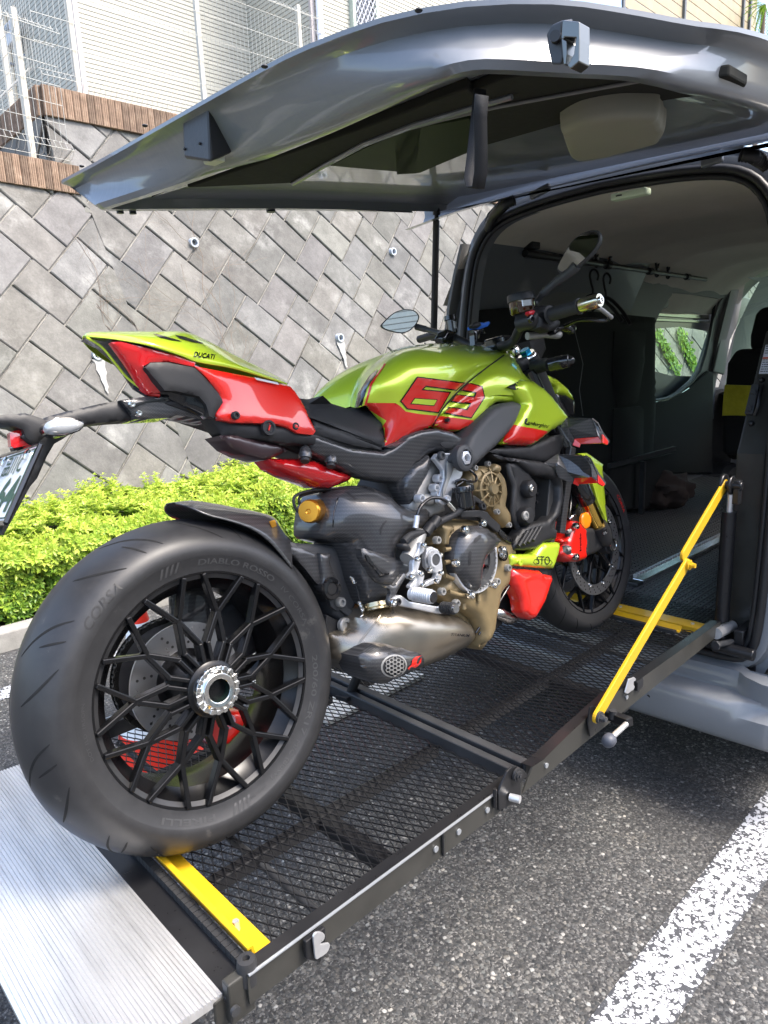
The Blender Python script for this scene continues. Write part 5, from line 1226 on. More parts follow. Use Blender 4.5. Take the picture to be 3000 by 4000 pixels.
def n_tyre(m, nt, b):
    tc = N(nt, 'TexCoord'); V = tc.outputs['Object']; s = N(nt, 'SeparateXYZ'); nt.links.new(V, s.inputs[0])
    no = tex(nt, 'Noise', 26, V, Detail=8.0, Roughness=.75); n2 = tex(nt, 'Noise', 6, V, Detail=3.0)
    r = math_(nt, 'SQRT', math_(nt, 'ADD', math_(nt, 'POWER', s.outputs[0], 2), math_(nt, 'POWER', s.outputs[2], 2)))
    ay = math_(nt, 'ABSOLUTE', s.outputs[1]); a = N(nt, 'Attribute'); 
    c = ramp(nt, no.outputs[0], [(.35, (.017,.017,.018)), (.65, (.024,.024,.025)), (.8, (.04,.04,.04))])
    worn = ramp(nt, math_(nt, 'ADD', no.outputs[0], math_(nt, 'MULTIPLY', n2.outputs[0], .5)), [(.92, (0,0,0)), (.97, (1,1,1))])
    rr = N(nt, 'MapRange'); rr.inputs[3].default_value = .36; rr.inputs[4].default_value = .50; nt.links.new(no.outputs[0], rr.inputs[0]); nt.links.new(rr.outputs[0], b.inputs['Roughness'])
    nt.links.new(mixc(nt, math_(nt, 'MULTIPLY', worn, .4), c, (.075,.072,.066)), b.inputs['Base Color']); bumpn(nt, b, no.outputs[0], .12, .001)
M_tyre = mat('tyre_rubber', nodes=n_tyre)
bike = empty('motorcycle', (0,0,.6), 'lime green and red naked motorcycle number 63 standing on the lift platform', 'motorcycle'); bike.rotation_euler = (-LEAN, 0, PSI)
t3 = zm(0,1200,1500); t4 = zm(1200,1200,2500); e_ = zm(1500,1700,2200); x_ = zm(1150,1800,1900); f_ = zm(2050,1700,2550,1382); w5 = zm(0,2000,1500)
bpy.context.view_layer.update()
def L3(z, pts, y=0, ax=None):
    out = []
    for p in pts:
        u, v = z(p[0], p[1]); out.append(bp(u, v, p[2] if len(p) > 2 else y))
    return out
def S(name, z, pts, y, bulge, m, edge=.02, thick=.02, step=.010, sm=0, smooth=50, parent=None, rib=None, mirror=False):
    P = L3(z, pts, y)
    if sm: P = smooth_loop(P, sm)
    if bulge <= .017: edge = min(edge, .009+bulge*.25); bulge *= .7; step = min(step, .008)
    g = G(); skin(g, P, bulge, edge, thick, step, 1, -1, rib)
    if mirror:
        n = len(g.v); g.v += [(a,-b,c) for a,b,c in g.v]; g.f += [tuple(i+n for i in reversed(f)) for f in g.f]; g.m += [0]*(len(g.f)-len(g.m))
    return g.build(name, m, parent or bike, smooth=smooth, recalc=not mirror)
def cr2(rows, k=4):
    R = [smooth_loop(r, k, False) for r in rows]; C = [smooth_loop([r[i] for r in R], k, False) for i in range(len(R[0]))]
    return [[c[j] for c in C] for j in range(len(C[0]))]
def grid(name, rows, m, k=4, mirror=True, thick=0, parent=None, smooth=60, sub=0):
    """rows of (points) from the centre line outwards; mirrored about y = 0"""
    R = cr2(rows, k); g = G(); n = len(R[0]); vs = [p for r in R for p in r]
    fs = [(i*n+j, i*n+j+1, (i+1)*n+j+1, (i+1)*n+j) for i in range(len(R)-1) for j in range(n-1)]; g.add(vs, fs)
    if mirror: g.add([(p[0],-p[1],p[2]) for p in vs], [tuple(reversed(f)) for f in fs])
    o = g.build(name, m, parent or bike, smooth=smooth, recalc=False)
    b = bmesh.new(); b.from_mesh(o.data); bmesh.ops.remove_doubles(b, verts=b.verts, dist=.0004); bmesh.ops.recalc_face_normals(b, faces=b.faces); b.to_mesh(o.data); b.free()
    if thick: md = o.modifiers.new('shell', 'SOLIDIFY'); md.thickness = thick; md.offset = 0
    return o
def tubeL(name, z, pts, r, m, y=0, k=5, n=10, parent=None):
    P = smooth_loop(L3(z, pts, y), k, False) if k else L3(z, pts, y); g = G(); g.tube(P, r, n); return g.build(name, m, parent or bike, smooth=60)
def PL(name, z, pts, y, th, m, bev=.002, sm=0):
    P = L3(z, [(p[0], p[1]) for p in pts], y)
    if sm: P = smooth_loop(P, sm)
    g = G(); g.prism(P, (0, th, 0)); return g.build(name, m, bike, smooth=0, bevel=bev)
def bolt(z, x, y, Y, r=.008, m=None, h=.006, name='bolt', hexs=True, parent=None):
    p = bp(*z(x, y), Y); g = G(); g.lathe([(0,h*.3),(r*.45,h*.3),(r*.5,h),(r*.85,h),(r,h*.7),(r,-.004)], p, (0,-1,0), 20); return g.build(name, m or M_alb, parent or bike, smooth=40)
def textmesh(s, shear=0, bold=0, space=1):
    c = bpy.data.curves.new('lettering', 'FONT'); c.body = s; c.shear = shear; c.offset = bold; c.resolution_u = 3; c.space_character = space
    o = bpy.data.objects.new('lettering', c); COL.objects.link(o); bpy.context.view_layer.update(); me = o.evaluated_get(bpy.context.evaluated_depsgraph_get()).to_mesh()
    vs = [(v.co.x, v.co.y) for v in me.vertices]; fs = [tuple(p.vertices) for p in me.polygons]; o.to_mesh_clear(); bpy.data.objects.remove(o); bpy.data.curves.remove(c)
    if not vs: return [], []
    mx = max(v[0] for v in vs); mn = min(v[0] for v in vs); h = .72
    return [((x-mn)/(mx-mn), y/h) for x, y in vs], fs
def text_on(g, bv, s, p0, p1, hpx, off=.0012, shear=0, bold=0, m=0, org=None, rd=None):
    """letters from photo pixel p0 to p1 along the baseline, laid on the surface"""
    vs, fs = textmesh(s, shear, bold); p0 = Vector(p0); p1 = Vector(p1); d = p1-p0; n = Vector((d.y, -d.x)).normalized(); out = []
    org = org or CB; rd = rd or (lambda u, v: BMI.to_3x3() @ ray(u, v))
    bad = set()
    for i, (x, y) in enumerate(vs):
        q = p0+d*x+n*(y*hpx); r = rd(q.x, q.y).normalized(); h = bv.ray_cast(org, r)
        if h[0] is None: bad.add(i); out.append(Vector()); continue
        nn = h[1] if h[1].dot(r) < 0 else -h[1]; out.append(h[0]+nn*off)
    g.add(out, [f for f in fs if not any(i in bad for i in f)], m)
# ---------------------------------------------------------------- wheels
def wheel(name, c, R, prof, lip, hubw, label=None):
    r = empty(name, c, parent=bike); 
    if label: r['label'] = label
    half = prof; full = half+[(a,-b) for a, b in reversed(half[:-1])]
    g = G(); g.lathe(full, (0,0,0), (0,1,0), 128); g.build('tyre', M_tyre, r, 50); return r
PR = [(.216,-.080),(.2275,-.0865),(.2300,-.0885),(.2312,-.0885),(.2450,-.0945),(.2600,-.0990),(.2615,-.1000),(.275,-.1005),(.288,-.0965),(.2985,-.0895),(.308,-.0790),(.3165,-.0655),(.3235,-.0500),(.3290,-.0335),(.3325,-.0160),(.3345,0)]
cr = Vector((0,0,.3345)); rw = wheel('rear_wheel', cr, .3345, PR, .226, .085)
def radial_text(g, s, a0, span, r, hgt, ypl, flip=False, shear=0, bold=0, inward=False):
    vs, fs = textmesh(s, shear, bold); out = []
    for x, y in vs:
        a = a0-span*x if not inward else a0+span*x; rr = r+hgt*y if not inward else r-hgt*y; out.append((rr*math.cos(a), ypl(rr), rr*math.sin(a)))
    g.add(out, fs)
def prof_y(P, off):
    def f(r):
        for (a, b), (c, d) in zip(P, P[1:]):
            if a <= r <= c: return b+(d-b)*(r-a)/(c-a)-off
        return P[0][1]-off
    return f
M_let = mat('sidewall_lettering', (.040,.040,.041), .40); M_letd = mat('sidewall_dark', (.010,.010,.010), .55)
py = prof_y(PR, .0007); D = math.radians
g = G()
radial_text(g, 'CORSA', D(139), D(19), .2735, .017, py, shear=.3, bold=.012)
g.build('sidewall_lettering', M_letd, rw, 0)
g = G()
radial_text(g, 'DIABLO ROSSO', D(86), D(42), .2440, .0115, py, bold=.02); radial_text(g, 'IV CORSA', D(38), D(24), .2440, .0095, py); radial_text(g, '200/60 ZR17', D(-3), D(40), .2440, .0115, py, bold=.012)
radial_text(g, 'M/C (80W)', D(-46), D(22), .2440, .009, py); radial_text(g, 'PIRELLI', D(-100), D(26), .2440, .0115, py, bold=.02); radial_text(g, 'DOT 1LD  1R5OPN', D(190), D(24), .2440, .0065, py); radial_text(g, 'RADIAL TUBELESS', D(-72), D(13), .246, .0055, py)
g.build('sidewall_lettering', M_let, rw, 0)
g = G()
for a0 in (97, 99.5, 102, 104.5, -82, -84.5, -87, -89.5):
    a = D(a0); vs = []
    for q in range(5):
        rr = .2405+q*.0048
        for s in (0, 1): aa = a+D(1.2)*s-D(.55)*q; vs.append((rr*math.cos(aa), py(rr), rr*math.sin(aa)))
    g.add(vs, [(2*q,2*q+1,2*q+3,2*q+2) for q in range(4)])
g.build('sidewall_hatching', M_let, rw, 0)
M_groove = mat('tread_groove', (.003,.003,.003), .8)
def tyre_pt(P, t, a, off):   # t 0..1 along profile from sidewall to crown
    i = t*(len(P)-1); k = min(int(i), len(P)-2); fr = i-k; r = P[k][0]*(1-fr)+P[k+1][0]*fr; y = P[k][1]*(1-fr)+P[k+1][1]*fr
    tn = Vector((P[k+1][0]-P[k][0], P[k+1][1]-P[k][1])).normalized(); nr, ny = -tn.y, tn.x
    if ny > 0: nr, ny = -nr, -ny
    r += abs(nr)*off; y += ny*off; return Vector((r*math.cos(a), y, r*math.sin(a)))
g = G()
def groove(P, side, a0, a1, t0, t1, wd, k=12, bow=.0):
    vs = []
    for q in range(k+1):
        s = q/k; t = t0+(t1-t0)*s; a = a0+(a1-a0)*s+bow*math.sin(PI*s); w_ = wd*math.sin(PI*min(1,max(.02,s*.96+.02)))**.5
        p = tyre_pt(P, t, a, .0006); b = tyre_pt(P, min(1,t+.002), a+.001*0, .0006)
        d = (tyre_pt(P, min(.999, t+(t1-t0)/k*.5), a+(a1-a0)/k*.5, .0006)-p); n = Vector(p).normalized(); sd = d.cross(Vector((math.cos(a), -.6, math.sin(a)))).normalized()
        for s_ in (-1,1): v = p+sd*s_*w_; vs.append((v.x, v.y*side, v.z))
    g.add(vs, [(2*i,2*i+1,2*i+3,2*i+2) for i in range(k)])
for i in range(9):
    a = D(40*i+18)
    groove(PR, 1, a, a+D(15), .62, .97, .0024, bow=-.03); groove(PR, 1, a+D(16), a+D(29), .58, .86, .0026, bow=.02); groove(PR, 1, a+D(7), a+D(11), .60, .80, .0022)
    groove(PR, -1, a+D(20), a+D(35), .62, .97, .0016, bow=-.03)
g.build('tread_grooves', M_groove, rw, 0)
def rim(r, lipR, hw, yface, N_, hub, spoke_w, dep, inner, yhub):
    g = G(); P = [(lipR-.007,-hw+.014),(lipR-.003,-hw),(lipR+.001,-hw-.001),(lipR+.003,-hw+.004),(lipR-.006,-hw+.016),(inner,-hw+.03),(inner-.002,0),(inner,hw-.03),(lipR,hw),(lipR-.004,hw),(inner-.010,hw-.034),(inner-.012,0),(inner-.010,-hw+.034)]
    g.lathe(P, (0,0,0), (0,1,0), 96, closedprof=True); ro = g.build('rim', M_satin, r, 50)
    g = G(); pt = lambda rad, a, y: Vector((rad*math.cos(a), y, rad*math.sin(a)))
    for k in range(N_):
        a = 2*PI*k/N_+D(72)+D(180/N_); ha = PI/N_
        nr = lipR*.66; sr = lipR*.40
        for s in (-1, 1):
            # twin ridge hub spoke
            nrm = Vector((-math.sin(a), 0, math.cos(a)))*s*spoke_w*.62
            g.bar(pt(hub, a, yhub)+nrm, pt(sr, a, (yface+yhub)/2)+nrm, spoke_w*.62, dep, (0,-1,0))
            g.bar(pt(sr-.004, a, (yface+yhub)/2)+nrm*.6, pt(nr, a+s*ha, yface+.001), spoke_w*.75, dep, (0,-1,0))
            b = a+s*ha; g.bar(pt(nr-.003, b, yface), pt(lipR-.0015, b-s*D(11.2*11/N_), -hw+.004), spoke_w*.72, dep*.9, (0,-1,0))
        g.bar(pt(hub, a, yhub+dep*.4), pt(sr, a, (yface+yhub)/2+dep*.4), spoke_w*1.9, dep*.6, (0,-1,0))
    g.build('spokes', M_satin, r, 0, .0022, 2); return ro
rim(rw, .2285, .088, -.076, 11, .044, .0138, .022, .205, -.088)
g = G(); g.lathe([(.020,.06),(.048,.06),(.056,-.06),(.059,-.086),(.055,-.100),(.046,-.106),(.0,-.104)], (0,0,0), (0,1,0), 48); g.build('hub', M_satin, rw, 40)
g = G(); g.lathe([(.0225,-.100),(.0225,-.122),(.0255,-.1235),(.033,-.1235),(.0345,-.120),(.0385,-.117),(.046,-.1165),(.047,-.108),(.047,-.100)], (0,0,0), (0,1,0), 48); 
for k in range(18):
    a = 2*PI*k/18; g.box((.0425*math.cos(a), -.1165, .0425*math.sin(a)), (.009,.006,.0075), Matrix.Rotation(-a,3,'Y'))
g.build('wheel_nut', M_nut, rw, 30, .0006)
g = G(); g.lathe([(.0225,-.122),(.0215,-.10),(.0215,.02)], (0,0,0), (0,1,0), 32); g.build('hollow_axle', mat('anodised_dark', (.03,.06,.05), .2, .8), rw, 40)
g = G(); P = [(.039*math.cos(t)+.0,-.1245,.039*math.sin(t)) for t in [D(20+10*k) for k in range(9)]]; g.tube(P+[(.012,-.124,.046)], .0012, 6); g.build('lock_clip', M_nut, rw)
# brake disc, sprocket, chain, caliper on the far side
def disc(name, c, R, r0, y, m, parent, holes=36, th=.005, ring=True):
    g = G(); g.lathe([(r0,y-th/2),(R,y-th/2),(R,y+th/2),(r0,y+th/2)], c, (0,1,0), 96, closedprof=True); o = g.build(name, m, parent, 30)
    g = G()
    for k in range(holes):
        a = 2*PI*k/holes
        for q in range(3):
            rr = r0+(R-r0)*(.25+.25*q); aa = a+q*.06; p = Vector(c)+Vector((rr*math.cos(aa), y-th/2-.0004, rr*math.sin(aa))); g.cyl(p, p+Vector((0,-.0003,0)), .0030, n=10)
    g.build('disc_holes', M_dk, parent, 0); return o
disc('brake_disc', (0,0,0), .121, .066, .014, M_disc, rw, 14)
g = G(); g.lathe([(.045,.012),(.067,.010),(.067,.018),(.045,.018)], (0,0,0), (0,1,0), 48, closedprof=True); g.build('disc_carrier', M_gloss, rw, 40)
g = G(); nt_ = 42; L = []
for k in range(nt_*2):
    a = 2*PI*k/(nt_*2); rr = .119 if k % 2 else .111; L.append((rr*math.cos(a), .100, rr*math.sin(a)))
g.prism(L, (0,.006,0)); g.build('sprocket', M_disc, rw, 0)
g = G(); ch = []
R_ = .116; pc_ = Vector((.50,0,.10)); 
path = []
for k in range(40): a = PI/2+PI*k/39; path.append(Vector((R_*math.cos(a), .103, R_*math.sin(a))))
path = [Vector((.50,.103,.135))]+path+[Vector((.50,.103,.065))]
Lp = []
for a, b in zip(path, path[1:]):
    n_ = max(1, int((b-a).length/.0079)); Lp += [a+(b-a)*i/n_ for i in range(n_)]
for i, (a, b) in enumerate(zip(Lp, Lp[1:])):
    for s in (-1, 1): g.bar(a+Vector((0,s*(.008 if i % 2 else .0105),0)), b+Vector((0,s*(.008 if i % 2 else .0105),0)), .0115 if i % 2 else .009, .002, (0,-1,0)) if 0 else g.box((a+b)/2+Vector((0,s*(.008 if i % 2 else .0105),0)), ((b-a).length*1.35,.002,.0125 if i % 2 else .010), Matrix(((b-a).normalized(), Vector((0,1,0)), (b-a).normalized().cross(Vector((0,1,0))))).transposed())
    g.cyl(a-Vector((0,.012,0)), a+Vector((0,.012,0)), .0042, n=8)
g.build('drive_chain', mat('chain_steel', (.05,.048,.045), .35, .8), rw, 30)
def S0(name, parent, poly, y, th, m, bev=.003):
    g = G(); g.prism([Vector((x, y, z)) for x, z in poly], (0, th, 0)); return g.build(name, m, parent, smooth=0, bevel=bev)
S('rear_caliper', w5, [(905,880),(940,850),(1010,868),(1055,865),(1068,890),(1040,945),(990,1000),(930,1020),(890,990),(905,940)], -.005, .010, M_red, .012, .05, .007)
g = G(); g.cyl(bp(*w5(985,905),-.014), bp(*w5(985,905),-.019), .016, n=28); g.build('piston_cap', M_dred, bike, 30)
# front wheel
PF = [(.216,-.046),(.2275,-.0505),(.2300,-.0515),(.245,-.0565),(.258,-.0595),(.266,-.0590),(.2755,-.0540),(.2845,-.0440),(.2915,-.0310),(.2965,-.0165),(.3,0)]
cf = Vector((1.488,0,.297)); fw = wheel('front_wheel', cf, .3, PF, .226, .05); rim(fw, .2285, .051, -.036, 9, .034, .0085, .016, .205, -.040)
g = G(); g.lathe([(.012,.05),(.034,.05),(.036,-.05),(.012,-.052)], (0,0,0), (0,1,0), 40, closedprof=True); g.build('hub', M_satin, fw, 40)
for s in (-1, 1): disc('brake_disc', (0,0,0), .165, .130, s*.062, M_disc, fw, 30 if s < 0 else 2)
g = G()
for k in range(5):
    a = 2*PI*k/5+.5; p0, p1 = Vector((.034*math.cos(a+.5),-.050,.034*math.sin(a+.5))), Vector((.134*math.cos(a),-.058,.134*math.sin(a))); g.bar(p0, p1, .012, .006, (0,-1,0)); g.cyl(p1-Vector((0,.006,0)), p1+Vector((0,.006,0)), .009, n=18)
g.build('disc_carrier', M_gloss, fw, 30, .001)
g = G()
for k in range(10):
    a = 2*PI*k/10+.5; p1 = Vector((.134*math.cos(a),-.064,.134*math.sin(a))); g.lathe([(.0045,0),(.0045,.003),(.008,.003),(.008,0)], p1, (0,-1,0), 18)
g.build('disc_bobbins', M_nut, fw, 30)
pf = prof_y(PF, .0007); g = G(); radial_text(g, 'CORSA', D(36), D(-18)*-1, .2455, .010, pf, bold=.01); g.build('sidewall_lettering', M_red, fw, 0)
g = G()
for i in range(10):
    a = D(36*i); groove(PF, 1, a, a+D(13), .45, .92, .0013); groove(PF, 1, a+D(17), a+D(26), .42, .75, .0012)
g.build('tread_grooves', M_groove, fw, 0)
# ---------------------------------------------------------------- inner masses (never leave daylight inside the bike)
def solid(name, poly, y0, y1, m, bev=.01):
    g = G(); g.prism([Vector((x, y0, z)) for x, z in poly], (0, y1-y0, 0)); return g.build(name, m, bike, smooth=0, bevel=bev)
solid('engine_block', [(.56,.40),(.60,.62),(.70,.72),(1.00,.72),(1.10,.62),(1.10,.40),(.98,.22),(.80,.17),(.66,.22)], -.10, .13, M_dk)
solid('airbox', [(.50,.74),(.62,.92),(1.05,.93),(1.20,.84),(1.15,.70),(.62,.70)], -.09, .09, M_dk)
solid('subframe', [(.02,.90),(.18,.93),(.45,.82),(.60,.76),(.55,.70),(.42,.72),(.16,.84)], -.055, .055, M_dk)
solid('radiator', [(1.08,.40),(1.20,.70),(1.24,.70),(1.13,.38)], -.15, .15, mat('radiator_core', (.05,.05,.05), .5, .5), .003)
# ---------------------------------------------------------------- tank
B4 = lambda pts: L3(t4, pts)
T_top = B4([(215,495,0),(222,440,0),(262,355,0),(335,278,0),(425,217,0),(520,190,0),(650,180,0),(800,186,0),(900,198,0),(975,216,0)])
T_sh  = B4([(232,500,-.05),(245,440,-.06),(295,360,-.075),(380,275,-.085),(470,222,-.09),(560,205,-.10),(690,210,-.105),(810,222,-.10),(900,225,-.09),(970,228,-.07)])
T_md  = B4([(255,500,-.085),(275,440,-.10),(335,370,-.12),(430,300,-.135),(520,270,-.15),(620,262,-.155),(720,270,-.155),(790,280,-.15),(870,262,-.13),(950,252,-.10)])
T_kn  = B4([(285,490,-.10),(310,450,-.115),(370,410,-.135),(450,380,-.15),(530,360,-.16),(600,355,-.165),(680,360,-.165),(745,352,-.16),(820,330,-.145),(905,290,-.12)])
T_lo  = B4([(298,495,-.10),(330,485,-.115),(400,475,-.13),(470,470,-.145),(530,462,-.15),(580,460,-.155),(640,460,-.155),(690,455,-.15),(740,430,-.14),(800,385,-.125)])
T_bt  = B4([(305,505,-.095),(350,530,-.105),(400,560,-.12),(450,560,-.135),(500,570,-.14),(540,575,-.145),(580,575,-.145),(620,585,-.14),(640,555,-.13),(665,520,-.115)])
T_b2  = B4([(350,560,-.085),(380,610,-.095),(385,660,-.105),(382,695,-.115),(440,670,-.12),(480,655,-.125),(530,632,-.125),(600,602,-.12),(625,588,-.115),(650,560,-.10)])
tank = grid('fuel_tank', [T_top, T_sh, T_md, T_kn, T_lo, T_bt, T_b2], M_green, 4)
bpy.context.view_layer.update()
bt = bvh_of([tank])
# front half of the tank cover / air scoop
F_top = B4([(975,216,0),(1010,222,0),(1045,250,0),(1060,285,0),(1066,318,0)])
F_a   = B4([(970,228,-.07),(1010,238,-.07),(1045,262,-.07),(1062,292,-.07),(1068,335,-.085)])
F_b   = B4([(950,252,-.10),(1000,262,-.105),(1040,290,-.11),(1065,315,-.12),(1110,365,-.14)])
F_c   = B4([(905,290,-.12),(950,300,-.13),(1000,320,-.14),(1060,350,-.15),(1165,402,-.165)])
F_d   = B4([(800,385,-.125),(850,362,-.135),(920,345,-.145),(1010,365,-.155),(1120,410,-.165)])
F_e   = B4([(665,520,-.115),(740,480,-.13),(820,430,-.142),(920,400,-.15),(1050,415,-.16)])
F_f   = B4([(650,560,-.10),(730,520,-.125),(830,470,-.14),(930,440,-.148),(1040,440,-.155)])
scoop = grid('front_tank_cover', [F_top, F_a, F_b, F_c, F_d, F_e, F_f], M_green, 4)
S('side_cowl', t4, [(640,560),(700,520),(800,465),(870,430),(960,425),(1060,440),(1075,470),(1040,475),(970,468),(940,475),(905,500),(880,545),(820,585),(750,618),(690,612),(640,590)], -.137, .014, M_green, .03, .02, .008)
side = S('side_panel', t4, [(1000,395,-.155),(1060,360,-.155),(1110,365,-.15),(1165,400,-.15),(1200,435,-.15),(1240,485,-.15),(1290,545,-.15),(1285,575,-.15),(1240,600,-.15),(1205,622,-.155),(1150,665,-.155),(1115,688,-.155),(1040,686,-.155),(975,680,-.16),(985,650,-.16),(1015,590,-.165),(1050,530,-.165),(1078,480,-.165),(1040,440,-.16)], -.15, .022, M_green, .03, .03, .008)
cowl = [o for o in bike.children if o.name.startswith('side_cowl')][0]
BV = bvh_of([tank, scoop, cowl, side])
def offs(P, d):
    out = []; n = len(P); A = sum(P[i-1][0]*P[i][1]-P[i][0]*P[i-1][1] for i in range(n)); sg = 1 if A > 0 else -1
    for i in range(n):
        a = Vector(P[i-1]); b = Vector(P[i]); c = Vector(P[(i+1) % n]); n1 = Vector(((b-a).y, -(b-a).x)).normalized()*sg; n2 = Vector(((c-b).y, -(c-b).x)).normalized()*sg
        m_ = (n1+n2); m_ = m_/max(.35, m_.length_squared)*2; out.append(tuple(b+m_*d*.5*1.0))
    return out
P4 = lambda pts: [t4(a,b) for a, b in pts]
def dec(name, polys, m, off, step=9, z=t4, bv=None):
    g = G(); decal(g, bv or BV, [([z(*p) for p in o], [[z(*p) for p in h] for h in hs]) for o, hs in polys], step, off); return g.build(name, m, bike, smooth=60, recalc=False)
dec('red_lower_colour', [([(290,476),(440,478),(462,492),(490,520),(560,533),(640,540),(760,555),(835,565),(850,572),(815,592),(750,622),(690,616),(632,592),(600,606),(500,650),(380,702),(370,690),(392,660),(362,618),(395,565),(300,503)], [])], M_red, .0011, 7)
dec('red_lower_colour', [([(1018,585),(1210,620),(1150,668),(1115,690),(1040,689),(972,683),(982,650)], [])], M_red, .0011, 7)
dec('red_pinstripe', [([(385,282),(393,285),(325,385),(298,480),(290,500),(282,500),(290,470),(316,380)], [])], M_red, .0012, 7)
dec('black_rear_patch', [([(238,500),(255,430),(310,345),(352,310),(345,335),(300,400),(270,500)], [])], M_gloss, .0014, 7)
six = [(468,468),(548,352),(775,379),(740,410),(588,391),(566,413),(706,426),(650,522),(498,504)]; sl6 = [(533,455),(640,463),(626,489),(516,480)]
three = [(783,400),(800,382),(868,399),(879,450),(814,549),(688,528),(706,503),(795,514),(817,480),(722,470),(742,441),(832,450),(843,425),(768,414)]
for i, P in enumerate((six, three)):
    dec('race_number_outline', [(offs(P, 11), [])], M_gloss, .0018, 6); dec('race_number', [(P, [])], M_red, .0024, 6)
dec('race_number_outline', [(offs(sl6, 7), [])], M_gloss, .0030, 6); dec('race_number', [(sl6, [])], M_green, .0036, 6)
g = G(); P = []
for i, (a, b) in enumerate(((978,214),(978,240),(940,268),(880,312),(800,375),(740,432),(680,500),(640,560),(628,592))):
    h = BV.ray_cast(CB, (BMI.to_3x3() @ ray(*t4(a,b))).normalized()); 
    if h[0]: P.append(h[0]+Vector((0,-.001,0)))
g.tube(smooth_loop(P,4,False), .0022, 6); g.build('panel_gap', M_dk, bike)
bolt(t4, 697, 563, -.152, .0085, M_dred); bolt(t4, 697, 563, -.156, .005, M_dk)
S('air_vent', t4, [(1000,397,-.165),(1055,370,-.16),(1160,400,-.163),(1130,428,-.170),(1105,434,-.170),(1020,405,-.168)], -.16, .004, M_dk, .004, .006, .006)
for k in range(5):
    a = 1035+k*24; g = G(); g.tube(L3(t4, [(a,378+k*5,-.168),(a+18,402+k*5,-.171),(a+12,408+k*5,-.172)]), .0016, 6); g.build('vent_slat', M_plas, bike)
# lettering
g = G(); text_on(g, BV, 'Lamborghini', t4(1083,580), t4(1200,604), 15, .0018, shear=.5, bold=.01); g.build('script_lettering', M_gloss, bike, 0, recalc=False)
g = G(); tb_ = [t4(a,b) for a,b in ((1085,556),(1092,553),(1098,556),(1092,566),(1090,580),(1105,583),(1108,588),(1088,586),(1082,578))]; decal(g, BV, [(tb_, [])], 5, .0016); g.build('script_initial', M_gloss, bike, 0, recalc=False)
# ---------------------------------------------------------------- tail
B3 = lambda pts: L3(t3, pts)
Cc = B3([(366,124,0),(390,111,0),(500,107,0),(650,107,0),(800,109,0),(900,148,0),(1010,205,0),(1130,265,0),(1238,322,0)])
C1 = B3([(366,124,-.002),(392,116,-.012),(500,118,-.042),(650,130,-.065),(790,150,-.062),(900,180,-.055),(1010,230,-.048),(1130,285,-.042),(1238,326,-.030)])
C2 = B3([(366,125,-.003),(395,124,-.020),(500,130,-.055),(640,152,-.088),(780,188,-.090),(900,218,-.082),(1020,252,-.075),(1130,290,-.065),(1240,331,-.045)])
C3 = B3([(368,126,-.003),(398,130,-.022),(500,141,-.058),(640,166,-.089),(780,210,-.090),(850,238,-.086),(1000,264,-.076),(1120,298,-.066),(1240,334,-.045)])
tc_ = grid('tail_cowl', [Cc, C1, C2, C3], M_green, 4, thick=.003)
bpy.context.view_layer.update(); bvt = bvh_of([tc_])
for P in ([(660,120),(700,128),(770,148),(785,154),(740,148),(690,136)], [(755,126),(800,134),(870,158),(878,163),(830,156),(775,140)]):
    dec('cowl_slot', [(P, [])], M_gloss, .0030, 5, t3, bvt)
g = G(); text_on(g, bvt, 'DUCATI', t3(832,214), t3(925,228), 17, .0032, shear=.25, bold=.03); g.build('tail_lettering', M_gloss, bike, 0, recalc=False)
S('tail_under_panel', t3, [(372,132,-.02),(440,136,-.05),(500,142,-.066),(640,168,-.08),(780,214,-.08),(860,250,-.08),(960,390,-.085),(965,420,-.085),(935,480,-.08),(900,478,-.07),(700,380,-.05),(660,380,-.045),(600,345,-.04),(555,280,-.035),(500,215,-.03),(440,165,-.02)], -.05, .004, M_gloss, .01, .03, .008)
S('tail_light', t3, [(478,152,-.062),(520,149,-.070),(640,178,-.084),(760,208,-.086),(845,240,-.086),(838,258,-.086),(740,236,-.082),(650,238,-.078),(618,255,-.075),(640,300,-.070),(708,366,-.060),(640,376,-.052),(600,335,-.052),(562,272,-.056),(520,210,-.060)], -.06, .004, M_tail, .015, .012, .006)
S('tail_side_cover', t3, [(628,260),(650,240),(720,238),(845,262),(900,320),(960,386),(962,415),(930,462),(925,480),(905,470),(890,420),(860,385),(760,362),(712,360)], -.086, .004, M_plas, .02, .02, .008)
g = G(); g.tube(smooth_loop(L3(t3, [(372,130,-.025),(440,172,-.03),(500,245,-.035),(545,300,-.035),(600,345,-.04),(655,380,-.045)]),4,False), .0024, 6); g.build('green_edge', M_green, bike)
g = G(); g.tube(smooth_loop(L3(t3, [(605,352,-.04),(640,372,-.045),(690,380,-.05)]),4,False), .004, 6); g.build('red_edge', M_red, bike)
S('tail_side_panel', t3, [(838,254,-.088),(950,276,-.086),(1100,304,-.080),(1225,334,-.075),(1258,345,-.078),(1275,365,-.088),(1310,420,-.100),(1364,535,-.112),(1352,552,-.112),(1290,545,-.112),(1240,516,-.108),(1200,505,-.106),(1100,500,-.100),(1010,498,-.094),(950,486,-.088),(932,460,-.086),(950,432,-.086),(963,412,-.086),(945,372,-.087),(895,305,-.088)], -.09, .008, M_red, .02, .02, .008)
S('flag_sticker', t3, [(1100,303),(1200,325),(1205,335),(1110,314)], -.0925, .001, mat('sticker_tricolour', (.5,.5,.5), .4), .002, .002, .006)
for a, b in ((1017,468),(1274,515)): bolt(t3, a, b, -.108, .0085, M_dk)
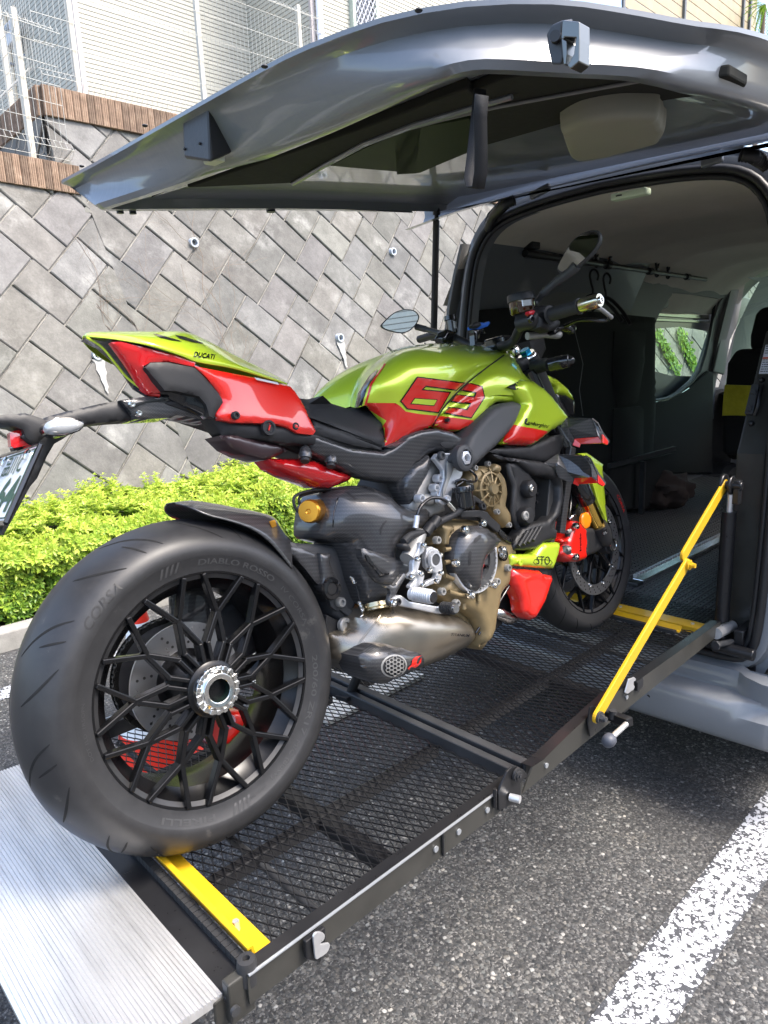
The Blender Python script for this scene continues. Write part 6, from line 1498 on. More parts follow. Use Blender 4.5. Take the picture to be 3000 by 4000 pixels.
p = bp(*t3(1157,522), -.10); g = G(); g.lathe([(0,.004),(.010,.004),(.012,.007),(.016,.007),(.017,0)], p, (0,-1,0), 28); g.build('seat_lock', M_plas, bike, 40); g = G(); g.box(p+Vector((0,-.006,0)), (.003,.002,.012), Matrix.Rotation(.5,3,'Y')); g.build('lock_slot', M_red, bike, 0)
# under-tail, subframe covers, belly of the tail
S('subframe_cover', t3, [(905,478,-.07),(950,487,-.075),(1100,502,-.085),(1240,518,-.098),(1290,548,-.102),(1362,540,-.105),(1500,575,-.105),(1660,612,-.11),(1659,650,-.10),(1560,632,-.10),(1350,595,-.10),(1200,585,-.09),(1120,570,-.085),(960,555,-.07),(930,520,-.065)], -.09, .006, M_plas, .02, .04, .008)
S('underseat_panel', t3, [(945,556),(1000,542),(1200,588),(1240,620),(1180,650),(1140,662),(1060,640),(1000,610)], -.070, .015, mat('dark_plum_plastic', (.035,.018,.020), .3, coat=.4), .03, .06, .008)
S('underseat_red', t3, [(1142,650),(1200,655),(1300,655),(1350,662),(1525,728),(1500,752),(1430,780),(1370,776),(1240,728),(1180,695)], -.065, .025, M_dred, .03, .05, .008)
S('seat', t3, [(1290,393,-.02),(1350,400,-.03),(1430,420,-.05),(1505,440,-.06),(1545,432,-.06),(1590,440,-.06),(1660,470,-.07),(1720,520,-.08),(1750,560,-.09),(1700,618,-.11),(1659,610,-.115),(1560,570,-.115),(1460,545,-.112),(1364,530,-.11),(1320,440,-.085)], -.08, .012, M_seat, .035, .15, .008, mirror=False)
S('seat', t4, [(0,460,-.02),(120,480,-.05),(200,505,-.06),(255,498,-.05),(300,512,-.06),(350,535,-.08),(392,570,-.095),(384,590,-.10),(362,615,-.105),(386,664,-.112),(372,690,-.118),(250,640,-.118),(100,580,-.115),(0,545,-.11)], -.08, .012, M_seat, .035, .10, .008, mirror=True)
S('subframe_cover', t4, [(0,585,-.108),(100,605,-.112),(250,655,-.118),(368,700,-.12),(372,712,-.12),(230,690,-.115),(100,650,-.11),(0,625,-.105)], -.11, .003, M_plas, .01, .03, .008)
S('carbon_side_cover', t4, [(0,628,-.10),(60,650,-.105),(200,702,-.115),(375,722,-.125),(440,690,-.135),(500,640,-.145),(560,615,-.15),(640,605,-.155),(720,622,-.155),(785,658,-.155),(792,670,-.155),(780,688,-.155),(740,716,-.15),(690,722,-.145),(640,718,-.14),(590,740,-.135),(530,790,-.13),(512,860,-.125),(510,930,-.12),(515,985,-.115),(490,978,-.11),(460,930,-.11),(440,880,-.11),(370,868,-.105),(280,850,-.10),(170,800,-.095),(60,745,-.09),(0,720,-.085)], -.12, .014, M_carb, .025, .03, .008)
S('carbon_intake', t4, [(508,985,-.125),(480,900,-.13),(490,850,-.135),(530,790,-.14),(600,735,-.145),(620,770,-.15),(600,830,-.15),(560,900,-.145),(530,960,-.135)], -.135, .012, M_carb, .02, .04, .007)
S('intake_hole', t4, [(665,680),(690,670),(725,675),(738,690),(720,702),(685,700)], -.172, .001, M_dk, .003, .003, .006, 2)
S('upper_grip_pad', t4, [(385,695,-.125),(480,655,-.13),(600,612,-.135),(560,625,-.15),(500,660,-.15),(430,705,-.14)], -.135, .004, M_carb, .01, .02, .007)
for a in (112, 222): pass
for a, b in ((1320,625),(1432,648)):
    g = G(); p0 = bp(*t3(a,b-25), -.09); p1 = bp(*t3(a-2,b+30), -.10); g.tube([p0, p0.lerp(p1,.3), p0.lerp(p1,.7), p1], [.006,.012,.0155,.013], 14); g.build('pillion_plug', M_carb, bike, 50)
    g = G(); g.tube([p1, p1+(p1-p0)*.22], [.010,.010], 14); g.build('plug_rubber', M_rub, bike)
tubeL('brake_hose', t3, [(1430,785,-.05),(1350,790,-.05),(1285,810,-.04),(1268,835,-.04),(1285,880,-.04),(1330,895,-.04)], .0035, M_rub); tubeL('brake_hose', t3, [(1440,792,-.03),(1360,798,-.03),(1295,820,-.03),(1300,860,-.03)], .0035, M_rub)
a_, b_ = bp(*t3(1333,882), -.065), bp(*t3(1400,882), -.055)+Vector((.02,.03,0)); g = G(); g.lathe([(0,0),(.004,0),(.006,-.002),(.024,-.002),(.0265,.002),(.0275,.012),(.0265,.016),(.0265,.09),(0,.09)], a_, (b_-a_), 36); g.build('damper_reservoir', M_goldan, bike, 35)
# plate holder arm
S('carbon_arm', t3, [(520,402),(560,395),(640,385),(735,370),(748,352),(800,352),(850,380),(905,420),(935,478),(915,495),(870,485),(760,465),(740,478),(585,485),(555,440)], -.045, .006, M_carb, .012, .07, .007)
S('arm_recess', t3, [(572,418),(640,402),(740,372),(722,402),(640,410),(585,428)], -.055, .002, M_gloss, .006, .004, .006)
for a, b in ((568,421),(598,459),(799,385),(877,463)): bolt(t3, a, b, -.058, .006, M_nut)
S('plate_arm', t3, [(212,470),(300,448),(430,418),(525,402),(560,445),(590,486),(500,492),(360,506),(330,530),(270,570),(235,590),(205,640),(160,740),(130,775),(60,905),(15,985),(0,975),(35,905),(80,800),(128,700),(170,604),(128,590),(90,560),(130,510)], -.030, .008, M_plas, .015, .06, .009)
S('plate_arm', t3, [(-120,480),(0,466),(110,458),(180,480),(220,500),(200,560),(150,590),(110,560),(100,530),(60,515),(0,505),(-120,515)], -.035, .006, M_plas, .012, .05, .009)
g = G(); 
ts_ = S('turn_signal', t3, [(197,516),(215,492),(260,482),(320,485),(355,498),(360,510),(340,530),(290,548),(240,550),(205,540)], -.110, .014, M_clear, .014, .014, .006, 2)
S('signal_housing', t3, [(195,512),(240,478),(340,482),(362,505),(345,534),(260,560),(205,545)], -.098, .004, M_gloss, .01, .03, .006, 2)
tubeL('signal_stem', t3, [(280,520,-.10),(250,530,-.05),(230,535,-.02)], .012, M_plas, k=0)
S('turn_signal', t3, [(-260,540),(-215,520),(-160,525),(-150,545),(-190,565),(-240,565)], .10, .01, M_clear, .01, .02, .008, 2)
S('rear_reflector', t3, [(42,542),(118,516),(132,522),(136,585),(125,597),(60,608),(48,600)], -.020, .003, M_tail, .004, .018, .007)
S('reflector_mount', t3, [(100,510),(136,516),(150,560),(148,600),(60,620),(55,604),(128,590)], -.012, .002, M_plas, .004, .02, .007)
# number plate: facing backwards, traced on its own sloping plane
A = bp(*t3(172,600), -.115); Bq = bp(*t3(28,925), -.115)
up_ = (A-Bq); Hh = up_.length; up_.normalize(); rt_ = Vector((0,-1,0)); nrm_ = up_.cross(rt_).normalized()
if nrm_.x > 0: nrm_ = -nrm_
npl = empty('number_plate', (A+Bq)/2+Vector((0,.115,0)), parent=bike); npl['label'] = 'white number plate with green characters'
Rn = Matrix((rt_, up_, rt_.cross(up_))).transposed(); sgn = 1 if rt_.cross(up_).dot(nrm_) > 0 else -1
g = G(); g.box((0,0,0), (.232,Hh*1.03,.004), Rn); g.build('plate_sheet', mat('plate_white', (.70,.72,.72), .35, coat=.3), npl, 0, .001)
g = G(); W2, H2 = .117, Hh*.52
for a, b, c, d in ((-W2,-H2,W2,-H2),(W2,-H2,W2,H2),(W2,H2,-W2,H2),(-W2,H2,-W2,-H2)):
    p = rt_*a+up_*b; q = rt_*c+up_*d; g.tube([p, q], .0045, 6)
g.build('plate_frame', M_gloss, npl, 40)
M_pg = mat('plate_green', (.008,.06,.035), .4)
g = G()
for a, b, c, d in ((-W2+.008,-H2+.008,W2-.008,-H2+.008),(W2-.008,-H2+.008,W2-.008,H2-.008),(W2-.008,H2-.008,-W2+.008,H2-.008),(-W2+.008,H2-.008,-W2+.008,-H2+.008)):
    p = rt_*a+up_*b+nrm_*.0028; q = rt_*c+up_*d+nrm_*.0028; g.tube([p, q], .0013, 4)
g.build('plate_border', M_pg, npl, 40)
def ptext(s, x0, x1, y0, h, bold=0):
    vs, fs = textmesh(s, 0, bold); g = G(); g.add([rt_*(x0+(x1-x0)*x)+up_*(y0+h*y)+nrm_*.0032 for x, y in vs], fs); g.build('plate_characters', M_pg, npl, 0, recalc=False)
ptext('品川C', -.045, .070, Hh*.18, .030, .01); ptext('·64', -.02, .102, -Hh*.36, .062, .03); ptext('た', -.112, -.085, -Hh*.2, .03, .01)
for s in (-.065,.075):
    g = G(); p = rt_*s+up_*(Hh*.40); g.lathe([(.010,0),(.010,.006),(.006,.008),(0,.008)], p, nrm_, 16); g.build('plate_screw', M_nut, npl, 40)
# ---------------------------------------------------------------- hugger, swingarm, shock
h0 = B3([(757,845,0),(830,838,0),(920,850,0),(1020,868,0),(1120,888,0),(1190,915,0),(1240,985,0),(1290,1045,0)])
h1 = B3([(757,846,-.015),(825,846,-.035),(910,862,-.045),(1010,880,-.050),(1110,898,-.052),(1180,925,-.055),(1222,990,-.055),(1262,1055,-.055)])
h2 = B3([(757,848,-.020),(825,868,-.060),(900,900,-.080),(1000,926,-.088),(1090,960,-.092),(1160,1010,-.094),(1215,1070,-.094),(1262,1130,-.094)])
grid('rear_hugger', [h0, h1, h2], M_carb, 4, thick=.003)
S('maker_tag', t3, [(1166,925),(1188,918),(1196,945),(1176,952)], -.075, .001, M_goldan, .002, .003, .006)
S('swingarm', x_, [(-60,700),(60,715),(180,718),(370,745),(480,860),(540,1050),(560,1160),(520,1240),(500,1360),(420,1400),(330,1330),(290,1200),(260,1150),(180,1040),(60,880),(-30,800)], -.035, .010, M_frame, .03, .06, .010)
S('swingarm_cover', x_, [(-60,745),(80,762),(210,800),(225,920),(240,1060),(250,1110),(180,1045),(90,930),(0,830)], -.052, .006, M_carb, .012, .02, .009)
S('swingarm_cover', x_, [(215,800),(300,796),(316,830),(305,880),(350,1010),(385,1090),(380,1135),(335,1165),(265,1150),(235,1080),(240,1000),(225,900)], -.062, .010, M_carb, .015, .03, .008)
p = bp(*x_(325,1105), -.078); g = G(); g.lathe([(.013,-.002),(.016,.004),(.024,.003),(.027,-.004)], p, (0,-1,0), 28); g.build('cover_collar', M_gloss, bike, 50); g = G(); g.cyl(p, p+Vector((0,-.001,0)), .013); g.build('collar_hole', M_dk, bike, 0)
solid('swingarm_side', [(-.06,.36),(.05,.42),(.40,.50),(.58,.48),(.58,.36),(.40,.36),(.05,.27),(-.06,.30)], .085, .135, M_frame, .015)
S('chain_guard', w5, [(735,330),(905,325),(910,520),(850,560),(760,500),(740,440)], .055, .004, M_carb, .01, .01, .012)
for k in range(4):
    c = bp(*x_(480, 1120+k*42), -.0); g = G(); P = [c+Vector((.028*math.cos(t),.028*math.sin(t),.004*math.cos(t*.5))) for t in [2*PI*i/20 for i in range(21)]]; g.tube(P, .006, 8); g.build('shock_spring_coil', M_goldan, bike)
g = G(); g.cyl(bp(*x_(480,1080), 0), bp(*x_(500,1380), 0), .019, n=20); g.build('shock_body', M_dk, bike)
PL('shock_link', x_, [(300,1200),(360,1175),(410,1200),(430,1240),(560,1330),(540,1380),(500,1370),(400,1290),(370,1300),(320,1260)], -.055, .016, M_frame, .003); bolt(x_, 395, 1222, -.062, .012, M_cast, .010)
PL('lower_link', x_, [(280,1330),(420,1400),(470,1380),(500,1440),(460,1480),(380,1470),(290,1500),(270,1400)], -.045, .016, M_plas, .003); bolt(x_, 430, 1420, -.055, .018, M_cast, .010)
# ---------------------------------------------------------------- exhaust
S('silencer', x_, [(300,1500,-.05),(400,1470,-.06),(480,1440,-.07),(500,1360,-.075),(580,1290,-.08),(700,1250,-.09),(830,1235,-.10),(1000,1280,-.11),(1240,1320,-.12),(1400,1345,-.12),(1500,1395,-.12),(1550,1450,-.115),(1560,1500,-.11),(1535,1560,-.105),(1440,1630,-.105),(1250,1730,-.105),(1100,1790,-.105),(900,1860,-.10),(760,1905,-.10),(640,1880,-.09),(480,1800,-.07),(310,1700,-.05)], -.09, .062, M_ti, .075, .12, .009)
sil = [o for o in bike.children if o.name.startswith('silencer')][0]; bvs = bvh_of([sil])
g = G(); P = []
for a, b in ((745,1330),(700,1400),(640,1470),(570,1560),(530,1640),(510,1665)):
    h = bvs.ray_cast(CB, (BMI.to_3x3() @ ray(*x_(a,b))).normalized())
    if h[0]: P.append(h[0])
if len(P) > 2: g.tube(smooth_loop(P,4,False), .0022, 6); g.build('weld_seam', M_ti, bike)
S('silencer_end_cap', x_, [(545,1690),(600,1620),(650,1580),(710,1572),(900,1582),(1030,1592),(1072,1612),(1105,1660),(1122,1720),(1115,1765),(1060,1800),(900,1868),(790,1922),(745,1930),(660,1895),(600,1840),(565,1770)], -.135, .040, M_carb, .05, .08, .008)
cap_ = [o for o in bike.children if o.name.startswith('silencer_end_cap')][0]; bvc = bvh_of([cap_])
ell = lambda cx, cy, rx, ry, n=28, rot=0: [(cx+rx*math.cos(t)*math.cos(rot)-ry*math.sin(t)*math.sin(rot), cy+rx*math.cos(t)*math.sin(rot)+ry*math.sin(t)*math.cos(rot)) for t in [2*PI*i/n for i in range(n)]]
dec('outlet_ring', [(ell(856,1772,112,96,rot=-.25), [])], M_cast, .0020, 6, x_, bvc); dec('outlet_dark', [(ell(858,1772,98,82,rot=-.25), [])], M_dk, .0026, 6, x_, bvc)
hexs = []
for i in range(-5, 6):
    for j in range(-5, 6):
        cx, cy = i*30, j*34+(17 if i % 2 else 0)
        if (cx/84)**2+(cy/72)**2 < 1: hexs.append((cx, cy))
g = G(); seen = set()
for cx, cy in hexs:
    V6 = [(858+cx+18*math.cos(PI/3*k), 1772+cy+18*math.sin(PI/3*k)) for k in range(6)]
    for k in range(6):
        a, b = V6[k], V6[(k+1) % 6]; key = (round((a[0]+b[0])/2), round((a[1]+b[1])/2))
        if key in seen: continue
        seen.add(key); H = [bvc.ray_cast(CB, (BMI.to_3x3() @ ray(*x_(*q))).normalized())[0] for q in (a, b)]
        if all(H): g.tube([H[0]+Vector((0,-.004,0)), H[1]+Vector((0,-.004,0))], .0011, 4, False)
g.build('outlet_mesh', M_cast, bike, 0)
dec('red_emblem', [([(972,1790),(1005,1760),(1015,1720),(1040,1695),(1090,1685),(1060,1708),(1048,1745),(1062,1752),(1078,1722),(1092,1698),(1088,1740),(1060,1770),(1040,1785),(1010,1775),(990,1792),(985,1803)], [])], M_red, .0022, 6, x_, bvc)
g = G(); text_on(g, bvs, 'TITANIUM', x_(1352,1512), x_(1512,1520), 10, .0012, shear=.3, bold=.01); g.build('silencer_lettering', M_gloss, bike, 0, recalc=False)
c0, c1 = bp(*x_(700,1235), -.095), bp(*x_(712,1295), -.10); g = G(); g.tube([c0, c0.lerp(c1,.3), c0.lerp(c1,.35), c0.lerp(c1,.6), c0.lerp(c1,.65), c1], [.036,.036,.039,.039,.036,.038], 28); g.build('exhaust_collar', mat('heated_steel', (.50,.42,.26), .22, 1), bike, 50)
S('heat_shield', x_, [(214,640,-.06),(213,560,-.06),(232,410,-.06),(285,300,-.065),(375,238,-.07),(480,214,-.075),(610,213,-.085),(700,240,-.09),(790,288,-.095),(860,350,-.10),(930,392,-.11),(1040,405,-.12),(1130,398,-.125),(1172,440,-.13),(1150,520,-.13),(1090,590,-.13),(1050,622,-.13),(960,640,-.12),(900,690,-.12),(862,760,-.12),(850,830,-.12),(960,870,-.13),(1000,900,-.13),(1000,960,-.13),(900,1010,-.125),(850,1090,-.115),(815,1185,-.105),(740,1218,-.10),(645,1247,-.095),(600,1190,-.09),(520,1030,-.08),(450,850,-.07),(385,710,-.065),(300,692,-.06),(235,668,-.06)], -.09, .062, M_carb, .085, .10, .009)
hs_ = [o for o in bike.children if o.name.startswith('heat_shield')][0]; bvx = bvh_of([hs_])
dec('shield_slot', [([(440,272),(465,272),(545,335),(520,340)], []), ([(595,222),(640,218),(690,255),(690,272),(640,250)], []), ([(738,640),(735,590),(760,540),(790,515),(800,520),(770,560),(752,600),(750,640)], [])], M_dk, .0012, 6, x_, bvx)
P = [bvx.ray_cast(CB, (BMI.to_3x3() @ ray(*x_(a,b))).normalized())[0] for a,b in ((425,225),(375,330),(345,450),(335,560),(345,680))]; P = [p for p in P if p]
if len(P) > 2: g = G(); g.tube(smooth_loop(P,4,False), .0018, 6); g.build('shield_joint', M_gloss, bike)
S('shield_fin', x_, [(572,762),(600,756),(740,800),(870,835),(1005,888),(1032,920),(1030,945),(960,1000),(880,1060),(870,1070),(750,1060),(700,1010),(590,840)], -.155, .012, M_carb, .02, .02, .007)
S('fin_recess', x_, [(612,812),(640,822),(700,905),(760,985),(815,965),(822,982),(742,992),(690,930),(630,860)], -.170, .002, M_gloss, .004, .004, .006)
S('fin_recess', x_, [(650,850),(715,905),(810,960),(765,978),(720,935),(680,900)], -.1685, .001, M_dk, .004, .004, .006)
for pts in ([(490,1000),(512,1040)], [(555,1210),(580,1270)]):
    a, b = bp(*x_(*pts[0]), -.095), bp(*x_(*pts[1]), -.10); P = []; d = (b-a); e1 = d.orthogonal().normalized(); e2 = d.normalized().cross(e1)
    for i in range(60): t = i/59; P.append(a+d*t*1.5+(e1*math.cos(t*50)+e2*math.sin(t*50))*.0045)
    g = G(); g.tube(P, .0011, 5); g.build('retaining_spring', M_nut, bike)
tubeL('spring_rod', x_, [(525,1060,-.097),(552,1150,-.10),(560,1200,-.10)], .002, M_dk); tubeL('spring_hook', x_, [(580,1300,-.10),(590,1330,-.12),(570,1350,-.12)], .002, M_nut)
# ---------------------------------------------------------------- engine, right side
S('cylinder_head', e_, [(230,640),(260,560),(300,480),(380,330),(430,240),(520,270),(560,330),(560,420),(540,560),(560,700),(420,760),(350,700),(250,720)], -.125, .012, M_cast, .02, .04, .009)
for a, b in ((485,403),(450,490),(470,540),(315,585)): bolt(e_, a, b, -.145, .011, M_alb, .016)
S('head_cap', e_, [(360,560),(420,545),(470,570),(480,620),(430,650),(370,630)], -.14, .010, M_cast, .015, .02, .007, 2)
PL('spine_bracket', e_, [(465,215),(500,170),(560,162),(640,168),(670,200),(690,262),(730,300),(730,370),(690,430),(640,520),(625,600),(590,640),(545,650),(510,620),(512,560),(535,480),(560,400),(552,325),(510,265)], -.165, .016, M_alb, .003)
S('bracket_recess', e_, [(590,250),(650,270),(640,330),(600,430),(570,520),(545,575),(548,500),(580,400),(585,320)], -.176, .0015, M_cast, .005, .004, .007)
bolt(e_, 530, 190, -.178, .011, M_frame, .006); bolt(e_, 585, 590, -.175, .009, M_alb, .006)
S('frame_arm', t4, [(735,760,-.19),(742,735,-.19),(770,700,-.185),(800,640,-.175),(850,570,-.165),(905,505,-.155),(960,480,-.15),(1020,470,-.15),(1078,484,-.15),(1065,530,-.155),(1020,600,-.165),(950,680,-.175),(880,745,-.185),(840,785,-.19),(795,802,-.19),(755,795,-.19)], -.165, .016, M_frame, .02, .06, .008)
p = bp(*t4(780,752), -.20); g = G(); g.lathe([(.033,-.01),(.033,.006),(.028,.010),(.021,.010),(.020,.004),(.0,.004)], p, (0,-1,0), 36); g.build('mount_bush', M_frame, bike, 40); g = G(); g.lathe([(0,.004),(.009,.004),(.011,.012),(.018,.010),(.019,.004)], p, (0,-1,0), 6); g.build('mount_bolt', M_alb, bike, 30)
cam_ = S('cam_cover', e_, [(830,300),(880,285),(935,285),(1000,290),(1050,330),(1095,400),(1115,480),(1118,560),(1100,650),(1150,720),(1155,800),(1135,850),(1090,860),(1040,800),(1000,740),(930,680),(850,620),(800,560),(760,480),(740,420),(755,340)], -.135, .022, M_bronze, .025, .04, .008)
c = bp(*e_(1002,500), -.166); g = G()
for k in range(11):
    a = 2*PI*k/11+.2; d = Vector((math.cos(a),0,math.sin(a))); g.tube([c+d*.018, c+d*.046+Vector((0,.004,0)), c+d*.058+Vector((0,.012,0))], .0028, 6)
g.lathe([(0,.010),(.014,.010),(.017,.006),(.0175,0),(.024,-.001),(.025,-.008)], c, (0,-1,0), 32); g.lathe([(.042,-.010),(.042,-.0005),(.047,-.0025),(.049,-.010)], c, (0,-1,0), 48); g.build('cam_cover_ribs', M_bronze, bike, 50)
S('filler_neck', e_, [(1000,330),(1010,290),(1030,262),(1080,285),(1085,310),(1060,360)], -.16, .012, M_bronze, .012, .03, .006)
for a, b, y in ((835,303,-.150),(955,268,-.14),(790,440,-.15),(1040,710,-.155),(1150,830,-.15)): bolt(e_, a, b, y, .008, M_cast, .008)
S('crankcase_cover', e_, [(545,850),(560,800),(640,775),(760,780),(900,800),(1000,850),(1090,900),(1170,990),(1190,1100),(1160,1250),(1130,1380),(1050,1480),(1040,1560),(1010,1700),(1000,1800),(960,1900),(880,1960),(860,1800),(820,1700),(740,1640),(650,1590),(560,1540),(500,1480),(480,1390),(530,1330),(560,1220),(550,1100),(500,1020),(440,1010),(470,930),(540,900)], -.135, .028, M_bronze, .03, .05, .009)
S('crankcase_cover', e_, [(540,850),(545,830),(610,835),(650,850),(645,890),(610,905),(600,1010),(560,1010),(560,905)], -.165, .008, M_bronze, .01, .02, .006)
for P in ([(560,1060),(640,1050)],[(560,1180),(620,1170)],[(560,1300),(640,1330)],[(600,1450),(700,1480),(790,1480)],[(880,1470),(880,1540)],[(740,1560),(740,1610)]): tubeL('casing_rib', e_, [(a,b,-.168) for a,b in P], .006, M_bronze, k=0)
c = bp(*e_(832,1150), -.170); Rr = abs(bp(*e_(832,828), -.17).z-bp(*e_(832,1472), -.17).z)/2
g = G(); g.lathe([(Rr*1.00,-.012),(Rr*1.00,.006),(Rr*.985,.009),(Rr*.93,.009),(Rr*.91,.005),(Rr*.90,-.01)], c, (0,-1,0), 96); g.build('clutch_ring', M_alb, bike, 50)
g = G(); g.lathe([(Rr*.90,-.005),(Rr*.86,.010),(Rr*.60,.012),(Rr*.58,.006),(0,.006)], c, (0,-1,0), 64); g.build('clutch_basket', M_frame, bike, 40)
g = G()
for k in range(36):
    a = 2*PI*k/36; d = Vector((math.cos(a),0,math.sin(a))); g.box(c+d*Rr*.86+Vector((0,-.008,0)), (.004,.012,.006), Matrix.Rotation(-a,3,'Y'))
g.build('clutch_teeth', M_cast, bike, 0)
g = G()
for k in range(6):
    a = 2*PI*k/6+.3; d = Vector((math.cos(a),0,math.sin(a))); g.lathe([(.003,.020),(.0055,.020),(.006,.008)], c+d*Rr*.42, (0,-1,0), 14)
g.build('clutch_springs', M_gloss, bike, 40)
g = G(); g.lathe([(0,.022),(Rr*.18,.022),(Rr*.30,.018),(Rr*.32,.006)], c, (0,-1,0), 6); g.build('pressure_plate', M_red, bike, 40)
CE = [(640,1150),(645,1060),(670,960),(720,880),(790,838),(870,832),(940,860),(1020,915),(1085,975),(1060,1010),(985,1090),(900,1180),(895,1290),(893,1400),(850,1448),(790,1420),(720,1350),(665,1270)]
S('clutch_cover', e_, CE, -.182, .030, M_carb, .035, .03, .007)
cc = [o for o in bike.children if o.name.startswith('clutch_cover')][0]; bvq = bvh_of([cc])
dec('cover_slot', [([(828,985),(845,950),(880,925),(900,925),(895,955),(860,985),(838,1000)], []), ([(785,1080),(800,1070),(808,1085),(802,1195),(785,1205),(780,1180)], []), ([(950,905),(975,905),(1025,940),(1030,965),(1005,950)], [])], M_dk, .0014, 6, e_, bvq)
for a, b, y in ((742,873,-.195),(660,1183,-.190),(798,1478,-.185),(1005,1385,-.185),(1090,1060,-.185),(905,815,-.18)): bolt(e_, a, b, y, .010, M_nut, .010)
for a, b in ((1103,1108),(1103,1108)): bolt(e_, a, b, -.18, .017 if a else 0, M_gloss, .005); bolt(e_, a, b, -.186, .011, M_nut, .005)
for a, b in ((483,972),(528,1447),(660,1555),(1036,1355),(1138,1228)): bolt(e_, a, b, -.165, .010, M_cast, .010)
# oil pan side and lower crankcase
S('oil_sump', e_, [(640,1560),(800,1650),(900,1600),(1050,1560),(1040,1680),(1000,1740),(1000,1860),(950,1900),(900,1990),(830,1960),(700,1800),(600,1650)], -.10, .02, M_bronze, .03, .08, .01)
for o_ in ((0,0),(28,18)): tubeL('drain_hose', e_, [(1160+o_[0],1330+o_[1],-.15),(1080+o_[0],1460+o_[1],-.155),(960+o_[0],1660+o_[1],-.15),(850+o_[0],1830+o_[1],-.14)], .0034, M_gloss)
tubeL('exhaust_header', e_, [(1030,1640,-.10),(1080,1655,-.11),(1160,1690,-.11),(1230,1660,-.10),(1270,1580,-.08),(1260,1480,-.06)], .018, mat('header_steel', (.45,.42,.40), .25, 1)); 
S('oil_cooler', e_, [(1130,1480),(1250,1500),(1250,1600),(1130,1610)], -.05, .002, mat('cooler_grey', (.12,.12,.12), .4, .6), .005, .03, .012)
# foot controls
PL('footpeg_bracket', e_, [(345,990),(375,995),(385,1030),(375,1080),(330,1120),(345,1160),(320,1250),(350,1255),(380,1300),(360,1380),(350,1410),(250,1420),(240,1400),(290,1340),(240,1330),(235,1300),(270,1260),(270,1190),(290,1130),(310,1080),(335,1020)], -.20, .016, M_alb, .003)
PL('footpeg_bracket', e_, [(400,1050),(440,1030),(500,1055),(535,1110),(545,1200),(545,1280),(530,1340),(510,1375),(480,1370),(380,1410),(350,1390),(420,1340),(480,1320),(490,1280),(430,1260),(395,1220),(385,1140)], -.175, .016, M_alb, .003)
p = bp(*e_(472,1152), -.19); g = G(); g.lathe([(.014,-.01),(.014,.004),(.019,.004),(.021,-.004)], p, (0,-1,0), 28); g.build('pivot_collar', M_alb, bike, 40); g = G(); g.cyl(p, p+Vector((0,-.002,0)), .014); g.build('collar_hole', M_frame, bike, 0)
for a, b, y in ((368,1018,-.208),(310,1145,-.208),(342,1283,-.21),(257,1310,-.21),(357,1385,-.21),(487,1350,-.19),(423,1250,-.19),(528,1275,-.19),(520,1110,-.188)): bolt(e_, a, b, y, .0065, M_nut, .005)
a_, b_ = bp(*e_(200,1470), -.225), bp(*e_(452,1500), -.300)
b_ = a_+Vector((.010,-.078,-.012)); 
A_, B_ = bp(*e_(250,1465), -.225), bp(*e_(455,1500), -.285); g = G(); g.tube([A_, B_], [.0145,.0145], 20)
dd = (B_-A_)
for k in range(9):
    q = A_.lerp(B_, .18+.085*k); n_ = dd.normalized(); g.tube([q-n_*.0015, q+n_*.0015], .0168, 20)
g.build('foot_peg', M_alb, bike, 30, .0006); g = G(); g.tube([B_, B_+dd.normalized()*.003], [.0125,.012], 24); g.build('peg_end', M_gloss, bike, 30)
PL('brake_pedal', e_, [(100,1500),(160,1480),(240,1540),(400,1570),(520,1590),(560,1580),(570,1650),(520,1655),(440,1640),(300,1610),(180,1585),(120,1560),(80,1540)], -.215, .016, M_alb, .003)
A_, B_ = bp(*e_(540,1595), -.225), bp(*e_(655,1605), -.265); g = G(); g.tube([A_, B_], .0125, 18)
for k in range(6):
    q = A_.lerp(B_, .1+.16*k); n_ = (B_-A_).normalized(); g.tube([q-n_*.002, q+n_*.002], .0142, 12)
g.build('pedal_peg', M_rub, bike, 30); g = G(); g.tube([B_, B_+(B_-A_).normalized()*.005], [.011,.010], 20); g.build('pedal_peg_end', M_nut, bike, 30)
S('heel_guard', e_, [(0,1395),(100,1385),(180,1280),(215,1290),(150,1400),(110,1480),(100,1540),(110,1560),(90,1585),(50,1575),(38,1540),(60,1460),(50,1420)], -.205, .006, M_carb, .010, .010, .006); bolt(e_, 82, 1550, -.213, .009, M_nut, .006); bolt(e_, 125, 1542, -.214, .008, M_dk, .006)
g = G(); g.tube(L3(e_, [(215,1150,-.18),(300,1000,-.17),(345,900,-.165)]), [.019,.017,.015], 20); g.build('master_cylinder', M_cast, bike, 40)
S('reservoir_hose_end', e_, [(170,1010),(215,1000),(250,1050),(235,1075),(180,1050)], -.19, .008, M_plas, .01, .02, .006, 2)
tubeL('rear_brake_hose', e_, [(180,985,-.185),(240,930,-.18),(330,905,-.175),(410,900,-.17),(440,860,-.17),(520,800,-.175),(620,750,-.18),(700,700,-.19),(740,640,-.195)], .0085, M_rub)
for a, b in ((470,808),(410,870)): g = G(); c = bp(*e_(a,b), -.175); g.tube([c-Vector((.012,0,.008)), c+Vector((.012,0,.008))], .0125, 14); g.build('hose_clamp', M_plas, bike)
tubeL('brake_line', e_, [(300,860,-.18),(305,760,-.18),(340,660,-.18),(420,590,-.18),(500,580,-.185),(560,600,-.19),(620,650,-.19)], .0042, M_gloss); tubeL('hose_fitting', e_, [(290,860,-.18),(300,800,-.18),(305,745,-.18)], .0068, M_alb); tubeL('hose_fitting', e_, [(585,620,-.19),(650,690,-.19)], .006, M_nut)
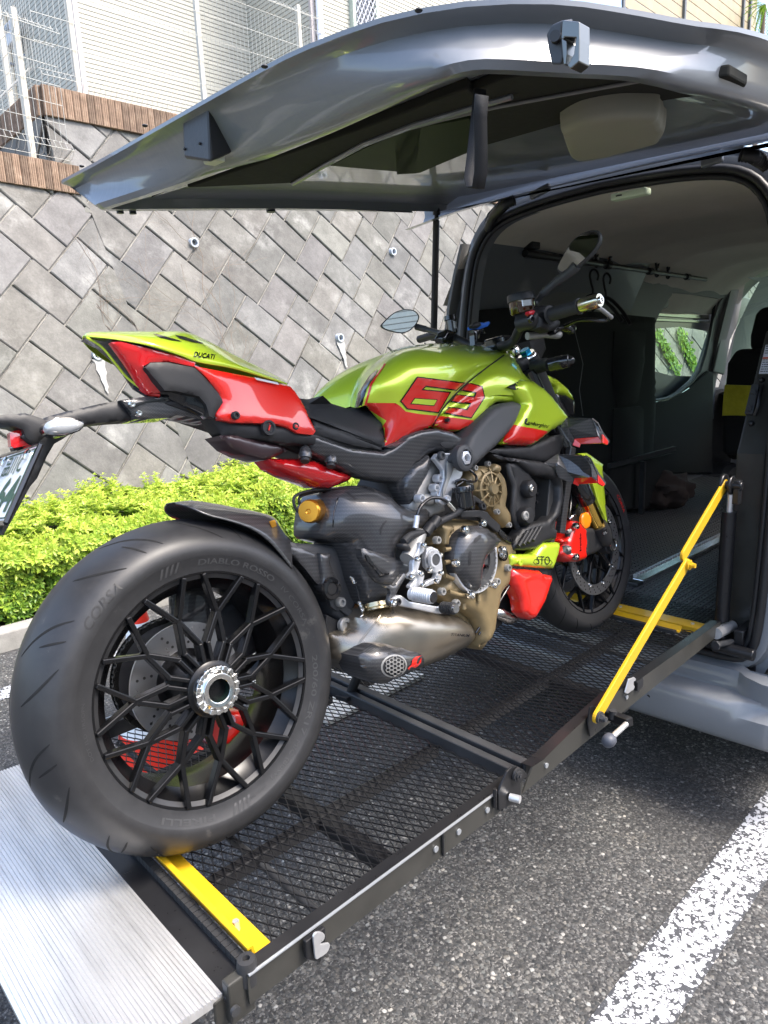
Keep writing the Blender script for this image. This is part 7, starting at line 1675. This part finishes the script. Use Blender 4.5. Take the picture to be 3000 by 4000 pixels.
g = G(); c = bp(*e_(740,550), -.195); g.lathe([(.0,.022),(.024,.022),(.026,.018),(.026,.008),(.022,.006),(.022,-.030),(.018,-.034),(0,-.034)], c, (0,0,1), 28); g.build('rear_brake_reservoir', M_gloss, bike, 40)
g = G()
for k in range(18): a = 2*PI*k/18; g.box(c+Vector((.0262*math.cos(a),.0262*math.sin(a),.014)), (.003,.003,.012), Matrix.Rotation(a,3,'Z'))
g.build('reservoir_cap_ribs', M_plas, bike, 0)
PL('hose_carrier', e_, [(700,720),(720,700),(900,690),(960,710),(990,750),(1080,830),(1085,860),(1060,905),(1000,860),(930,800),(890,760),(720,765)], -.18, .016, M_plas, .003)
PL('hose_carrier', e_, [(810,560),(840,555),(930,620),(955,660),(950,700),(925,695),(920,665),(850,615),(845,690),(815,690)], -.172, .016, M_plas, .003); bolt(e_, 907, 658, -.18, .010, M_plas, .006)
for k in range(3): tubeL('wiring_loom', e_, [(1060,870+k*14,-.17),(1120,930+k*14,-.17),(1200,985+k*10,-.16),(1260,1000+k*8,-.15)], .0048, M_gloss)
tubeL('wiring_loom', e_, [(1140,270,-.15),(1170,380,-.155),(1200,480,-.155),(1195,600,-.155),(1190,740,-.15),(1240,870,-.145)], .009, M_rub)
tubeL('small_wiring', e_, [(660,430,-.17),(720,410,-.18),(780,425,-.18),(840,430,-.17),(855,390,-.165),(820,340,-.155),(790,320,-.15)], .0035, M_gloss); tubeL('small_wiring', e_, [(670,470,-.18),(730,430,-.18),(700,410,-.17),(660,450,-.17)], .003, M_gloss)
# ---------------------------------------------------------------- radiator shroud, lower fairing, wings
S('radiator_side_cover', e_, [(1130,250),(1240,240),(1330,330),(1390,440),(1400,600),(1390,780),(1330,830),(1240,800),(1200,720),(1195,560),(1180,380)], -.150, .012, M_plas, .025, .04, .009)
S('radiator_shroud', e_, [(1000,172),(1060,185),(1120,205),(1300,225),(1450,245),(1560,290),(1620,350),(1652,440),(1655,600),(1625,740),(1570,800),(1545,850),(1600,880),(1590,960),(1480,990),(1400,1050),(1290,1065),(1200,1062),(1190,1020),(1230,940),(1280,860),(1330,835),(1420,806),(1500,792),(1568,725),(1606,600),(1610,470),(1580,405),(1500,380),(1400,372),(1330,330),(1230,245),(1110,232),(1040,210)], -.165, .012, M_plas, .014, .035, .008)
S('shroud_top', t4, [(905,720),(960,700),(1110,690),(1165,668),(1230,640),(1280,640),(1270,700),(1250,740),(1180,775),(1100,760),(1000,745)], -.145, .010, M_plas, .02, .03, .009)
for k in range(4): tubeL('shroud_louvre', e_, [(1245+k*45,1030-k*18,-.183),(1330+k*42,890-k*14,-.183)], .0055, M_dk, k=0)
for a, b, r in ((1348,495,.026),(1322,745,.026)):
    p = bp(*e_(a,b), -.172); g = G(); g.lathe([(r,-.02),(r,.004),(r*.85,.010),(r*.5,.011),(0,.011)], p, (0,-1,0), 32); g.build('round_plug', M_plas, bike, 50)
bolt(e_, 1365, 490, -.186, .010, M_nut, .003); bolt(e_, 1310, 745, -.183, .013, M_cast, .004)
S('radiator_core', e_, [(1400,400),(1600,410),(1610,600),(1570,720),(1400,800)], -.08, .001, mat('dark_grille', (.03,.03,.032), .45, .5), .005, .02, .012)
for k in range(3): tubeL('radiator_strut', e_, [(1400,470+k*75,-.11),(1600,500+k*60,-.10)], .006, M_plas, k=0)
g = G()
for k in range(14): g.bar(*L3(e_, [(1440+k*2,60+k*10,-.125),(1580,70+k*10,-.12)]), .0012, .003)
g.build('radiator_fins', M_cast, bike, 0)
S('radiator_tank', e_, [(1568,75),(1622,70),(1622,170),(1572,180)], -.135, .006, M_alb, .01, .02, .006)
tubeL('radiator_bolt_rod', e_, [(1440,985,-.15),(1370,1080,-.15)], .006, M_nut, k=0)
G1 = [(1158,1118),(1180,1098),(1290,1100),(1370,1100),(1395,1080),(1440,1020),(1475,995),(1600,990),(1626,1002),(1610,1080),(1585,1160),(1562,1236),(1400,1228),(1168,1208)]
S('lower_fairing', e_, G1, -.165, .016, M_green, .022, .03, .007)
S('lower_fairing', e_, [(1168,1232),(1300,1240),(1430,1252),(1450,1282),(1553,1300),(1520,1400),(1470,1550),(1420,1640),(1385,1700),(1352,1710),(1310,1690),(1262,1640),(1245,1530),(1210,1440),(1182,1390),(1166,1310)], -.160, .020, M_red, .03, .03, .007)
S('fairing_spacer', e_, [(1168,1206),(1560,1234),(1550,1305),(1440,1285),(1425,1262),(1168,1240)], -.160, .003, M_gloss, .006, .02, .007)
lf = bvh_of([o for o in bike.children if o.name.startswith('lower_fairing')])
g = G(); text_on(g, lf, 'STO', e_(1408,1192), e_(1532,1198), 33, .0016, bold=.0); g.build('fairing_lettering', M_gloss, bike, 0, recalc=False)
def ln(z, bv, pts, r, name, m, off=.0008):
    P = [bv.ray_cast(CB, (BMI.to_3x3() @ ray(*z(*q))).normalized())[0] for q in pts]; P = [p+Vector((0,-off,0)) for p in P if p]
    if len(P) > 1: g = G(); g.tube(P, r, 6); g.build(name, m, bike, 40)
ln(e_, lf, [(1395,1150),(1382,1178),(1405,1197)], .0008, 'badge_outline', M_gloss); ln(e_, lf, [(1395,1150),(1470,1152),(1540,1156)], .0008, 'badge_outline', M_gloss); ln(e_, lf, [(1540,1156),(1558,1182),(1535,1203)], .0008, 'badge_outline', M_gloss); bolt(e_, 1266, 1180, -.180, .009, M_green, .002); 
# upper and lower wing on this side, mirrored ones on the far side
def wing(faces, mats):
    for sd in (1, -1):
        for nm, z, pts, m in faces:
            P = L3(z, pts); n_ = (P[1]-P[0]).cross(P[2]-P[0]).normalized()*.006
            vs = [(p.x, p.y*sd, p.z) for p in P]+[((p+n_).x, (p+n_).y*sd, (p+n_).z) for p in P]; k = len(P); g = G()
            g.add(vs, [tuple(range(k-1,-1,-1)), tuple(range(k,2*k))]+[(i,(i+1)%k,(i+1)%k+k,i+k) for i in range(k)]); g.build(nm, m, bike, smooth=0, bevel=.0015)
wing([('wing_root', f_, [(198,302,-.16),(345,202,-.17),(362,205,-.175),(352,300,-.185),(300,328,-.175)], M_carb),
      ('wing_root', f_, [(352,330,-.185),(352,300,-.185),(362,205,-.175),(450,372,-.20),(535,466,-.21),(520,526,-.205),(385,460,-.185),(355,400,-.182)], M_carb),
      ('wing', f_, [(362,202,-.175),(500,210,-.21),(632,222,-.25),(690,268,-.265),(718,335,-.27),(732,448,-.265),(540,464,-.21),(450,372,-.20)], M_carb),
      ('wing_endplate', f_, [(640,224,-.25),(695,262,-.267),(790,420,-.275),(868,525,-.28),(862,545,-.28),(848,550,-.28),(800,520,-.278),(725,460,-.270),(712,330,-.268)], M_carb),
      ('wing_edge', f_, [(536,464,-.212),(735,450,-.267),(800,518,-.282),(580,530,-.218),(576,552,-.216),(520,524,-.208)], M_red),
      ('wing_tip', f_, [(795,425,-.281),(868,522,-.284),(866,540,-.284),(850,552,-.284),(795,518,-.282)], M_red)], None)
wing([('wing_root', t4, [(1262,600,-.16),(1280,562,-.165),(1300,600,-.18),(1330,655,-.185),(1322,690,-.183),(1290,660,-.17)], M_carb),
      ('wing', t4, [(1278,560,-.165),(1295,550,-.17),(1350,551,-.21),(1415,554,-.245),(1445,582,-.26),(1452,645,-.255),(1335,655,-.19),(1300,600,-.18)], M_carb),
      ('wing_endplate', t4, [(1418,555,-.247),(1447,578,-.262),(1470,625,-.268),(1503,668,-.272),(1500,684,-.272),(1478,676,-.27),(1450,642,-.262)], M_carb),
      ('wing_edge', t4, [(1332,656,-.190),(1452,645,-.258),(1478,678,-.272),(1362,682,-.205),(1357,700,-.203),(1322,688,-.186)], M_red),
      ('wing_tip', t4, [(1474,632,-.272),(1503,668,-.276),(1498,686,-.276),(1474,676,-.274)], M_red)], None)
g = G(); g.bar(*L3(f_, [(500,130,-.15),(380,1060,-.13)]), .028, .02, (0,1,0)); g.build('radiator_edge', M_carb, bike, 0, .003)
# ---------------------------------------------------------------- front end
FA0, FA1, FA2 = bp(*f_(850,1080), -.105), bp(*f_(800,1000), -.105), bp(*f_(668,715), -.105)
fd = (FA2-FA1).normalized(); top_ = FA2+fd*.45
for s in (1, -1):
    M2 = lambda p: Vector((p.x, p.y*s, p.z)); Fd = M2(fd)
    g = G(); g.tube([M2(FA1)-Fd*.02, M2(FA2)+Fd*.05], .0235, 28); g.build('fork_inner_tube', M_gold, bike, 60)
    g = G(); g.tube([M2(FA2), M2(FA2)+Fd*.075, M2(FA2)+Fd*.078, M2(FA2)+Fd*.50], [.030,.030,.028,.028], 28); g.build('fork_outer_tube', M_gloss, bike, 60)
    c = M2(bp(*f_(932,1185), -.118)); g = G(); g.tube([M2(FA1)+Fd*.012, M2(FA1)-Fd*.02, M2(FA1)-Fd*.05, c+Vector((-.006,.006*s,.02))], [.031,.033,.032,.028], 24); g.build('fork_bottom', M_plas, bike, 60)
    g = G(); g.lathe([(0,.002),(.017,.002),(.018,.008),(.022,.008),(.0225,-.004),(.030,-.006),(.031,-.035)], c, (0,-s,0), 32); g.build('axle_clamp', M_plas, bike, 40)
    if s == 1:
        g = G(); g.lathe([(.0175,.0085),(.0185,.0105),(.0215,.0105),(.022,.008)], c, (0,-1,0), 32); g.build('axle_nut', M_nut, bike, 40)
S('caliper_mount', f_, [(640,1010),(720,1000),(800,1010),(900,1060),(915,1120),(880,1190),(760,1270),(650,1310),(640,1200),(650,1100)], -.100, .010, M_plas, .015, .02, .006)
S('fork_badge', f_, [(845,1045),(880,1005),(893,1050),(853,1085)], -.137, .001, M_gloss, .002, .003, .005); 
fb = bvh_of([o for o in bike.children if o.name.startswith('fork_badge')]); g = G(); text_on(g, fb, 'OHL', f_(855,1078), f_(888,1050), 9, .0008, bold=.0); g.build('fork_lettering', M_clear, bike, 0, recalc=False)
cal = S('front_caliper', f_, [(470,930),(490,918),(560,930),(590,960),(635,1010),(628,1080),(640,1160),(625,1240),(640,1330),(620,1345),(560,1368),(440,1370),(400,1350),(350,1300),(345,1250),(370,1210),(400,1180),(345,1140),(350,1120),(420,1110),(440,1040)], -.105, .022, M_red, .02, .045, .006)
cv = bvh_of([cal]); dec('caliper_window', [([(425,1040),(470,1018),(505,1040),(490,1095),(440,1100)], []), ([(405,1200),(440,1190),(500,1200),(500,1280),(460,1290),(415,1260)], [])], M_dk, .0012, 5, f_, cv)
for a, b in ((545,980),(543,1312)): bolt(f_, a, b, -.130, .011, M_nut, .010)
g = G(); text_on(g, cv, 'brembo', f_(608,1250), f_(606,1060), 7.5, .0014, bold=.02); g.build('caliper_lettering', M_gloss, bike, 0, recalc=False)
for a, b in ((455,1045),(450,1240)): g = G(); p = bp(*f_(a,b), -.124); g.cyl(p, p+Vector((.02,0,.0)), .006, n=14); g.build('caliper_piston', M_cast, bike)
rf = S('amber_reflector', f_, [tuple(q) for q in ell(664,920,54,88,22)], -.128, .005, M_amber, .008, .008, .006); tubeL('bleed_fitting', f_, [(480,905,-.11),(510,880,-.115),(545,860,-.115)], .005, M_nut); tubeL('front_brake_line', f_, [(470,900,-.10),(490,800,-.09),(500,650,-.08),(480,500,-.07)], .004, M_gloss)
S('front_fender', f_, [(562,200,-.060),(665,190,-.060),(720,222,-.062),(800,285,-.064),(850,320,-.066),(838,336,-.070),(846,430,-.072),(858,560,-.074),(872,760,-.074),(886,900,-.074),(896,985,-.074),(884,972,-.074),(852,865,-.074),(790,720,-.074),(735,530,-.074),(715,400,-.072),(700,300,-.070),(620,214,-.062)], -.07, .006, M_green, .02, .10, .008)
S('fender_mount', f_, [(500,560),(560,540),(600,640),(560,760),(520,770),(495,700)], -.075, .004, M_plas, .01, .02, .008)
# headlight, nose
S('nose_fairing', t4, [(1183,335),(1210,342),(1250,365),(1295,405),(1325,452),(1328,462),(1290,440),(1245,430),(1240,400),(1210,380),(1195,360)], -.03, .012, M_green, .02, .08, .008)
S('headlight', t4, [(1240,432),(1290,440),(1330,466),(1333,545),(1300,550),(1275,520),(1245,470)], -.06, .010, M_gloss, .02, .10, .008)
# triple clamps, steering, bars
c = bp(*q2(580,1500), -.085); g = G(); g.lathe([(.0,.018),(.010,.018),(.011,.010),(.026,.010),(.031,.004),(.032,-.002)], c, fd, 32); g.build('fork_cap', M_chrome, bike, 40)
g = G(); g.lathe([(0,.024),(.016,.024),(.0175,.018),(.0175,.010)], c, fd, 6); g.build('fork_adjuster', mat('anodised_teal', (.02,.25,.45), .2, .9), bike, 30)
g = G(); g.tube([c-fd*.0, c-fd*.20], [.033,.029], 28); g.build('fork_outer_tube', M_plas, bike, 50)
S('upper_triple_clamp', q2, [(480,1540),(560,1500),(700,1460),(720,1560),(690,1640),(600,1690),(520,1640),(490,1590)], -.098, .008, M_plas, .015, .05, .007)
g = G(); c2 = bp(*q2(430,1440), -.02); g.lathe([(0,.012),(.010,.014),(.020,.010),(.023,.002),(.023,-.01)], c2, fd, 28); g.build('steering_nut', M_nut, bike, 40)
bolt(q2, 597, 1677, -.11, .010, M_plas, .006)
tubeL('handlebar', q2, [(270,1370,-.03),(330,1385,-.07),(400,1360,-.10),(450,1300,-.12),(490,1220,-.145),(540,1160,-.165),(600,1125,-.19),(700,1095,-.225),(850,1045,-.275),(1000,1000,-.32),(1150,955,-.365)], .0135, M_plas, n=16)
g = G(); g.box(bp(*q2(275,1375), -.03), (.05,.075,.045)); g.build('bar_clamp', M_gloss, bike, 0, .006)
ga_, gb2 = bp(*q2(830,1050), -.27), bp(*q2(1150,955), -.365); g = G(); dg = gb2-ga_; g.tube([ga_-dg*.02, ga_, ga_+dg*.02, ga_+dg*.9, ga_+dg*.92, gb2], [.026,.026,.0185,.0175,.021,.021], 24); g.build('grip', M_rub, bike, 40)
for k, (a, b) in enumerate(((912,1045),(962,1025),(1025,1010),(1082,992))):
    g = G(); c = bp(*q2(a,b), -.36); c = ga_+dg*(.2+.2*k)+Vector((0,-.006,.0)); d_ = Vector((0,-.0172,.004)); g.box(c+d_, (.003,.003,.014), Matrix.Rotation(.3 if k % 2 else -.6,3,'Y')); g.build('grip_mark', M_red, bike, 0)
ba, bb = gb2, gb2+dg.normalized()*.060; g = G(); g.tube([ba, ba+(bb-ba)*.1, bb-(bb-ba)*.15, bb], [.0165,.0185,.0185,.0165], 28); g.build('bar_end_weight', mat('bar_end_metal', (.55,.52,.42), .2, 1), bike, 40)
g = G(); g.lathe([(0,.003),(.005,.003),(.006,.006),(.009,.006),(.010,0)], bb, dg, 24); g.build('bar_end_bolt', M_nut, bike, 40)
S('switch_housing', q2, [(600,1010),(640,985),(720,950),(850,945),(900,980),(890,1060),(880,1150),(800,1170),(700,1180),(640,1200),(600,1160),(585,1090)], -.235, .018, M_plas, .02, .045, .006)
S('kill_switch', q2, [(600,1010),(640,995),(665,1010),(650,1040),(625,1060),(598,1040)], -.262, .006, mat('switch_red', (.5,.01,.02), .35), .008, .012, .005); bolt(q2, 622, 1095, -.262, .011, M_gloss, .004)
S('throttle_case', q2, [(680,1060),(760,1040),(860,1080),(920,1110),(930,1160),(880,1215),(820,1230),(760,1200),(700,1190)], -.25, .012, M_plas, .02, .03, .006)
tubeL('brake_lever', q2, [(900,1200,-.23),(980,1175,-.25),(1040,1150,-.27),(1100,1120,-.29),(1200,1105,-.32),(1320,1108,-.35),(1420,1110,-.37),(1460,1095,-.38)], [.011,.010,.009,.008,.007,.0065,.006,.0065,.0065,.006,.006,.006,.006,.006,.006,.006,.006,.006,.006,.006,.006,.006,.006,.006,.006,.006,.006,.006,.006,.006,.006,.006,.006,.006,.006,.007][:36], M_gloss, k=5)
tubeL('lever_guard', q2, [(1320,960,-.36),(1380,990,-.37),(1490,1080,-.37)], .006, M_cast, k=0); tubeL('lever_pivot', q2, [(580,1280,-.18),(680,1270,-.19),(780,1260,-.20),(900,1270,-.22),(920,1260,-.22)], .011, M_cast, k=2)
S('lever_mount', q2, [(880,1170),(920,1165),(960,1180),(1040,1150),(1100,1160),(1110,1200),(1090,1250),(1060,1230),(1000,1190),(930,1210),(890,1260),(860,1240)], -.24, .006, M_gloss, .01, .02, .006)
c = bp(*q2(525,960), -.20); Rz = (bp(*q2(525,830), -.20)-c).length
g = G(); g.lathe([(0,Rz),(.036,Rz),(.038,Rz-.004),(.038,Rz*.42),(.036,Rz*.38)], c, (0,0,1), 32); g.build('reservoir_cap', M_plas, bike, 40)
g = G(); g.lathe([(.035,Rz*.45),(.034,-Rz*.45),(.030,-Rz*.6),(0,-Rz*.62)], c, (0,0,1), 32); g.build('fluid_reservoir', mat('smoked_amber', (.035,.014,.004), .08, coat=1), bike, 40)
g = G(); L_ = []; 
for k in range(6):
    a = D(215+k*9); L_.append((c+Vector((.0362*math.cos(a),.0362*math.sin(a),Rz*.30)), c+Vector((.0358*math.cos(a),.0358*math.sin(a),-Rz*.15))))
g.add([p for q in L_ for p in q], [(2*i,2*i+1,2*i+3,2*i+2) for i in range(5)]); g.build('reservoir_label', M_clear, bike, 40)
tubeL('reservoir_hose', q2, [(530,1050,-.20),(580,1040,-.19),(620,1100,-.18),(600,1160,-.17)], .007, M_rub)
tubeL('indicator_stalk', q2, [(655,1615,-.12),(760,1590,-.16),(830,1585,-.19)], [.022]*4+[.020]*3+[.018]*4, M_plas, k=5)
tubeL('front_indicator', q2, [(830,1590,-.19),(900,1575,-.21),(980,1555,-.235),(1040,1545,-.25),(1075,1545,-.262)], [.020]*4+[.0205]*4+[.019]*4+[.014,.013,.011,.009,.006], M_gloss, k=4, n=16)
g = G(); 
# dash, key, clocks
S('dashboard', q2, [(600,1330),(760,1290),(780,1420),(720,1540),(640,1480)], -.02, .006, M_dk, .01, .06, .009)
# right mirror
tubeL('mirror_stem', q2, [(650,930,-.21),(690,900,-.215),(760,810,-.24),(900,690,-.28),(1040,590,-.32),(1110,520,-.34)], [.010]*3+[.008]*6+[.0105]*6+[.013]*6+[.014]*5, M_frame, k=5, n=12)
mo = [(900,545,-.325),(940,460,-.325),(1000,350,-.325),(1080,240,-.335),(1180,165,-.35),(1290,135,-.375),(1340,150,-.39),(1365,200,-.395),(1340,290,-.385),(1260,400,-.365),(1160,490,-.345),(1060,580,-.33),(1000,600,-.325),(930,590,-.325)]
def mirror(pts, target, z=q2):
    L2 = smooth_loop([(*z(p[0], p[1]), 0) for p in pts], 3); d_ = sum(p[2] for p in pts)/len(pts)
    c = bp(sum(p.x for p in L2)/len(L2), sum(p.y for p in L2)/len(L2), d_); T = BMI @ Vector(target); n_ = ((CB-c).normalized()+(T-c).normalized()).normalized()
    P = []
    for p in L2:
        d = BMI.to_3x3() @ ray(p.x, p.y); P.append(CB+d*((c-CB).dot(n_)/d.dot(n_)))
    r = empty('mirror', c, parent=bike)
    g = G(); g.loft([[p-c for p in P], [(p-c)*1.03-n_*.006 for p in P], [(p-c)*.95-n_*.016 for p in P], [(p-c)*.6-n_*.026 for p in P]]); g.build('mirror_housing', M_frame, r, smooth=50)
    g = G(); g.add([(p-c)*.94+n_*.0012 for p in P], [tuple(range(len(P)))]); g.build('mirror_glass', mat('mirror_silver', (.86,.87,.86), .01, 1) if 'mirror_silver' not in bpy.data.materials else bpy.data.materials['mirror_silver'], r, smooth=0)
mirror(mo, (.75,.25,2.08))
ml = [(368,95,.33),(385,70,.33),(430,30,.33),(480,12,.335),(530,15,.345),(556,40,.35),(552,70,.35),(530,100,.345),(500,122,.34),(460,128,.335),(400,115,.33)]
mirror(ml, (-4,-9,3.2), z=t4)
tubeL('mirror_stem', t4, [(545,98,.33),(600,112,.28),(660,128,.22),(700,138,.18)], [.011]*5+[.009]*6+[.010]*5, M_frame, k=5, n=10)
# left handlebar side: bar, clutch reservoir, phone mount, blue tab
tubeL('handlebar', t4, [(880,200,.03),(820,190,.08),(760,165,.13),(720,150,.18),(640,140,.27),(560,160,.37)], .0135, M_plas, n=12)
c = bp(*t4(718,92), .17); g = G(); g.lathe([(0,.032),(.020,.032),(.021,.018),(.018,.016),(.018,-.022),(.012,-.028),(0,-.028)], c, (0,0,1), 24); g.build('fluid_reservoir', M_gloss, bike, 40)
g = G(); g.lathe([(.0185,.010),(.0185,-.012)], c, (0,0,1), 24, a0=D(200), a1=D(290)); g.build('reservoir_label', M_clear, bike, 40)
S('clutch_clamp', t4, [(668,150),(690,110),(740,120),(745,160),(720,178),(675,175)], .16, .008, M_gloss, .01, .03, .007)
S('phone_mount_tab', t4, [(815,100),(830,82),(862,76),(885,78),(905,70),(912,78),(900,95),(865,108),(820,110)], -.01, .004, M_blue, .006, .014, .006)
S('phone_mount_head', t4, [(818,92),(840,72),(862,74),(868,90),(850,104),(825,104)], -.02, .004, M_plas, .006, .012, .005)
S('phone_mount_stem', t4, [(826,112),(878,106),(888,130),(860,140),(852,175),(835,188),(832,135)], -.01, .004, M_gloss, .006, .018, .006)
S('ignition_cover', t4, [(930,172),(1000,168),(1005,200),(985,215),(935,212)], -.02, .006, M_gloss, .01, .05, .008)
# the stand the motorcycle leans on
g = G(); g.tube([(.62,.10,.30),(.60,.20,.12),(.59,.245,.052)], .014, 12); g.box((.59,.25,.045), (.07,.05,.012)); g.build('side_stand', M_plas, bike, 40)
